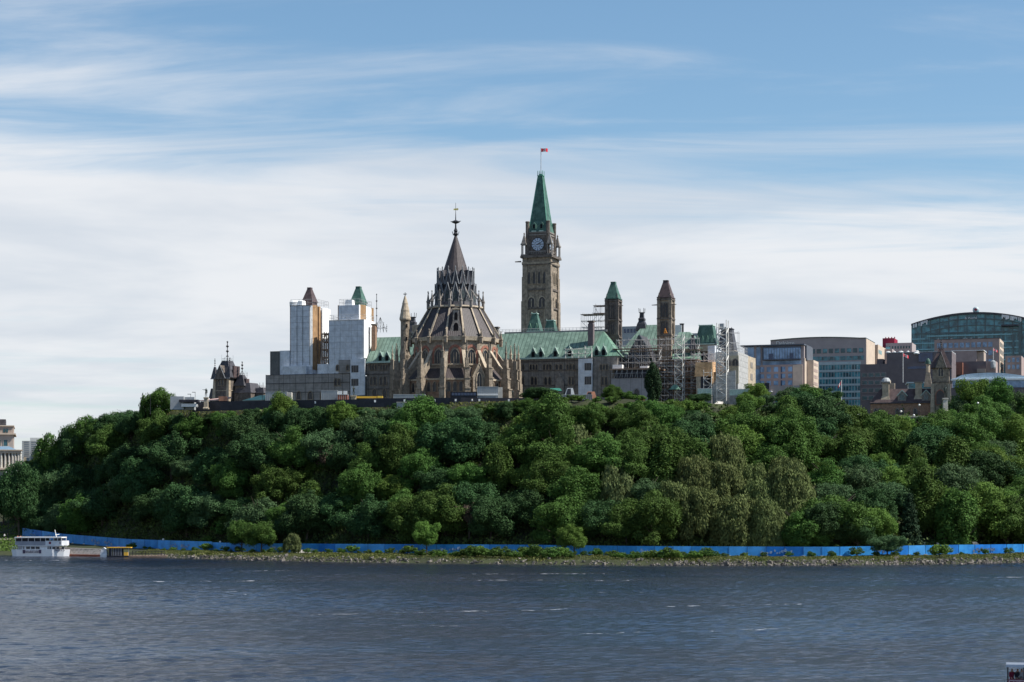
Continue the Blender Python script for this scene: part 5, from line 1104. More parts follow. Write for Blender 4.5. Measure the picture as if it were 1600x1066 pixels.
def container(pl, pr, yt, yb, Y, m, label, name='container', dep=4, end=None):
    t = thing(name, label, 'container', WF, (X((pl + pr) / 2, Y), Y + dep / 2, min(Z(yb, Y), TOPZ)))
    MB().box(X(pl, Y), X(pr, Y), Y, Y + dep, TOPZ - .6, Z(yt, Y)).build('body', m, t)
    if end: MB().box(X(pr, Y) + .01, X(pr + (pr - pl) * .22, Y), Y + .2, Y + dep - .2, TOPZ - .6, Z(yt, Y)).build('end_wall', end, t)
    mb = MB().box(X(pl, Y) - .1, X(pr, Y) + .1, Y - .1, Y + dep + .1, Z(yt, Y), Z(yt - .8, Y))
    n = max(3, int((X(pr, Y) - X(pl, Y)) / .6))
    for k in range(n + 1): x = X(pl, Y) + (X(pr, Y) - X(pl, Y)) * k / n; mb.box(x - .06, x + .06, Y - .06, Y - .005, TOPZ, Z(yt, Y))
    mb.build('ribs', 'grey_panel' if m != 'dark_panel' else 'iron', t); return t
container(415, 448, 613, 628, 700, 'grey_panel', 'beige site container behind the bright tree, left end of the screened wing', end='concrete_pale')
container(502, 527, 611, 628, 700, 'grey_panel', 'plain grey site container left of the red and white one', dep=5)
t = container(527.5, 543, 617, 626, 696, 'rust_red', 'red brown container with two white sign panels on top, left of the library')
for a in (528.5, 536.5): MB().box(X(a, 696), X(a + 6, 696), 696, 696.4, Z(617, 696), Z(611, 696)).build('white_panel', 'white_paint', t)
container(746, 778, 605, 618, 688, 'grey_panel', 'tall grey site cabin with white band at the right foot of the library', end='concrete_pale', dep=5)
MB().box(X(746, 688), X(778, 688), 687.8, 687.9, Z(618, 688), Z(615.5, 688)).build('white_band', 'white_paint', bpy.data.objects['container.003'])
container(704, 745, 613, 621, 684, 'dark_panel', 'low dark cabin with a row of black windows in front of the library', dep=3)
for k in range(8): MB().box(X(706 + k * 4.8, 684), X(710 + k * 4.8, 684), 683.85, 683.92, Z(618, 684), Z(614, 684)).build('window', 'glass_deep_blue', bpy.data.objects['container.004'])
container(615, 664, 617, 622, 686, 'grey_panel', 'long flat grey deck with sloping white edge in front of the stair turret', dep=4)
container(860, 925, 617.5, 628, 678, 'grey_concrete', 'low grey concrete terrace wall before the white sheeting panel', name='terrace_wall', dep=3)
t = thing('boom_lift', 'folded orange and yellow boom of a lift parked beside the statue', 'lift', WF, (X(577, 694), 694, TOPZ)); MB().box(X(557, 694), X(590, 694), 694, 694.8, Z(622.3, 694), Z(619.3, 694)).build('boom', 'amber_paint', t); MB().box(X(590, 694), X(598, 694), 693.6, 695.4, Z(622, 694), Z(619, 694)).build('basket', 'yellow_paint', t); MB().box(X(553, 694), X(556, 694), 693.4, 695.6, TOPZ, Z(618, 694)).lathe(X(555, 694), 693.3, [(.5, TOPZ), (.5, TOPZ + .5)], 10).build('base', 'concrete_pale', t)
t = thing('site_tent', 'green canopy on posts behind the rounded trees, right of the library', 'canopy', WF, (X(868, 690), 690, TOPZ)); MB().fr((X(857, 690), X(878, 690), 689, 694), (X(860, 690), X(875, 690), 690.5, 692.5), Z(611, 690), Z(606.5, 690)).build('roof', mat('tent_green', (.03, .16, .12), var=.2), t); MB().box(X(857, 690), X(857.6, 690), 689, 689.3, TOPZ, Z(611, 690)).box(X(877.4, 690), X(878, 690), 689, 689.3, TOPZ, Z(611, 690)).build('posts_frame', 'iron', t)
for px, w, m, lab, yt in ((889, 9, 'white_paint', 'white van parked on the terrace behind the rounded trees', 606.5), (922, 10, 'orange_pale', 'pale orange covered load at the foot of the white sheeting panel', 612), (957, 5, 'white_paint', 'white covered pile beside the dark statue right of the library', 617), (997, 11, 'red_paint', 'red machine half hidden left of the single dark tree', 620)):
    t = thing('site_vehicle', lab, 'vehicle', WF, (X(px, 686), 686, TOPZ)); x0, x1 = X(px - w, 686), X(px + w, 686); zt_ = Z(yt, 686); zm = zt_ - (zt_ - TOPZ) * .4
    MB().prism([(x0, TOPZ + .3), (x1, TOPZ + .3), (x1, zm), (x1 - .6, zt_), (x0 + 1.4, zt_), (x0 + .5, zm)], 686, 688).build('body', m, t); MB().prism([(x0 + .9, zm + .05), (x0 + 2.6, zm + .05), (x0 + 2.6, zt_ - .2), (x0 + 1.5, zt_ - .2)], 685.95, 685.99).build('window', 'pane', t)
    for a in (x0 + .9, x1 - .9): MB().prism([(a + .42 * math.cos(q * .52), TOPZ + .42 + .42 * math.sin(q * .52)) for q in range(12)], 685.9, 686.3).build('wheel', 'iron', t)
# stone lookout with two arches in the hill under the rim
t = thing('arched_lookout', 'grey stone terrace wall with two dark arches below the hilltop rim', 'wall', WF, (X(965, 655), 655, Z(660, 655))); MB().box(X(944, 655), X(987, 655), 655, 660, Z(665, 655), Z(639.5, 655)).build('wall', 'stone_grey', t)
for px in (957, 976): 
    MB().prism(arch_pts(X(px, 655), 2.0, Z(654, 655), Z(642, 655)), 654.93, 654.99).build('arch', 'void', t)
MB().box(X(943, 655), X(988, 655), 654.7, 660.2, Z(639.5, 655), Z(638, 655)).build('coping', 'stone_pale', t)
t = thing('retaining_wall', 'short grey blue wall sunk in the grass in front of the stair turret', 'wall', WF, (X(627, 668), 668, TOPZ - 2)); MB().box(X(620, 668), X(634, 668), 668, 669, TOPZ - 3, Z(629, 668)).build('wall', 'grey_panel', t)
MB().box(X(619.5, 668), X(634.5, 668), 667.8, 669.2, Z(629, 668), Z(628.2, 668)).build('coping', 'concrete_pale', t)
for px, c, lab in ((737.5, 'cloth_white', 'person in white standing before the black hoarding right of the library'), (951, 'cloth_white', 'person in a pale top standing beside the dark statue')):
    Y, y = fy(px); person((X(px, Y - 3), Y - 3, float(zt(X(px, Y - 3), Y - 3))), 0, 'stand', c, 'cloth_dark', lab)
# ================================================================ CITY BLOCKS ON THE RIGHT
F = Frame(250, 900, -18); GZ2 = TOPZ - 2
def grid(t, v, pxs, rows, F, glass, m=None, frame=None, zf=None, name='window', d=.12):
    for (a, b) in pxs:
        for (c, e) in rows: rwin(t, F.u(a, v), F.u(b, v), zf(e), zf(c), v, glass, frame, name, d)
def spread_px(a, b, n, fill=.62):
    w = (b - a) / n; return [(a + w * (i + .5 - fill / 2), a + w * (i + .5 + fill / 2)) for i in range(n)]
def text(body, loc, h, m, rotz, name, par=None, italic=0., sx=1.):
    cu = bpy.data.curves.new(name, 'FONT'); cu.body = body; cu.size = h; cu.extrude = .04; cu.shear = italic; cu.align_x = 'CENTER'; cu.align_y = 'CENTER'
    o = bpy.data.objects.new(name, cu); C.objects.link(o); dg = bpy.context.evaluated_depsgraph_get(); me = bpy.data.meshes.new_from_object(o.evaluated_get(dg)); bpy.data.objects.remove(o)
    o = bpy.data.objects.new(name, me); C.objects.link(o); me.materials.clear(); me.materials.append(M[m]); o.rotation_euler = (R(90), 0, rotz); o.scale = (sx, 1, 1)
    if par: o.parent = par; of = off_of(par); o.location = (loc[0] - of[0], loc[1] - of[1], loc[2] - of[2])
    else: o.location = loc
    return o
# curved brown and teal office block
Y0 = 985; u0, v = F.uv(1204, Y0); u1 = F.u(1353, v); um = (u0 + u1) / 2; z = lambda p: F.z(p, um, v)
t = thing('office_block', 'broad brown office block with teal window bands and a shallow curved roof', 'building', F, (um, v, GZ2))
n = 16; pts = [(u0 + (u1 - u0) * i / n, z(532 - 4.3 * math.sin(math.pi * min(1, i / n * .95 + .1) * .9))) for i in range(n + 1)]
MB().prism([(u0, GZ2), (u1, GZ2)] + pts[::-1], v, v + 30).build('wall', 'mauve_wall', t)
mb = MB()
for (a, b), (c, d) in zip(pts, pts[1:]): mb.add([(a, v - .5, b), (c, v - .5, d), (c, v + 30.4, d), (a, v + 30.4, b), (a, v - .5, b + .35), (c, v - .5, d + .35), (c, v + 30.4, d + .35), (a, v + 30.4, b + .35)], [(0, 3, 2, 1), (4, 5, 6, 7), (0, 1, 5, 4), (1, 2, 6, 5), (2, 3, 7, 6), (3, 0, 4, 7)])
mb.build('roof_edge', 'glass_dark_teal', t)
MB().box(u1 + .01, u1 + .2, v + .2, v + 29, z(572), z(531)).build('side_wall', 'beige_light', t)  # sun on the right end put into a lighter wall colour
cols = spread_px(1265.5, 1350, 9, .72)
grid(t, v, cols, ((545.5, 552.5),), F, 'glass_dark_teal', zf=z); grid(t, v, cols[::2], ((546, 551.5),), F, 'glass_teal', zf=z, d=.16)
grid(t, v, spread_px(1265.5, 1350, 9, .9), ((557.5, 564),), F, 'glass_teal', zf=z); grid(t, v, [(1297, 1302), (1284, 1287), (1340, 1346)], ((558, 563),), F, 'glass_dark_teal', zf=z, d=.17)
for i, y in enumerate((571, 582.5, 593, 604, 614, 626)):
    rwin(t, F.u(1262, v), F.u(1345, v), z(y + 7.5), z(y), v, 'glass_teal', d=.3, name='window_band')
    for a, b in ((1270, 1277), (1285, 1291), (1296, 1305), (1318, 1326)) if i % 2 else ((1266, 1278), (1300, 1305), (1331, 1338)): rwin(t, F.u(a, v), F.u(b, v), z(y + 7), z(y + 1), v - .3, 'glass_dark_teal', d=.06)
    MB().box(F.u(1262, v), F.u(1345, v), v - .45, v - .01, z(y + 10.6), z(y + 7.7)).build('spandrel', 'spandrel', t)
mb = MB()
for k in range(19): x = F.u(1262 + k * 4.6, v); mb.box(x - .1, x + .1, v - .5, v - .46, z(637), z(571))
mb.build('mullion', 'spandrel', t)
MB().box(F.u(1262, v), F.u(1345, v), v - .5, v - .01, z(570.8), z(566.5)).build('spandrel', 'spandrel', t)
text('Deloitte.', (F.u(1228, v), v - .35, z(535.4)), 2.7, 'white_paint', 0, 'sign_lettering', t)
w2, a, b, v2, z2 = slab('office_block', 'beige office wing with a sunlit side, right of the curved roof block', 'building', 1354, 1371, 539, 1000, 14, 'beige_wall', F)
MB().box(b + .01, b + .25, v2, v2 + 38, GZ2, z2(538.5)).build('side_wall', 'beige_light', w2); MB().box(b + .26, b + 4, v2 + 24, v2 + 37, GZ2, z2(540)).build('rear_wall', 'mauve_wall', w2)  # side slab in lighter beige carries the sunlight on the wing
grid(w2, v2, [(1355.5, 1361), (1364, 1367.5)], ((546, 552), (558, 562.5)), F, 'glass_dark_teal', zf=z2)
for k in range(3): MB().box(b + .26, b + .35, v2 + 2 + k * 4, v2 + 4.5 + k * 4, z2(552), z2(546)).build('window', 'glass_teal_pale', w2)
# blue glass hotel
Y0 = 900; u0, v = F.uv(1161, Y0); u1 = F.u(1254.5, v); um = (u0 + u1) / 2; z = lambda p: F.z(p, um, v)
t = thing('hotel', 'blue glass and brick building with a sunlit right side, left of the curved roof block', 'building', F, (um, v, GZ2))
MB().box(u0, u1, v + 3, v + 22, GZ2, z(540)).build('wall', 'mauve_wall', t); MB().box(u0 - 1.5, u1 + .3, v + 1.5, v + 22.3, z(540), z(538)).build('roof_edge', mat('slate_blue', (.10, .115, .14), var=.1), t)
rwin(t, F.u(1162.5, v), F.u(1176, v), z(575), z(541), v + 3, 'glass_blue', d=.3, name='glass_wall'); rwin(t, F.u(1180, v), F.u(1186.5, v), z(570), z(541), v + 3, 'glass_blue', d=.3, name='glass_wall')
rwin(t, F.u(1176, v), F.u(1176 + 11, v), z(610), z(576), v + 3, 'glass_blue', d=.4, name='glass_wall')
MB().box(F.u(1190, v), F.u(1250, v), v + 1.5, v + 2.99, z(561), z(541.5)).build('frame', 'slate_blue', t)
rwin(t, F.u(1192, v), F.u(1250, v), z(561), z(544), v + 1.5, 'glass_blue', d=.25, name='glass_wall'); rwin(t, F.u(1190, v), F.u(1250, v), z(569.5), z(563.5), v + 2.9, 'glass_blue', d=.4, name='glass_wall')
mb = MB()
for k in range(15): x = F.u(1192 + k * 4.2, v); mb.box(x - .07, x + .07, v + 1.1, v + 1.24, z(561), z(544))
mb.box(F.u(1190, v), F.u(1251, v), v + .9, v + 1.5, z(562.6), z(561)); mb.build('mullion', 'slate_blue', t)
for p in (1201, 1233): 
    MB().box(F.u(p, v), F.u(p + 6, v), v + 1.0, v + 1.2, z(561), z(552.5)).build('balcony_door', 'glass_deep_blue', t)
MB().box(F.u(1187, v), F.u(1252, v), v + 1, v + 2.99, GZ2, z(570)).build('brick_wall', 'brown_mid', t)
grid(t, v + 1, [(1187.5, 1194), (1198, 1204.5), (1209, 1216), (1222, 1227), (1231.5, 1238), (1244, 1249)], ((573.5, 581), (584.5, 591), (595, 602)), F, 'glass_blue', zf=z)
grid(t, v + 1, [(1187, 1188.5), (1220, 1222), (1242, 1244)], ((573, 582), (584, 592), (594.5, 603)), F, 'glass_deep_blue', zf=z, d=.2)
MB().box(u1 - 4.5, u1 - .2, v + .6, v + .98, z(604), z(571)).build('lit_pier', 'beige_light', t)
MB().box(u1 + .02, u1 + .3, v + 3, v + 21, GZ2, z(560)).build('side_wall', 'beige_light', t); MB().box(u1 - 3, u1 + .8, v + 5, v + 21, z(562), z(539.5)).build('upper_wall', 'slate_blue', t)  # sunlight on this side painted as paler beige, the bay below included
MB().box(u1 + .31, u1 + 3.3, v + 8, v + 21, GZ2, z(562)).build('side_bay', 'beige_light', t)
for k in range(8): 
    for (c, e) in ((566, 570), (575, 580), (585, 590), (596, 601)):
        if k < 3: MB().box(u1 + 3.31, u1 + 3.4, v + 9 + k * 3.6, v + 11 + k * 3.6, z(e), z(c)).build('window', 'brown_mid', t)
lo_, a, b, v2, z2 = slab('low_building', 'low mauve building with a dark roof box, at the foot of the glass hotel', 'building', 1178, 1262, 603, 880, 14, 'mauve_wall', F, zb=GZ2 - 4)
MB().box(F.u(1180, v2), F.u(1203, v2), v2 - 1.5, v2 - .01, z2(611), z2(598.5)).build('dark_box', 'dark_panel', lo_); MB().box(F.u(1172, v2), F.u(1207, v2), v2 - 2, v2 - .02, z2(612.5), z2(611.1)).build('canopy', 'white_paint', lo_); rwin(lo_, F.u(1212, v2), F.u(1226, v2), z2(628), z2(615), v2, 'glass_teal', d=.3)
# far blocks behind
t, a, b, v, z = slab('penthouse_block', 'crimson rooftop block above the beige far buildings', 'building', 1379, 1397, 528.5, 1040, 14, 'crimson_wall', F)
MB().box(b, b + .2, v, v + 10, z(545), z(530)).build('side_wall', 'crimson_wall', t); mb = MB()
for k in range(4): mb.box(a + 1.2 + k * 1.5, a + 1.6 + k * 1.5, v + 1, v + 2, z(528.5), z(526.5))
mb.build('roof_vents', 'crimson_wall', t)
t, a, b, v, z = slab('office_block', 'pale mauve far block between the crimson box and the glass arch', 'building', 1384, 1425, 536, 1030, 16, 'mauve_wall', F); grid(t, v, spread_px(1388, 1423, 8, .5), ((541, 545),), F, 'glass_dark_teal', zf=z); MB().box(F.u(1384, v), F.u(1391, v), v - .3, v - .01, z(551), z(542)).build('glass_wall', 'glass_teal_pale', t)
# glass arch building with a ball
Y0 = 1100; u0, v = F.uv(1424, Y0); u1 = F.u(1640, v); um = (u0 + u1) / 2; z = lambda p: F.z(p, F.u(1500, v), v)
t = thing('glass_arch_building', 'large teal glass building with a long curved roof', 'building', F, (um, v, GZ2)); n = 28
ay = lambda p: 488.5 + 18.5 * ((p - 1530) / 106.0) ** 2
pts = [(F.u(p, v), F.z(ay(p), F.u(p, v), v)) for p in np.linspace(1424, 1640, n + 1)]
MB().prism([(u0, GZ2), (u1, GZ2)] + pts[::-1], v, v + 40).build('glass_wall', 'glass_teal', t)
def arcband(dy, th, m, name, d0, p0=1424, p1=1640, flat=None):
    mb = MB(); P = np.linspace(p0, p1, 24)
    for a, b in zip(P, P[1:]):
        ua, ub = F.u(a, v), F.u(b, v); za, zb_ = F.z(ay(a) + dy, ua, v), F.z(ay(b) + dy, ub, v)
        mb.add([(ua, v - d0, za - th), (ub, v - d0, zb_ - th), (ub, v - d0, zb_), (ua, v - d0, za), (ua, v - .01, za - th), (ub, v - .01, zb_ - th), (ub, v - .01, zb_), (ua, v - .01, za)], [(0, 1, 2, 3), (3, 2, 6, 7), (1, 0, 4, 5)])
    return mb.build(name, m, t)
arcband(-.6, 1.0, 'slate_plain', 'roof_edge', 1.2)
for dy in (9, 19): arcband(dy, .55, 'glass_dark_teal', 'mullion_band', .35, 1446, 1612)
mb = MB()
for k in range(13): p = 1440 + k * 14.2; x = F.u(p, v); mb.box(x - .28, x + .28, v - .3, v - .02, F.z(532, x, v), F.z(ay(p) + 1, x, v))
mb.build('mullion', 'glass_dark_teal', t); mb = MB()
for k in range(60): p = 1426 + k * 3.5; x = F.u(p, v); mb.box(x - .09, x + .09, v - .2, v - .02, GZ2, F.z(521, x, v))
mb.build('thin_mullion', 'glass_dark_teal', t)
MB().box(F.u(1430, v), F.u(1596, v), v - .5, v - .02, z(521.5), z(519)).build('floor_band', 'glass_dark_teal', t)
for y, a, b in ((523.5, 1448, 1583), (534.5, 1425, 1596), (544, 1425, 1596), (527.5, 1425, 1446), (553, 1425, 1596), (563, 1560, 1596)): MB().box(F.u(a, v), F.u(b, v), v - .6, v - .02, z(y + 1.8), z(y)).build('pale_band', 'glass_teal_pale', t)
MB().box(F.u(1582, v), F.u(1585, v), v - 1.2, v - .02, GZ2, z(524)).box(F.u(1592, v), F.u(1596, v), v - 1.2, v - .02, GZ2, z(508)).build('pier', 'glass_dark_teal', t)
MB().box(F.u(1565, v), F.u(1592, v), v - 3, v - .02, z(512.5), z(510)).build('terrace', 'slate_plain', t)
st_ = MB(); rg = random.Random(5)                # white steel props under the roof ends
for a, b in ((1428, 1452), (1566, 1596)):
    p = a
    while p < b:
        x = F.u(p, v - 1.4); yt = ay(p) + 1.5; st_.box(x - rg.uniform(.2, .75), x + .3, v - 1.5, v - 1.3, F.z(yt + rg.uniform(3, 7), x, v), F.z(yt, x, v)); p += rg.uniform(2.2, 4.2)
st_.build('white_roof_steel', 'white_paint', t)
text('& World', (F.u(1517, v), v - .7, F.z(497.3, F.u(1517, v), v)), 1.7, 'white_paint', 0, 'sign_lettering', t); text('Export', (F.u(1489, v), v - .7, F.z(498.3, F.u(1489, v), v)), 1.3, 'spandrel', 0, 'sign_lettering', t)
x = F.u(1524.5, v); zc = F.z(484, x, v); k = F.w(x, v).y / F0; r = 5.2 * k
bl = thing('roof_ball', 'silver ball with a red maple leaf on top of the curved glass roof', 'ball', F, (x, v + 2, zc - r)); MB().lathe(x, v + 2, [(r * math.sin(math.pi * i / 14), zc - r * math.cos(math.pi * i / 14)) for i in range(15)], 24).build('ball', 'spandrel', bl, smooth=True)
leaf = [(0, -1), (.06, -.45), (.55, -.55), (.45, -.3), (1, .1), (.8, .2), (.85, .55), (.5, .42), (.42, .6), (.2, .35), (.28, .9), (.12, .8), (0, 1.1)]; leaf = leaf + [(-a, b) for a, b in leaf[-2:0:-1]]
MB().prism([(x + a * r * .55, zc + b * r * .55) for a, b in leaf], v + 2 - r - .03, v + 2 - r * .55).build('maple_leaf', 'crimson_wall', bl)
MB().lathe(x, v + 2, [(.5, zc - r - 1), (.4, zc - r * .8)], 8).build('stand', 'iron', bl)
# brown office with two rows of blue windows
t, a, b, v, z = slab('office_block', 'brown office block with blue windows and a sunlit right edge, below the glass arch', 'building', 1460, 1561, 530, 980, 24, 'brown_mid', F)
MB().box(b + .01, b + .3, v + .3, v + 23.5, GZ2, z(529.7)).build('side_wall', 'beige_light', t); MB().box(a - .2, b + .4, v - .2, v + 24.2, z(530), z(529.3)).build('parapet', 'slate_plain', t)  # sunlit edge made by colour: beige slab over the brown side
grid(t, v, spread_px(1463, 1552, 10, .7), ((535.5, 543), (548.5, 556), (562, 569), (574, 581)), F, 'glass_blue', zf=z)
for k in range(3):
    for (c, e) in ((535, 542), (546, 553), (557, 564), (568, 574), (578, 583)): MB().box(b + .31, b + .4, v + 3 + k * 7, v + 6.5 + k * 7, z(e), z(c)).build('window', 'glass_dark_teal', t)
mb = MB()
for p in (1464, 1485, 1505, 1509, 1516, 1528): x = F.u(p, v); mb.box(x - .4, x + .4, v + 3, v + 4, z(530), z(527.5))
mb.build('roof_plant', 'grey_panel', t)
t, a, b, v, z = slab('office_block', 'lower brown wing with blue windows at the right edge', 'building', 1571, 1596, 556, 975, 18, 'brown_mid', F); grid(t, v, spread_px(1573, 1594, 3, .62), ((559, 566), (570, 577)), F, 'glass_blue', zf=z)
t, a, b, v, z = slab('rooftop_block', 'brown box with a white parapet in front of the blue-windowed office', 'building', 1486, 1526, 548.5, 930, 14, 'brown_mid', F); MB().box(b + .01, b + 3, v + 2, v + 13, z(600), z(550)).build('side_bay', 'beige_wall', t); MB().box(a, b + 3.2, v - .2, v + 14, z(548.5), z(547.5)).build('parapet', 'white_paint', t)
t, a, b, v, z = slab('rooftop_block', 'dark brown flat block behind the long silver roof', 'building', 1487, 1541, 565, 900, 12, 'brown_wall', F); MB().box(b + .01, b + 4, v + 1, v + 11, GZ2, z(565)).build('side_bay', 'brown_mid', t); MB().box(a, a + 5, v - 3, v - .01, z(586), z(567)).build('brick_box', 'stone_red', t)
MB().lathe(F.u(1552, v), v - 1, [(.9, z(577)), (1.1, z(575)), (1.1, z(566)), (.5, z(564.5))], 12).build('roof_tank', 'grey_panel', t); MB().box(F.u(1527, v), F.u(1540, v), v - 1.5, v - .02, z(583), z(577)).build('small_box', 'beige_wall', t)
# dark brown block
t, a, b, v, z = slab('office_block', 'very dark brown block with windows on the left, behind the sandstone tower', 'building', 1344, 1487, 568, 880, 18, 'brown_wall', F, zb=GZ2 - 3)
MB().box(F.u(1385, v), F.u(1487, v), v + .8, v + 17.5, z(568.5), z(551)).build('upper_wall', 'brown_wall', t); MB().box(F.u(1385, v), F.u(1487, v), v + .6, v + 17.7, z(551), z(550)).build('parapet', 'grey_panel', t)
MB().box(F.u(1368, v), F.u(1378, v), v + 4, v + 9, z(568), z(559)).build('penthouse', 'brown_wall', t)
grid(t, v, [(1347, 1355), (1357, 1365), (1367, 1375), (1376.5, 1384)], ((582, 588), (594, 600), (606, 612), (618, 624)), F, 'glass_dark_teal', zf=z, frame='mauve_wall')
MB().box(F.u(1435, v), F.u(1457, v), v + .3, v + .79, z(566), z(552)).build('black_panel', 'glass_deep_blue', t); MB().box(F.u(1418, v), F.u(1447, v), v - .2, v - .01, z(577), z(573)).build('black_panel', 'glass_deep_blue', t)
mb = MB()
for p, w in ((1387, 1.0), (1397, .5), (1407, 1.0), (1418, .6), (1432, .9)): x = F.u(p, v); mb.lathe(x, v + 1.5, [(w, z(551)), (w, z(549)), (w * .5, z(548))], 8)
mb.lathe(F.u(1432, v), v + .4, [(.1, z(554.5)), (1.2, z(553.5)), (1.3, z(552)), (.4, z(550.5))], 10); mb.build('roof_dishes', 'white_paint', t)
# long silver roof
F = Frame(250, 820, -8); u0, v = F.uv(1470, 820); u1 = F.u(1612, v); um = (u0 + u1) / 2; z = lambda p: F.z(p, F.u(1540, v), v)
t = thing('glass_roofed_hall', 'long low hall with a shallow silver blue glass roof behind the green trees', 'building', F, (um, v, GZ2)); P = np.linspace(1487, 1604, 16); top = [(F.u(p, v), z(582.5 + 6 * ((p - 1545) / 58) ** 2 if p > 1500 else 588.5 + (1500 - p) * .25)) for p in P]
MB().prism([(F.u(1480, v), z(592))] + [(F.u(1608, v), z(592))] + top[::-1], v, v + 30).build('roof', 'silver_roof', t)
MB().box(F.u(1486, v), F.u(1604, v), v - .8, v - .01, z(594.5), z(591.8)).build('roof_edge', 'white_paint', t); MB().box(F.u(1488, v), F.u(1602, v), v - .3, v - .01, z(606), z(594.6)).build('glass_wall', 'glass_blue', t); MB().box(u0, u1, v, v + 20, GZ2 - 3, z(606)).build('wall', 'brown_wall', t)
MB().box(F.u(1417, v - 2), F.u(1458, v - 2), v - 2, v + 10, z(598.5), z(596.5)).box(F.u(1420, v - 2), F.u(1457, v - 2), v - 1.5, v + 9, GZ2, z(598.6)).build('flat_wing', 'spandrel', t); MB().box(F.u(1420, v - 2), F.u(1457, v - 2), v - 1.7, v - 1.52, z(606), z(599)).build('glass_wall', 'glass_teal', t)
# sandstone building with tower
F = Frame(210, 770, -14); u0, v = F.uv(1360, 775); u1 = F.u(1459, v); um = (u0 + u1) / 2; z = lambda p: F.z(p, um, v)
t = thing('sandstone_house', 'sandstone range with a brown mansard roof and tall chimneys on the right', 'building', F, (um, v, TOPZ - 2))
MB().box(u0, u1 + 8, v, v + 14, TOPZ - 4, z(629)).build('wall', 'brickwork', t); q = 3.4
rf = MB().fr((u0 - .3, u1 + .5, v - .4, v + 14.4), (u0 + q, u1 + .5, v + 3.2, v + 11), z(630), z(607)).build('roof', 'slate_brown', t); MB().box(u0 - .4, u1, v - .6, v - .41, z(630.6), z(629)).build('gutter', 'slate_plain', rf)
for px in (1368, 1374, 1402, 1409, 1430): lancet(t, F.u(px, v), 1.1, z(648), z(639), v, 'stone_grey')
for px in (1409.5, 1447):
    x = F.u(px, v); d = MB().prism([(x - 1.6, z(628)), (x + 1.6, z(628)), (x + 1.6, z(618)), (x, z(610.5)), (x - 1.6, z(618))], v + .1, v + 5).build('dormer', 'stone_grey', t); MB().box(x - .85, x + .85, v + .02, v + .09, z(625), z(616.5)).build('pane', 'glass_dark_teal', d); tr = MB(); tr.bar((x - 2, v, z(619)), (x, v, z(610)), .16); tr.bar((x + 2, v, z(619)), (x, v, z(610)), .16); tr.build('coping', 'copper_trim', d)
for px, w, yb in ((1384, 1.35, 628), (1435.5, 1.35, 628)):
    x = F.u(px, v + 2); zz = z; c_ = MB().fr((x - w * 1.5, x + w * 1.5, v + .3, v + 3.5), (x - w, x + w, v + .9, v + 3), z(yb), z(618)).box(x - w * .9, x + w * .9, v + .9, v + 3, z(618), z(598)).build('chimney', 'stone_pale', t); MB().box(x - w * 1.25, x + w * 1.25, v + .5, v + 3.4, z(598), z(596.5)).build('cap', 'stone_grey', c_)
x = F.u(1384, v + 6); MB().lathe(x, v + 7, [(1.6, z(598)), (1.8, z(594)), (1.5, z(591)), (1.0, z(588.5)), (.3, z(588))], 10).build('roof_vent', 'grey_panel', t); x = F.u(1393, v + 6); MB().box(x - 1.2, x + 1.2, v + 6, v + 8, z(610), z(597)).lathe(x - 1, v + 7, [(.7, z(597)), (.7, z(593)), (.2, z(592))], 8).build('chimney', 'stone_pale', t)
v2 = v - 1.5; t0, t1 = fr_px(F, 1457, 1483, v2); tm_ = (t0 + t1) / 2; D = (t1 - t0) * .8; zt2 = lambda p: F.z(p, tm_, v2)
tw = thing('sandstone_tower', 'sandstone tower with a steep maroon gabled roof and iron finial on the right', 'tower', F, (tm_, v2 + D / 2, TOPZ - 2))
MB().box(t0, t1, v2, v2 + D, TOPZ - 3, zt2(574)).build('wall', 'stone', tw); mb = MB()
for a in (t0, t1): mb.fr((a - .9, a + .9, v2 - .9, v2 + 1.2), (a - .5, a + .5, v2 - .3, v2 + .8), TOPZ - 3, zt2(600))
mb.build('buttress', 'stone_pale', tw); MB().box(t0 - .2, t1 + .2, v2 - .2, v2 + D + .2, zt2(598), zt2(596.5)).build('string_course', 'stone_dark', tw)
MB().fr((t0 - .9, t1 + .9, v2 - .9, v2 + D + .9), (tm_ - .9, tm_ + .9, v2 + D / 2 - .5, v2 + D / 2 + .5), zt2(575), zt2(545)).build('roof', 'slate_brown', tw)
hw = (t1 - t0) / 2; MB().prism([(tm_ - hw * .62, zt2(575)), (tm_ + hw * .62, zt2(575)), (tm_, zt2(551))], v2 - .95, v2 + D / 2).build('gable', 'stone', tw); tr = MB()
for s in (-1, 1): tr.bar((tm_ + s * hw * .7, v2 - 1.0, zt2(575)), (tm_, v2 - 1.0, zt2(550)), .2)
tr.build('coping', 'slate_plain', tw); lancet(tw, tm_, 1.8, zt2(588), zt2(574), v2, 'stone_pale', 2); lancet(tw, tm_ - .2, 3.0, zt2(632), zt2(610), v2, 'stone_red', 1); MB().prism(arch_pts(v2 + D / 2, 1.4, zt2(588), zt2(576)), t1 - .01, t1 + .1, 'x').build('window', 'void', tw)
crown(tw, tm_, v2 + D / 2, .9, zt2(545), 1.3, 'iron'); mb = MB(); finial(mb, tm_, v2 + D / 2, zt2(545), zt2(530), .1); mb.build('finial', 'iron', tw)
x, vv = F.uv(1450, 782); zz = lambda p: F.z(p, x, vv); t = thing('cupola', 'slim stone cupola with a small green dome just left of the sandstone tower', 'cupola', F, (x, vv, TOPZ)); MB().fr((x - 1.6, x + 1.6, vv - 1.2, vv + 1.2), (x - .7, x + .7, vv - .7, vv + .7), zz(605), zz(582)).lathe(x, vv, [(.8, zz(582)), (.75, zz(570)), (1.0, zz(569))], 8).build('shaft', 'stone_pale', t); MB().lathe(x, vv, [(1.1, zz(569)), (1.0, zz(565)), (.7, zz(562)), (.2, zz(560))], 10).build('dome', 'copper_dark', t)
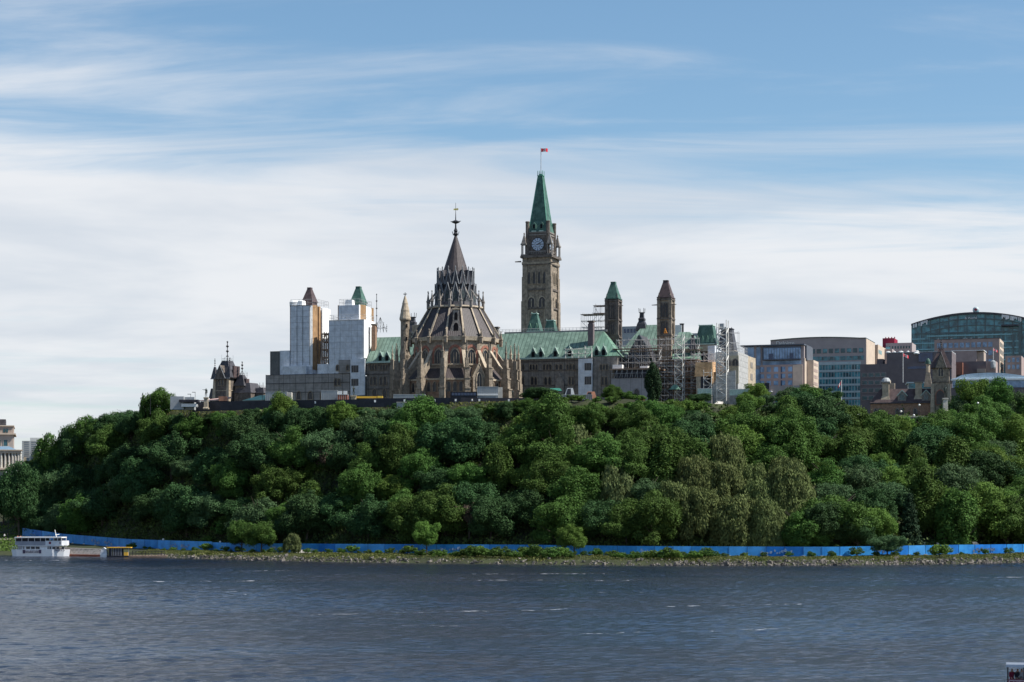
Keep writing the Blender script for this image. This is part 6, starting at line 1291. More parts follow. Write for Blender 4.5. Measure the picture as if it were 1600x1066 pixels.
for px, Y, yt, yb, fh, lab, dr in ((1314.8, 745, 594.5, 640, 1.1, 'drooping flag on a white pole among the treetops', 1), (1411, 800, 552, 598, 1.15, 'flag on a tall pole in front of the dark brown block', 1), (1552, 870, 544.5, 570, .95, 'flag on a pole above the long silver roof, furthest right', 1)):
    flag(lab, WF, (px - 800) / F0 * Y, Y, CAMH + (HOR - yb) / F0 * Y, CAMH + (HOR - yt) / F0 * Y, fh, 'flags flying on the right', 'white_paint', .11, dr if px != 1314.8 else -1, droop=1.0 if px == 1314.8 else .35)
t = thing('white_awning', 'low white awning roof beside the sandstone range', 'awning', WF, (X(1343, 735), 735, TOPZ)); MB().fr((X(1331, 735), X(1357, 735), 734, 738), (X(1334, 735), X(1352, 735), 735, 737), Z(650, 735), Z(646.5, 735)).build('roof', 'white_paint', t); MB().box(X(1333, 735), X(1355, 735), 734.5, 737.5, TOPZ - 3, Z(650, 735) - .01).build('base', 'grey_concrete', t)
for px, y, Y in ((1436.5, 633, 735), (1528, 630, 725), (1408, 643, 730), (1428, 649, 728)):
    t = thing('globe_lamp', {1436: 'white globe lamp above the clipped hedge left of the sandstone tower', 1528: 'white globe lamp between the tall bright trees right of the statue', 1408: 'white globe lamp low beside the sandstone range', 1428: 'white globe lamp at the wall edge below the sandstone range'}[int(px)], 'lamp', WF, (X(px, Y), Y, TOPZ - 1)); z_ = Z(y, Y)
    MB().bar((X(px, Y), Y, TOPZ - 1), (X(px, Y), Y, z_ - .3), .07, 6).build('post', 'iron', t); MB().lathe(X(px, Y), Y, [(.38 * math.sin(math.pi * i / 8), z_ - .38 * math.cos(math.pi * i / 8)) for i in range(9)], 10).build('globe', 'lamp_white', t)
t = thing('terrace_wall', 'pale stone terrace wall along the edge of the trees below the statue', 'wall', WF, (X(1440, 728), 728, TOPZ - 3)); MB().box(X(1385, 728), X(1500, 728), 728, 729, TOPZ - 4, Z(652, 728)).build('wall', 'stone_grey', t); MB().box(X(1384, 728), X(1501, 728), 727.7, 729.3, Z(652, 728), Z(651, 728)).build('coping', 'concrete_pale', t)
t = thing('terrace_wall', 'stepped pale wall half hidden by trees under the glass hotel', 'wall', WF, (X(1215, 705), 705, TOPZ - 5)); MB().prism([(X(1200, 705), TOPZ - 7), (X(1232, 705), TOPZ - 7), (X(1232, 705), Z(640, 705)), (X(1200, 705), Z(635, 705))], 705, 706).build('wall', 'stone_pale', t); MB().box(X(1203, 705), X(1238, 705), 706.5, 706.8, TOPZ - 2, Z(629, 705)).build('fence', 'dark_panel', t)
t = thing('ramp', 'pale concrete ramp slanting up to the white netting', 'ramp', WF, (X(1108, 672), 672, TOPZ - 4)); MB().add([(X(1098, 668), 668, Z(644, 668)), (X(1103, 668), 668, Z(646, 668)), (X(1130, 690), 690, Z(628, 690)), (X(1122, 690), 690, Z(627, 690)), (X(1098, 668), 668, Z(652, 668)), (X(1103, 668), 668, Z(652, 668)), (X(1130, 690), 690, Z(640, 690)), (X(1122, 690), 690, Z(640, 690))], [(0, 1, 2, 3), (0, 4, 5, 1), (1, 5, 6, 2), (2, 6, 7, 3), (0, 3, 7, 4)]).build('slab', 'concrete_pale', t)

# ================================================================ LEFT EDGE BUILDINGS
F = Frame(X(20, 800), 800, 13)
def ebox(mb, pl, pr, yt, yb, v, dep): u0, u1 = fr_px(F, pl, pr, v); um = (u0 + u1) / 2; mb.box(u0, u1, v, v + dep, F.z(yb, um, v), F.z(yt, um, v)); return u0, u1, um
t = thing('classical_building', 'beige classical stone building cut by the left edge', 'building', F, (F.u(0, 8), 8, 20))
mb = MB(); u0, u1, um = ebox(mb, -60, 21, 666, 735, 8, 26); mb.build('wall', 'beige_wall', t); z = lambda p: F.z(p, um, 8)
mb = MB().box(u0, u1 + .9, 7, 35, z(679), z(677)).box(u0, u1 + .3, 7.5, 34.5, z(666), z(664.5)); mb.build('cornice', 'beige_light', t)
mb = MB(); ebox(mb, -50, 9, 655, 666, 12, 14); mb.build('attic', 'slate_plain', t)
grid(t, 8, [(-16, -11), (-4, 0), (5, 8.5), (9.5, 12.5)], ((670, 676),), F, 'glass_dark_teal', zf=z); grid(t, 8, [(-16, -11), (-4, 1), (5.5, 12)], ((687, 697), (703, 712)), F, 'glass_dark_teal', zf=z, frame='beige_light')
po = thing('portico', 'columned stone terrace portico in front of the beige building', 'portico', F, (F.u(10, 0), 0, 15)); mb = MB(); u0, u1, um = ebox(mb, -40, 33, 704, 708, 0, 9); zz = lambda p: F.z(p, um, 0); mb.box(u0, u1 + .5, -.4, 9.4, zz(704), zz(702.5)); mb.build('entablature', 'beige_light', po)
for p in (-10, -4, 2, 8, 14, 19.5, 24, 28.5, 32): x = F.u(p, .4); MB().lathe(x, .6, [(.62, zz(731)), (.5, zz(730)), (.42, zz(709)), (.6, zz(708))], 10).build('column', 'concrete_pale', po)
MB().box(u0, u1 - .3, 4, 8, zz(733), zz(708) - .01).build('wall', 'pane', po); MB().box(u0, u1 + 1, -1.2, 9, zz(734), zz(730.9)).build('floor', 'beige_light', po)
MB().fr((F.u(-30, 3), F.u(26, 3), 2, 9), (F.u(-20, 4), F.u(14, 4), 4, 9), zz(702.4), zz(697)).build('awning_roof', mat('blue_awning', (.14, .22, .30), var=.1), po)
mb = MB(); ebox(mb, -60, 8, 734, 800, 1, 8); mb.build('lower_wall', 'concrete_pale', po)
for p in (-8, -2, 3.5): x = F.u(p, .9); MB().prism(arch_pts(x, 1.0, zz(760), zz(742)), .85, .95).build('window', 'void', po)
mb = MB(); ebox(mb, 37, 41, 714, 735, 3, 3); mb.build('pier', 'stone_pale', po)
F = Frame(X(57, 1700), 1700, 8); u0, u1 = fr_px(F, 36, 69, 0); um = (u0 + u1) / 2; z = lambda p: F.z(p, um, 0)
mat('far_concrete', (.55, .55, .53), var=.1, scale=.2); mat('far_glass', (.16, .21, .27), var=.3, scale=.2, rough=.3)
t = thing('condo_tower', 'distant pale blue apartment tower with stacked balconies on the left', 'building', F, (um, 0, 20)); MB().box(u0, u1, 0, 28, 5, z(689)).build('wall', 'far_glass', t); MB().box(F.u(47, 2), F.u(65, 2), 2, 24, z(689), z(684)).build('penthouse', 'far_concrete', t)
for k in range(9): y = 689 + k * 3.1; MB().box(u0 - .8, u1 + .8, -.9, 28.8, z(y + 1.2), z(y)).build('balcony_band', 'far_concrete', t)
for p in (36, 47, 58, 69): x = F.u(p, 0); MB().box(x - .8, x + .8, -.7, -.01, 5, z(689)).build('pier', 'far_concrete', t)
t = thing('condo_tower', 'lower distant apartment block with an orange patch, just right of the pale tower', 'building', F, (u1 + 5, -20, 20)); a0, a1 = fr_px(F, 55, 76, -20); MB().box(a0, a1, -20, 5, 5, z(700)).build('wall', 'far_glass', t)
for k in range(7): y = 700 + k * 3.1; MB().box(a0 - .5, a1 + .5, -20.6, 5.5, z(y + 1.1), z(y)).build('balcony_band', 'far_concrete', t)
MB().box(F.u(61, -21), F.u(64, -21), -21, -20.7, z(709), z(705.5)).build('orange_screen', 'orange_pale', t)

# ================================================================ BLUE HOARDING
hb = thing('blue_hoarding', 'long bright blue site hoarding along the river path', 'hoarding', WF, (0, float(hoY(0)), float(hoZ(0))))
Xs = [X(35, 745)]; 
while Xs[-1] < 175: Xs.append(Xs[-1] + 5.2)
art = []
rg = random.Random(8)
for i, (a, b) in enumerate(zip(Xs, Xs[1:])):
    ya, yb, za, zb_ = float(hoY(a)), float(hoY(b)), float(hoZ(a)), float(hoZ(b)); h = 2.75 if a > -100 else 3.0
    b2 = b - .06
    if i < 98: MB().add([(a, ya, za), (b2, yb, zb_), (b2, yb, zb_ + h), (a, ya, za + h), (a, ya + .08, za), (b2, yb + .08, zb_), (b2, yb + .08, zb_ + h), (a, ya + .08, za + h)], [(0, 1, 2, 3), (5, 4, 7, 6), (3, 2, 6, 7), (0, 3, 7, 4), (1, 5, 6, 2)]).build('panel', rg.choice(['hoarding', 'hoarding', 'hoarding_dark', 'hoarding_pale']), hb)
mb = MB(); ft = MB()
for a in Xs:
    ya, za = float(hoY(a)), float(hoZ(a)); h = 2.8 if a > -100 else 3.05; (MB().box(a - .06, a + .0, ya - .05, ya + .12, za, za + h).build('post', 'glass_deep_blue', hb))
    ft.box(a - .5, a + .5, ya - .25, ya + .5, za - .02, za + .25)
ft.build('footing_row', 'concrete_pale', hb)
for px in (52, 75, 150, 170, 272, 290, 430, 690, 710, 1010, 1197, 1212, 1230, 1378, 1528, 1546):
    Yg = float(np.interp(px, _ho[:, 0], _ho[:, 1])); x = X(px, Yg); y = float(hoY(x)); z_ = float(hoZ(x)); ms = MB(); n_ = 4
    for k in range(n_):
        c = x + (k - 1.5) * .8 + rg.uniform(-.2, .2); r_ = rg.uniform(.3, .6); zc = z_ + rg.uniform(.8, 1.7); pts = [(c + r_ * rg.uniform(.5, 1.2) * math.cos(q * .785), zc + 1.1 * r_ * rg.uniform(.6, 1.3) * math.sin(q * .785)) for q in range(8)]
        dy = (float(hoY(c + .1)) - float(hoY(c - .1))) / .2; ym = min(float(hoY(p_[0])) for p_ in pts)
        MB().prism(pts, ym - .08, ym - .03).build('printed_artwork', 'hoarding_print', hb)
# orange mesh barrier behind
mb = MB(); xs = np.arange(X(600, 610), X(1110, 600), 3.0)
for a, b in zip(xs, xs[1:]):
    ya, yb = float(hoY(a)) + 9, float(hoY(b)) + 9; za, zb_ = float(zt(a, ya)), float(zt(b, yb)); h = .2 + .25 * math.sin(a * .7); mb.add([(a, ya, za), (b, yb, zb_), (b, yb, zb_ + h + 2.2), (a, ya, za + h + 2.2), (a, ya + .05, za), (b, yb + .05, zb_), (b, yb + .05, zb_ + h + 2.2), (a, ya + .05, za + h + 2.2)], [(0, 1, 2, 3), (5, 4, 7, 6), (3, 2, 6, 7)])
tag(mb.build('mesh_barrier', 'mesh_orange'), 'dull red orange mesh barrier behind the blue hoarding under the trees', 'barrier')
for px, lab, w_, h_, m in ((585, 'grey gravel heap behind the blue hoarding below the library', 6, 2.6, 'gravel_mat'), (515, 'long pale sand heap behind the blue hoarding, left of the gravel heap', 11, 1.9, 'concrete_pale'), (300, 'orange brown soil heap behind the blue hoarding at the left', 5, 2.2, 'rust_red'), (985, 'pale earth heap behind the blue hoarding right of the round bush', 7, 1.9, 'beige_light')):
    Yg = float(np.interp(px, _ho[:, 0], _ho[:, 1])); x = X(px, Yg); y = float(hoY(x)) + 5; z_ = float(zt(x, y)); mb = MB(); rg2 = random.Random(px)
    rings = [(1, 0), (.8, .45), (.5, .8), (.2, .97), (.02, 1.)]; vs = []; fs = []; n_ = 14
    for r_, hh in rings: vs += [(x + math.cos(q * 2 * math.pi / n_) * w_ * r_ * rg2.uniform(.85, 1.1), y + math.sin(q * 2 * math.pi / n_) * 3 * r_, z_ + 1.6 + (h_ * hh - 1.6) * (1 if hh else 1) * rg2.uniform(.9, 1.05)) for q in range(n_)]
    for k in range(4):
        for i in range(n_): j = (i + 1) % n_; fs.append((k * n_ + i, k * n_ + j, (k + 1) * n_ + j, (k + 1) * n_ + i))
    tag(mb.add([(a, b, c if i >= n_ else z_ - .3) for i, (a, b, c) in enumerate(vs)], fs).build('spoil_heap', m, None, None, True), lab, 'heap')
# concrete stairs, slabs and timber hut on the right
Yq = 606; t = thing('concrete_stair', 'pale sloping concrete stair wall above the blue hoarding on the right', 'stairs', WF, (X(1505, Yq), Yq, 2)); MB().prism([(X(1499, Yq), Z(842, Yq)), (X(1520, Yq), Z(855, Yq)), (X(1512, Yq), Z(858, Yq)), (X(1499, Yq), Z(850, Yq))], Yq, Yq + 1.5).prism([(X(1519, Yq), Z(847, Yq)), (X(1526, Yq), Z(847, Yq)), (X(1536, Yq), Z(856, Yq)), (X(1526, Yq), Z(858, Yq))], Yq, Yq + 1).build('wall', 'concrete_pale', t)
t = thing('timber_hut', 'small dark timber hut with a leaning pole above the blue hoarding on the right', 'hut', WF, (X(1483, 608), 608, 2)); MB().box(X(1477, 608), X(1489, 608), 608, 611, 2, Z(828, 608)).build('wall', 'plank', t); MB().fr((X(1475.5, 608), X(1490.5, 608), 607.5, 611.5), (X(1478, 608), X(1488, 608), 609, 610), Z(828, 608), Z(824, 608)).build('roof', 'brown_mid', t); MB().bar((X(1487, 608), 607.6, 2), (X(1490, 608), 607.6, Z(813, 608)), .13).bar((X(1484, 608), 607.6, Z(814, 608)), (X(1496, 608), 607.6, Z(814, 608)), .1).build('pole', 'bark_pale', t)
for px, y, w_, lab in ((1442, 852, 2.0, 'white concrete slab leaning behind the blue hoarding'), (1465, 853, 1.6, 'grey slab pile left of the timber hut'), (1474, 856, 1.5, 'smaller grey slab beside the slab pile')):
    Yq = 604; x = X(px, Yq); tag(MB().prism([(x - w_ * .5, Z(y + 6, Yq)), (x + w_ * .6, Z(y + 6, Yq)), (x + w_ * .3, Z(y - 4, Yq)), (x - w_ * .1, Z(y - 5, Yq))], Yq, Yq + .8).build('concrete_slab', 'white_paint' if px == 1442 else 'concrete_pale'), lab, 'slab')
for px, y in ((255, 843), (344, 847)):
    Y = float(np.interp(px, _ho[:, 0], _ho[:, 1])) + 3; x = X(px, Y); z_ = Z(y, Y); t = thing('path_lamp', {255: 'small white globe lamp over the blue hoarding at the left', 344: 'small white globe lamp near the bright bush behind the hoarding'}[px], 'lamp', WF, (x, Y, float(zt(x, Y)))); MB().bar((x, Y, float(zt(x, Y))), (x, Y, z_), .07, 6).build('post', 'iron', t); MB().lathe(x, Y, [(.35 * math.sin(math.pi * i / 8), z_ - .35 * math.cos(math.pi * i / 8)) for i in range(9)], 10).build('globe', 'lamp_white', t)
tag(MB().bar((X(1433, 690), 690, Z(726, 690)), (X(1452, 690), 690, Z(727, 690)), .22).bar((X(1440, 690), 689, Z(738, 690)), (X(1458, 690), 688, Z(729, 690)), .25).bar((X(1448, 690), 689, Z(733, 690)), (X(1456, 690), 688, Z(737, 690)), .15).build('fallen_trunk', 'bark_pale'), 'bare grey fallen trunk lying among the trees on the right slope', 'log')

# ================================================================ BOATS AND WATERSIDE
def hullprism(mb, pts, zlo, zhi, flare=.9):
    n = len(pts); cx = sum(p[0] for p in pts) / n; cy = sum(p[1] for p in pts) / n
    vs = [(cx + (x - cx) * flare, cy + (y - cy) * flare, zlo) for x, y in pts] + [(x, y, zhi) for x, y in pts]
    return mb.add(vs, [tuple(range(n - 1, -1, -1)), tuple(range(n, 2 * n))] + [(i, (i + 1) % n, (i + 1) % n + n, i + n) for i in range(n)])
BY = 648.; F = Frame(X(62, BY), BY, -4); bz = lambda p: CAMH + (HOR - p) / F0 * BY; bu = lambda p: F.u(p, -2.6)
t = thing('cruise_boat', 'white two-deck river cruise boat moored at the left', 'boat', F, (0, 0, 0))
L0, L1 = bu(17.5), bu(106)
hullprism(MB(), [(L0, -2.4), (L0 + 1.5, -2.7), (L1 - 5, -2.7), (L1 - 1.5, -1.5), (L1, 0), (L1 - 1.5, 1.5), (L1 - 5, 2.7), (L0 + 1.5, 2.7), (L0, 2.4)], -.3, bz(858.6), .96).build('hull', 'boat_white', t)
MB().box(L0 + 3.5, L1 - 4.2, -2.3, 2.3, bz(858.5), bz(853)).build('main_cabin', 'boat_white', t)
MB().box(L0 + 2.0, L1 - 1.6, -2.6, 2.6, bz(853), bz(851.8)).build('upper_deck', 'boat_white', t)
for a, b in ((36, 37.5), (40.5, 46.5), (48, 54), (55.5, 61.5), (74, 75.5), (77, 79.5)): rwin(t, bu(a), bu(b), bz(857.8), bz(854), -2.3, 'boat_glass')
for a, b in ((81.5, 86), (88, 92), (96, 100)): MB().box(bu(a), bu(b), -2.42, -2.31, bz(857.8), bz(854.3)).build('window', 'boat_glass', t)
MB().box(bu(24), bu(71), -2.62, -2.55, bz(852), bz(845.8)).build('side_screen', 'cabin_grey', t)
MB().prism([(bu(71), -2.6), (bu(96), -2.4), (bu(102.5), -1.2), (bu(102.5), 1.2), (bu(96), 2.4), (bu(71), 2.6)], bz(852), bz(845), 'z').build('wheelhouse_front', 'boat_white', t)
MB().box(bu(82), bu(94), -2.0, 2.0, bz(845), bz(841)).build('wheelhouse', 'boat_glass', t)
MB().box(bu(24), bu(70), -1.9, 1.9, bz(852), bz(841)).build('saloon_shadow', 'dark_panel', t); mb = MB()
for p in (24, 34, 44, 54, 63, 71, 78, 84, 90, 96): mb.box(bu(p) - .07, bu(p) + .07, -2.6, -2.45, bz(852), bz(840.5)).box(bu(p) - .07, bu(p) + .07, 2.45, 2.6, bz(852), bz(840.5))
mb.build('deck_posts', 'boat_white', t)
MB().box(bu(23), bu(96.5), -2.9, 2.9, bz(840.6), bz(839)).build('roof', 'white_paint', t)
MB().bar((bu(84.5), 0, bz(839)), (bu(82), 0, bz(828)), .1).bar((bu(84), -1, bz(836)), (bu(87.5), 1, bz(835)), .08).build('mast', 'white_paint', t)
for k in range(5):
    x = L0 + 1.0 + k * .35; MB()
mb = MB()
for x in np.arange(L1 - 5.5, L1 - .8, .8): mb.bar((x, -2.2 if x < L1 - 3 else -1.2, bz(858.5)), (x, -2.2 if x < L1 - 3 else -1.2, bz(854.5)), .05)
mb.bar((L1 - 5.5, -2.2, bz(854.5)), (L1 - 3, -2.2, bz(854.5)), .05).bar((L1 - 3, -2.2, bz(854.5)), (L1 - 2.3, -1.2, bz(854.5)), .05).bar((L1 - 2.3, -1.2, bz(854.5)), (L1 - .7, -1.2, bz(854.5)), .05).build('railing', 'white_paint', t); mb = MB()
for x in np.arange(L0 + .3, L0 + 3.4, .7): mb.bar((x, -2.4, bz(858.5)), (x, -2.4, bz(854.5)), .05)
mb.bar((L0 + .3, -2.4, bz(854.5)), (L0 + 3.4, -2.4, bz(854.5)), .05).build('railing', 'white_paint', t)
MB().box(bu(26), bu(33), -1.5, 1.5, bz(858.5), bz(852.9)).build('stern_stair', 'cabin_grey', t)
text("PAUL'S BOAT LINES", (bu(50), -2.79, bz(861)), .62, 'dark_text', 0, 'hull_lettering', t, sx=.95); text('SIGHTSEEING CRUISES', (bu(50), -2.79, bz(863.1)), .52, 'dark_text', 0, 'hull_lettering', t, sx=.95); text('PAULA D', (bu(93), -2.72, bz(860.2)), .8, 'dark_text', 0, 'name_lettering', t, italic=.2)
for p in (37.5, 63): MB().prism([(bu(p) + .5 * math.cos(q * .785) * (1 if q % 2 else .7), bz(861.8) + .8 * math.sin(q * .785) * (1 if q % 2 else .7)) for q in range(8)], -2.83, -2.76).build('emblem', 'dark_text', t)
for p, m in ((78, 'cloth_maroon'), (94, 'cabin_grey')): MB().prism([(bu(p) + .36 * math.cos(q * .524), bz(848.2) + .42 * math.sin(q * .524)) for q in range(12)], -2.66, -2.5).build('round_badge', m, t)
for px, c, lab in ((32, 'cloth_red', 'person in bright orange behind the cruise boat roof'), (27.5, 'cloth_red', 'person in orange standing at the far left rail, leftmost of the two in orange'), (12, 'cloth_dark', 'person in dark clothes on the paved path at the far left'), (7, 'cloth_white', 'person in a white top on the paved path at the far left')):
    Y = 722. if px > 20 else 735.; person((X(px, Y), Y, float(zt(X(px, Y), Y))), .3, 'stand', c, 'cloth_dark', lab, h=1.8)
ribbon('lock_path', 'gravel_mat', np.arange(-215, -160, 4.), lambda x: 728 + 0 * x, lambda x: 742 + 0 * x, .04)
t = thing('quay_wall', 'grey stone quay wall with a red brown base between the two moored boats', 'wall', WF, (X(135, 655), 655, 0)); Yw = 655.; mb = MB(); mb.add([(X(60, 656), 656, .6), (X(162, 641), 641, .6), (X(162, 648), 648, .6), (X(60, 662), 662, .6), (X(60, 657.5), 657.5, 2.8), (X(160, 643), 643, 2.3), (X(160, 648), 648, 2.3), (X(60, 662), 662, 2.8)], [(0, 3, 2, 1), (4, 5, 6, 7), (0, 1, 5, 4), (1, 2, 6, 5), (2, 3, 7, 6), (3, 0, 4, 7)]); mb.build('wall', mat('quay_stone', (.27, .25, .23), var=.35, scale=1.2, bump=.6), t); MB().add([(X(60, 654.8), 654.8, -1), (X(163, 639.6), 639.6, -1), (X(163, 646), 646, -1), (X(60, 661), 661, -1), (X(60, 654.8), 654.8, .59), (X(163, 639.6), 639.6, .59), (X(163, 646), 646, .59), (X(60, 661), 661, .59)], [(0, 3, 2, 1), (4, 5, 6, 7), (0, 1, 5, 4), (1, 2, 6, 5), (2, 3, 7, 6), (3, 0, 4, 7)]).build('base', 'rust_red', t)
BY = 634.; x0, x1 = X(158, BY), X(205, BY); t = thing('tour_pontoon', 'small moored boat with a yellow canopy and dark open sides', 'boat', WF, (X(188, BY), BY, 0)); zz = lambda p: CAMH + (HOR - p) / F0 * BY
hullprism(MB(), [(X(168, BY), BY - 1.3), (X(203, BY), BY - 1.3), (X(206, BY), BY), (X(203, BY), BY + 1.3), (X(168, BY), BY + 1.3)], -.2, .45).build('hull', 'slate_plain', t); MB().box(X(168, BY), X(205.5, BY), BY - 1.5, BY + 1.5, zz(856.3), zz(855)).build('canopy', 'amber_paint', t)
MB().box(X(171, BY), X(175, BY), BY - 1.2, BY + 1.2, .45, zz(856.4)).box(X(176, BY), X(192, BY), BY + .6, BY + 1.2, .45, zz(856.4)).build('cabin', 'dark_panel', t); mb = MB()
for p in (176, 179, 181.5, 184, 186.5, 189, 191, 202): mb.box(X(p, BY) - .06, X(p, BY) + .06, BY - 1.35, BY - 1.2, .45, zz(856.4))
mb.build('posts', 'cabin_grey', t); MB().box(X(195, BY), X(201, BY), BY - 1.4, BY - .6, .5, zz(863)).build('life_jacket_box', 'amber_paint', t)
t = thing('motor_launch', 'small white covered launch moored left of the yellow canopy boat', 'boat', WF, (X(162, BY), BY, 0)); hullprism(MB(), [(X(156, BY), BY), (X(158, BY), BY - 1), (X(168, BY), BY - 1.1), (X(168, BY), BY + 1.1), (X(158, BY), BY + 1)], -.2, .9).build('hull', 'boat_white', t); MB().prism([(X(157, BY), .9), (X(168, BY), .9), (X(167, BY), 2.4), (X(163, BY), 3.0), (X(159, BY), 2.3)], BY - .9, BY + .9).build('cover', 'tarp_white', t)
t = thing('floating_dock', 'dark timber floating dock right of the yellow canopy boat', 'dock', WF, (X(232, 628), 628, 0)); MB().box(X(206, 630), X(258, 622), 625, 630, .1, .7).build('deck', 'plank', t); mb = MB()
for p in np.arange(207, 258, 5): mb.bar((X(p, 625), 625.2, .7), (X(p, 625), 625.2, 2.1), .09)
mb.bar((X(206, 625), 625.2, 2.1), (X(256, 625), 625.2, 2.0), .1).bar((X(206, 625), 625.2, 1.4), (X(256, 625), 625.2, 1.3), .07); mb.build('railing', 'iron', t); MB().box(X(207, 630), X(252, 630), 629.7, 630.2, -.2, .35).build('float', 'slate_plain', t)
# near tour boat at the bottom right corner
BY = 150.; F = Frame(X(1572, BY), BY, -13.8); zz = lambda p: CAMH + (HOR - p) / F0 * BY; xx = lambda p: X(p, BY) - F.o[0]
t = thing('tour_boat', 'near tour boat with flat white canopy and red lettered side, bottom right corner', 'boat', F, (3, 1.2, 0)); K = 6.5
hullprism(MB(), [(0.1, 0), (K, 0), (K + 1.2, 1.2), (K, 2.4), (.1, 2.4)], -.2, zz(1062.4) - .55, .97).build('hull', 'iron', t)
MB().box(0, K, -.12, 2.4, zz(1042.2), zz(1038.6)).build('canopy', mat('canopy_sun_dimmed', (.17, .20, .25), var=.08, scale=3, seam=(0, .35, .06), seamd=.85), t)  # canopy colour darkened to counter the strong sun on its top
for p in (.12, 1.28, 2.6, 3.9, 5.2, K - .1): MB().box(p - .045, p + .045, 0, .09, .3, zz(1042.2)).build('canopy_post', 'iron', t); MB().box(p - .045, p + .045, 2.3, 2.39, .3, zz(1042.2)).build('canopy_post', 'iron', t)
MB().box(.18, K, -.03, -.003, zz(1062.2) - .62, zz(1062.2)).build('side_board', mat('pink_board', (.45, .34, .36), var=.1), t); MB().box(.1, K, 0, .08, .3, zz(1061.5)).build('side_wall', 'cloth_maroon', t); text('TOURS', (.82, -.045, zz(1062.2) - .3), .52, 'red_text', 0, 'side_lettering', t, italic=.25, sx=.72)
MB().box(.3, K - .3, 1.1, 1.5, .4, 1.55).build('bench', 'dark_panel', t); MB().box(-.01, K + .01, -.17, -.125, zz(1042.4), zz(1038)).build('fascia', mat('fascia_shade_lifted', (.52, .58, .66), var=.08), t)  # fascia colour lightened to make up for the shade on the front
for x_, y_, c, l, lab in ((.42, .7, 'cloth_maroon', 'cloth_blue', 'person in maroon with a blue cap seated in the near tour boat'), (.82, .75, 'cloth_dark', 'cloth_dark', 'person in black seated in the middle of the near tour boat'), (1.12, .8, 'cabin_grey', 'cloth_dark', 'person in pale grey seated at the right of the near tour boat')):
    q = F.w(x_, y_, .78); person(q, .2 if x_ < 1 else -.3, 'sit', c, l, lab)
# ================================================================ TREES
def crown_mesh(seed, rx, h, nb, kind='round', leaf=.42, m='leaf_mid', dens=1.0):
    """leaf clusters gathered in uneven boughs spread through the crown's volume; base at z=0"""
    g = np.random.default_rng(seed); bl = []
    for i in range(nb):
        if kind == 'round':
            u = g.uniform(-.75, 1); th = g.uniform(0, 2 * np.pi); rr = np.sqrt(max(0, 1 - u * u)); q = g.uniform(.42, .94) * (1 + .22 * math.sin(3 * th + seed) + .16 * math.sin(2 * th + 4 * u + seed * 2))
            c = np.array([rr * np.cos(th) * rx * q, rr * np.sin(th) * rx * q, h * .54 + u * h * .43 * q]); b = g.uniform(.15, .33) * rx
            s = np.array([b, b, b * g.uniform(.7, 1.0)])
        elif kind == 'tall':
            t = g.uniform(0, 1); th = g.uniform(0, 2 * np.pi); w = rx * (math.sin(math.pi * min(1, t * .82 + .16)) ** .7)
            c = np.array([np.cos(th) * w * .7, np.sin(th) * w * .7, h * (.08 + .82 * t)]); b = g.uniform(.22, .36) * rx; s = np.array([b * .8, b * .8, b * 1.5])
        elif kind == 'willow':
            t = g.uniform(.05, 1); th = g.uniform(0, 2 * np.pi); w = rx * np.sqrt(max(.05, 1 - (t * .95) ** 2.5)); c = np.array([np.cos(th) * w * .72, np.sin(th) * w * .72, h * (.12 + .74 * t)]); b = g.uniform(.2, .3) * rx; s = np.array([b * .8, b * .8, b * 1.3])
        elif kind == 'conifer':
            t = (i + .5) / nb; th = i * 2.4; w = rx * (1 - t) ** .85; c = np.array([np.cos(th) * w * .62, np.sin(th) * w * .62, h * (.06 + .9 * t)]); b = (.16 + .3 * (1 - t)) * rx; s = np.array([b, b, b * .45])
        bl.append((c, s))
    if kind != 'conifer': bl.append((np.array([0, 0, h * .55]), np.array([rx * .5, rx * .5, h * .32])))
    P = []; Nn = []
    for c, s in bl:
        n = int(30 * dens * (4 * np.pi * ((s[0] * s[0] * s[2]) ** (2 / 3.))) / (leaf ** 2) * .07); d = g.normal(0, 1, (n, 3)); d /= np.linalg.norm(d, axis=1)[:, None]
        lump = 1 + .16 * np.sin(d[:, 0] * 5 + c[0] * 3) * np.sin(d[:, 1] * 5 + c[1]) + .1 * np.sin(d[:, 2] * 8 + c[2])
        p = c + d * s * (lump * g.uniform(.72, 1.18, n) * np.where(g.uniform(0, 1, n) < .07, 1.3, 1))[:, None]
        keep = np.ones(n, bool)
        for c2, s2 in bl:
            if c2 is c: continue
            keep &= (((p - c2) / s2) ** 2).sum(1) > .50
        keep &= p[:, 2] > .0
        P.append(p[keep]); Nn.append(d[keep])
    p = np.concatenate(P); d = np.concatenate(Nn); n = len(p)
    nr = d + g.normal(0, .55, (n, 3)); nr[:, 2] += .25; nr /= np.linalg.norm(nr, axis=1)[:, None]
    if kind == 'willow': nr[:, 2] *= .3; nr /= np.linalg.norm(nr, axis=1)[:, None]
    a = np.cross(nr, g.normal(0, 1, (n, 3))); a /= np.linalg.norm(a, axis=1)[:, None]; b = np.cross(nr, a)
    if kind == 'willow': b = np.cross(nr, np.tile([0, 0, 1.], (n, 1))); b /= np.maximum(np.linalg.norm(b, axis=1), .01)[:, None]; a = np.cross(nr, b); 
    s = (leaf * g.uniform(.6, 1.35, n))[:, None]; wa = 1.5 if kind == 'willow' else 1.0
    co = np.stack([p - a * s * .62 * wa, p - b * s * .45 + nr * s * .12, p + a * s * .62 * wa, p + b * s * .45 - nr * s * .05], 1).reshape(-1, 3)
    return np_mesh('crown', co, n, m)
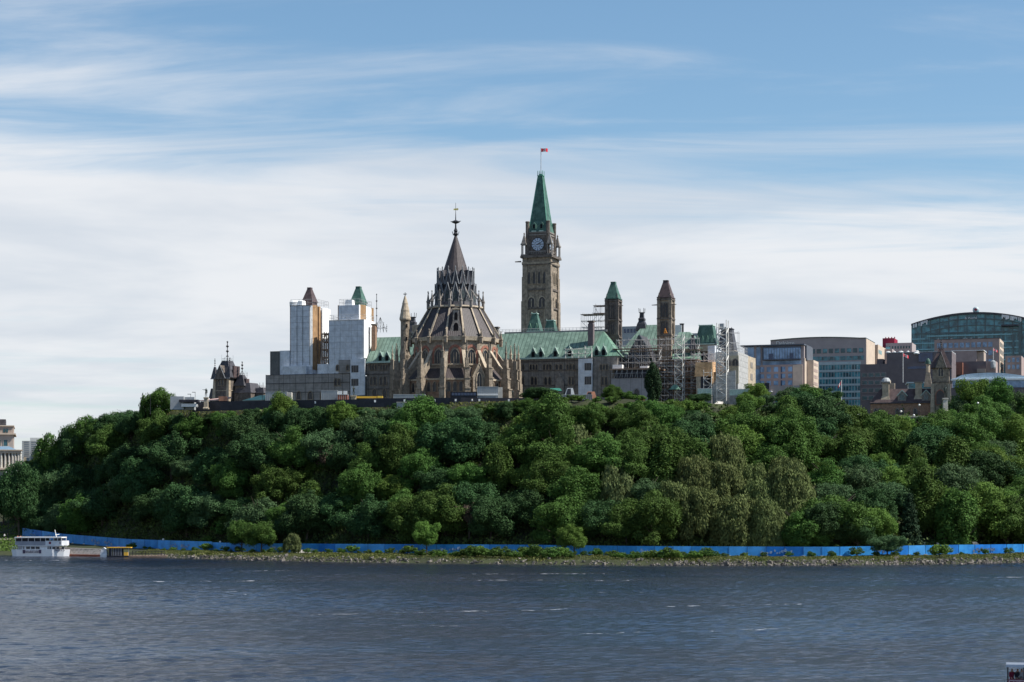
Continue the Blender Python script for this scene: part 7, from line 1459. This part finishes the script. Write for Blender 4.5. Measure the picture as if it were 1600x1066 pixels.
def trunk_mesh(seed, h, ch, rx, r=.35, m='bark'):
    g = random.Random(seed); mb = MB(); x = y = 0; z = -1.2; n = 6; top = h + ch * .7
    pts = [(0, 0, -1.2)]
    for k in range(1, n + 1): pts.append((g.uniform(-.2, .2) * k * .4, g.uniform(-.2, .2) * k * .4, -1.2 + (top + 1.2) * k / n))
    for k in range(n): mb.bar(pts[k], pts[k + 1], r * (1 - k / n * .8), 7, r * (1 - (k + 1) / n * .8))
    for k in range(7):
        t = g.uniform(.35, .9); i = int(t * n); p = pts[i]; a = g.uniform(0, 6.28); L_ = rx * g.uniform(.5, .8); q = (p[0] + math.cos(a) * L_, p[1] + math.sin(a) * L_, p[2] + L_ * g.uniform(.5, 1.0)); mb.bar(p, q, r * .38, 5, r * .1)
    me = bpy.data.meshes.new('trunk'); me.from_pydata(mb.v, [], mb.f); me.materials.append(M[m]); return me
# kinds: crown mesh, trunk mesh, nominal radius, crown height, trunk height
KIND = {}
def addkind(key, n, seed, rx, h, nb, shape, m, th, leaf=.42, dens=1., r=.35):
    KIND[key] = [(crown_mesh(seed + i, rx, h * (1 + .08 * (i - 1)), nb, shape, leaf, m, dens), trunk_mesh(seed + i, th, h, rx, r), rx, h, th) for i in range(n)]
addkind('mid', 5, 10, 5.6, 9.8, 84, 'round', 'leaf_mid', 3., .29)
addkind('dark', 4, 20, 5.7, 9.8, 84, 'round', 'leaf_dark', 3., .29)
addkind('bright', 4, 30, 5.1, 9.3, 70, 'round', 'leaf_bright', 2.5, .29)
addkind('blue', 3, 40, 5.5, 9.2, 84, 'round', 'leaf_blue', 2.5, .28)
addkind('olive', 3, 50, 5.6, 10.5, 84, 'willow', 'leaf_olive', 1.5, .27)
addkind('willow', 2, 60, 5.2, 8.8, 36, 'willow', 'leaf_willow', 2., .36)
addkind('slim', 3, 65, 4.4, 11.5, 50, 'tall', 'leaf_mid', 2., .34)
addkind('conifer', 2, 70, 3.6, 14, 46, 'conifer', 'leaf_conifer', 1.5, .34)
addkind('bush', 3, 80, 1.8, 2.8, 16, 'round', 'leaf_bright', .2, .26, 1., .12)
addkind('bushdark', 2, 90, 1.8, 2.8, 16, 'round', 'leaf_mid', .2, .26, 1., .12)
addkind('snag', 1, 97, 4.2, 8.5, 40, 'round', 'leaf_brown', 3., .26, .45)
addkind('yellow', 1, 95, 1.6, 2.6, 12, 'round', 'leaf_yellow', .3, .26, 1., .12)
TREES = []
trn = random.Random(77)
def plant(kind, X_, Y_, s, sz=None, zoff=-.3, name='tree', label=None, cat='tree', auto=True, gz=None):
    cm, tm_, rx, h, th = trn.choice(KIND[kind]); z0 = float(zt(X_, Y_)) if gz is None else gz
    t = bpy.data.objects.new(name, None); t.empty_display_size = .5; C.objects.link(t); t.location = (X_, Y_, z0 + zoff); t.rotation_euler = (trn.uniform(-.05, .05), trn.uniform(-.05, .05), trn.uniform(0, 6.28)); t.scale = (s, s, sz or s)
    c = bpy.data.objects.new('crown', cm); C.objects.link(c); c.parent = t; c.location = (0, 0, th * .55)
    k = bpy.data.objects.new('trunk', tm_); C.objects.link(k); k.parent = t
    t['category'] = cat
    if label: t['label'] = label
    TREES.append((t, kind, X_, Y_, z0, s, sz or s, label is None)); return t
def top_of(kind, s, sz): k = KIND[kind][0]; return (k[4] * .55 + k[3] * 1.02) * (sz or s)
def plant_px(kind, px, ybase, ytop, Y_, s=None, **kw):
    x = X(px, Y_); z0 = float(zt(x, Y_)); k = KIND[kind][0]; H = CAMH + (HOR - ytop) / F0 * Y_ - z0 + .3; sz = H / (k[4] * .55 + k[3] * 1.0); return plant(kind, x, Y_, s or sz, sz, **kw)
# skyline the crowns must stay under (photo columns / rows turned into heights)
LIM = S((-100, 730), (0, 728), (30, 722), (70, 712), (100, 690), (130, 663), (170, 648), (220, 640), (250, 640), (300, 645), (380, 642), (410, 632), (440, 630), (470, 634), (520, 624), (560, 630), (600, 634), (640, 624), (700, 629), (780, 628), (815, 622), (850, 618), (880, 628), (920, 634), (960, 634), (1000, 633), (1060, 630), (1100, 640), (1140, 636), (1170, 606), (1190, 606), (1215, 632), (1235, 606), (1262, 606), (1290, 612), (1320, 632), (1345, 650), (1440, 650), (1490, 640), (1512, 600), (1545, 592), (1575, 612), (1620, 618), (1900, 620))
pts = []
g = random.Random(2024)
def sp_need(x, y): return 7.6 if x < 60 else 8.9
cands = []
for _ in range(60000):
    y = g.uniform(575, 800); x = g.uniform(-200, 205); px = 800 + F0 * x / y
    if px < -25 or px > 1625: continue
    h = float(hoY(x)); d = y - h
    Wd = float(np.interp(x, WX, WY))
    if d < 11.5 or d > Wd + 8: continue
    if px < 45 and y < 752: continue
    if px < 60 and d < 20: continue
    z0 = float(zt(x, y)); lim = float(np.interp(px, LIM[:, 0], LIM[:, 1])); zl = CAMH + (HOR - lim) / F0 * y
    room = zl - z0
    if room < 2.2: continue
    need = sp_need(x, y) * (.62 if room < 6 else 1)
    ok = True
    for (a, b, n_) in pts:
        if (a - x) ** 2 + ((b - y) * .8) ** 2 < (min(need, n_)) ** 2: ok = False; break
    if ok: pts.append((x, y, need)); cands.append((x, y, z0, room, px))
    if len(pts) > 282: break
def zone_kind(px, py, u):
    if 1045 < px < 1235 and py > 742: return 'olive'
    if 700 < px < 1000 and 640 < py < 700 and u < .25: return 'willow'
    if 1370 < px < 1430 and py > 770 and u < .3: return 'conifer'
    if px < 420: return 'dark' if u < .5 else 'blue' if u < .75 else 'mid' if u < .95 else 'slim'
    if px < 1000: return 'mid' if u < .42 else 'dark' if u < .60 else 'bright' if u < .72 else 'blue' if u < .84 else 'slim' if u < .94 else 'willow'
    if px < 1300: return 'mid' if u < .34 else 'bright' if u < .50 else 'blue' if u < .66 else 'slim' if u < .82 else 'willow' if u < .90 else 'dark'
    return 'mid' if u < .40 else 'dark' if u < .56 else 'bright' if u < .70 else 'slim' if u < .84 else 'blue'
for (x, y, z0, room, px) in cands:
    py = HOR - (z0 + 6 - CAMH) * F0 / y; kd = zone_kind(px, py, g.random()); k = KIND[kd][0]; H = k[4] * .55 + k[3] * 1.05
    s = g.uniform(.95, 1.5) if x < 60 else g.uniform(1.05, 1.65); lowz = y - float(hoY(x)) < 25
    if lowz: s *= 1.12
    sz = s * g.uniform(.9, 1.12)
    if sz * H > room: sz = room / H; s = max(sz, min(s, .62 if kd in ('olive', 'slim', 'conifer') else .55)); 
    if room < 6 and kd in ('olive', 'slim', 'conifer'): kd = 'mid'; k = KIND[kd][0]; H = k[4] * .55 + k[3] * 1.05; sz = min(g.uniform(.5, .8), room / H); s = max(sz, .5)
    nm = {'mid': 'maple_tree', 'dark': 'oak_tree', 'bright': 'young_maple_tree', 'blue': 'elm_tree', 'olive': 'poplar_tree', 'willow': 'willow_tree', 'slim': 'ash_tree', 'conifer': 'conifer_tree'}[kd]
    plant(kd, x, y, s, sz, name=nm, zoff=-2.6 * sz if lowz else -1.0)
# single trees one can pick out
P = lambda *a, **k: plant_px(*a, **k)
t = P('dark', 30, 830, 722, 742, 1.35, name='oak_tree', label='big dark spreading tree at the left edge over the boat landing')
t = P('slim', 1019, 630, 575, 668, .72, name='conifer_tree', label='single dark upright tree standing alone before the scaffolding')
for o in t.children:
    if o.name.startswith('crown'):
        o.data = crown_mesh(301, 4.1, 13., 60, 'tall', .36, 'leaf_deep', 1.1)
P('mid', 248, 640, 613, 724, 1.0, name='maple_tree', label='rounded tree on the skyline beside the concrete cabin, left end of the hilltop'); P('bushdark', 227, 640, 621, 724, 1.5, name='shrub', label='small ragged shrub on the skyline left of the rounded tree', cat='shrub')
P('bright', 440, 660, 615, 680, .95, name='young_maple_tree', label='bright green tree standing in front of the left end of the screened wing')
P('dark', 1095, 640, 615, 676, .62, name='oak_tree', label='dark low round tree between the scaffolding and the pale ramp')
P('dark', 845, 650, 609, 664, 1.0, name='oak_tree', label='dark rounded tree rising above the rim just right of the library'); P('willow', 868, 665, 626, 656, 1.1, name='willow_tree', label='pale feathery willow on the rim just right of the library')
P('mid', 955, 634, 606, 668, .6, name='maple_tree', label='loose shrubby tree in front of the dark statue near the single dark tree'); P('mid', 982, 634, 614, 668, .5, name='maple_tree', label='small shrubby tree just left of the single dark tree')
for px, yt, Y_, s, k, lab in ((1180, 603, 712, .95, 'bright', 'rounded green tree in front of the glass hotel, left one'), (1232, 605, 714, .85, 'blue', 'narrow green tree in front of the glass hotel, right one'), (1262, 606, 722, 1.0, 'mid', 'green tree before the curved brown block, left of the pole'), (1292, 611, 722, .95, 'dark', 'dark green tree left of the drooping flag'),
                              (1528, 592, 748, 1.35, 'bright', 'big bright green tree right of the statue, tallest on the right'), (1560, 604, 745, 1.1, 'mid', 'green tree right of the tallest bright one on the right'), (1592, 615, 742, 1.1, 'blue', 'green tree at the right edge below the silver roof'), (1500, 622, 748, .8, 'mid', 'small green tree beside the statue plinth')):
    P(k, px, 650, yt, Y_, s, name='maple_tree', label=lab)
for px, yt, s, k, lab, dy in ((378, 812, .75, 'mid', 'small feathery tree on the bank before the left blue hoarding', -3), (408, 814, .8, 'mid', 'bushy green tree on the river bank hiding the left blue hoarding', -8), (457, 835, .6, 'willow', 'little pale round tree on the bank right of the bushy green one', -8), (667, 820, .72, 'bright', 'bright slender tree on the bank in front of the blue hoarding below the library', -8), (897, 825, .8, 'bright', 'bright compact round tree on the bank in front of the blue hoarding', -10), (1387, 836, .75, 'blue', 'grey green shrubby tree on the right bank before the hoarding', -8), (1284, 795, 1.1, 'dark', 'large rounded tree behind the blue hoarding right of the olive poplars', 12), (1340, 808, .9, 'dark', 'broad dark tree behind the hoarding next to the large rounded one', 12)):
    Yg = float(np.interp(px, _ho[:, 0], _ho[:, 1])) + dy; x = X(px, Yg); Yg = float(hoY(x)) + dy; P(k, px, 880, yt, Yg, s, name='bank_tree' if dy < 5 else 'oak_tree', label=lab)
P('yellow', 1129, 655, 642, 664, 1.3, name='shrub', label='bright yellow bush among the treetops below the netted building', cat='shrub'); P('yellow', 1131, 655, 646, 663, .8, name='shrub', label='smaller yellow bush tucked beside the bright yellow bush', cat='shrub')
for k_, (px, yt, Y_, s, k) in enumerate(((52, 722, 772, 1.1, 'mid'), (72, 712, 770, 1.2, 'dark'), (92, 697, 768, 1.2, 'mid'), (112, 680, 766, 1.2, 'dark'), (133, 664, 764, 1.2, 'mid'), (60, 745, 760, 1.2, 'dark'), (84, 738, 752, 1.1, 'blue'), (50, 775, 762, 1.0, 'mid'), (156, 654, 764, 1.1, 'dark'), (178, 646, 762, 1.1, 'mid'), (200, 641, 760, 1.0, 'blue'))):
    plant(k, X(px, Y_), Y_, s, (CAMH + (HOR - yt) / F0 * Y_ - float(zt(X(px, Y_), Y_)) + 1) / top_of(k, 1, 1), zoff=-1., name='maple_tree' if k == 'mid' else 'oak_tree' if k == 'dark' else 'elm_tree')
for px, y_, dy, lab in ((507, 0, 40, 'thin brown half-bare tree among the greens below the green-capped white tower'), (733, 0, 14, 'sparse brown tree at the slope foot below the library spire'), (1262, 0, 30, 'sparse brownish tree low on the slope right of the feathery poplars'), (1150, 0, 62, 'thin brown half-bare tree high on the slope below the lattice mast')):
    Yg = float(np.interp(px, _ho[:, 0], _ho[:, 1])) + dy; plant('snag', X(px, Yg), Yg, 1.0, 1.25, name='half_bare_tree', label=lab)
# shrubs along the bank
BS = []
gb = random.Random(5)
for px in list(range(205, 640, 17)) + list(range(640, 900, 11)) + list(range(915, 1120, 12)) + list(range(1130, 1600, 34)):
    p = px + gb.uniform(-5, 5)
    Yg = float(np.interp(p, _ho[:, 0], _ho[:, 1])); x = X(p, Yg); h = float(hoY(x)); s0 = float(shoreY(x)); big = 1.0 if (640 < p < 900 or 960 < p < 1110) else .62
    if 1440 < p < 1470: big = 1.05
    y = s0 + (h - s0) * gb.uniform(.14, .42) if big > .9 else h - gb.uniform(2, 8); s = gb.uniform(.55, 1.05) * big; x = X(p, y)
    s *= gb.choice([.8, 1, 1.4]); plant(gb.choice(['bush', 'bushdark', 'bushdark']), x, y, s * 1.45, s * 1.05, zoff=-.1, name='shrub', cat='shrub')
for px in range(300, 1010, 15):
    p = px + gb.uniform(-5, 5)
    if 395 < p < 420 or 935 < p < 1000: continue
    y = 660 + gb.uniform(0, 4); x = X(p, y); room = CAMH + (HOR - (630 if p > 450 else 638)) / F0 * y - float(zt(x, y)); k = gb.choice(['bush', 'bushdark', 'bushdark']); s = min(gb.uniform(1.0, 1.7), max(.4, room / 2.9)); plant(k, x, y, s * 1.2, s, zoff=-.2, name='shrub', cat='shrub')
for px in range(822, 1112, 10):
    p = px + gb.uniform(-3, 3); x = X(p, 690); W_ = float(np.interp(x, WX, WY)); y = float(hoY(x)) + 9 + W_ * gb.uniform(.88, 1.02); x = X(p, y); lim = 631 if p < 985 else 624 if p < 1095 else 634
    room = CAMH + (HOR - lim) / F0 * y - float(zt(x, y)); s = max(.8, min(1.9, room / 2.7)) * gb.uniform(.85, 1.05); plant(gb.choice(['bush', 'bushdark', 'bushdark']), x, y, max(1.1, s), s, zoff=-.2, name='shrub', cat='shrub')
for px in range(1345, 1500, 11):
    p = px + gb.uniform(-3, 3); y = 726 + gb.uniform(-3, 2); x = X(p, y); s = gb.uniform(.8, 1.3); plant('bush' if p < 1430 else 'bushdark', x, y, s * 1.2, s, zoff=-.4, name='shrub', cat='shrub')
# labels: what each kind looks like, how high on the slope, below or beside what; then ordinals within a tie
MARK = [(95, 'near the left hill shoulder'), (215, 'left of the concrete cabin'), (320, 'below the concrete cabin'), (415, 'below the far left tower'), (505, 'below the dark-capped white tower'), (595, 'below the green-capped white tower'), (665, 'below the stair turret'), (755, 'below the library spire'), (830, 'below the library\'s right side'), (915, 'below the clock tower'), (1000, 'below the green-topped tower'), (1075, 'below the brown stone tower'), (1150, 'below the lattice mast'), (1245, 'below the glass hotel'), (1345, 'below the curved brown block'), (1440, 'below the sandstone range'), (1515, 'below the sandstone tower'), (9999, 'near the right edge')]
LOOK = {'mid': 'mid green rounded maple', 'dark': 'deep green broad oak', 'bright': 'bright green young maple', 'blue': 'soft grey green elm', 'olive': 'olive green feathery poplar', 'willow': 'pale feathery willow', 'slim': 'upright green ash', 'conifer': 'dark pointed conifer', 'bush': 'bright leafy shrub', 'bushdark': 'dark leafy shrub', 'yellow': 'yellow shrub'}
def mark(px):
    for a, s in MARK:
        if px < a: return s
byl = {}
for (t, kd, x, y, z0, s, sz, auto) in TREES:
    if not auto: continue
    px = 800 + F0 * x / y; d = (y - float(hoY(x))); Wd = float(np.interp(x, WX, WY)); f = d / Wd
    if kd.startswith('bush'): row = 'on the river bank' if d < 0 else 'on the hilltop rim'
    else: row = 'at the slope foot' if f < .27 else 'low on the slope' if f < .45 else 'mid-slope' if f < .65 else 'high on the slope' if f < .85 else 'on the rim'
    byl.setdefault((LOOK[kd], row, mark(px)), []).append((px, t))
ORD = ['leftmost', 'second from left', 'third from left', 'fourth from left', 'fifth from left', 'sixth from left', 'seventh from left', 'eighth from left', 'ninth from left', 'tenth from left', 'eleventh from left', 'twelfth from left']
for (look, row, mk), L_ in byl.items():
    L_.sort(key=lambda a: a[0])
    for i, (px, t) in enumerate(L_):
        sfx = '' if len(L_) == 1 else ', ' + (('left one' if i == 0 else 'right one') if len(L_) == 2 else ('rightmost' if i == len(L_) - 1 else ORD[i]))
        t['label'] = f'{look} {row} {mk}{sfx}'
for (t, kd, *_r) in TREES:
    t['group'] = 'shrubs along the bank and hilltop' if kd.startswith('bush') or kd == 'yellow' else 'trees on the wooded slope'
GRP = {}
for o in list(C.objects):
    if o.parent is None and 'category' in o and 'group' not in o: GRP.setdefault(o['category'], []).append(o)
for k, L_ in GRP.items():
    if len(L_) > 2 and k not in ('building', 'wall', 'roof block'): 
        for o in L_: o['group'] = f'{k} pieces around the hill' if k in ('scaffolding',) else (k + ' group') if False else {'person': 'people around the river', 'boat': 'boats on the river', 'container': 'site containers on the hilltop', 'statue': 'statues on the hilltop'}.get(k, 'every ' + k + ' in view')
print('LONG', [o['label'] for o in C.objects if 'label' in o and len(o['label'].split()) > 16])
print('TREES', len(TREES), 'auto', len(cands), 'objs', len(C.objects))
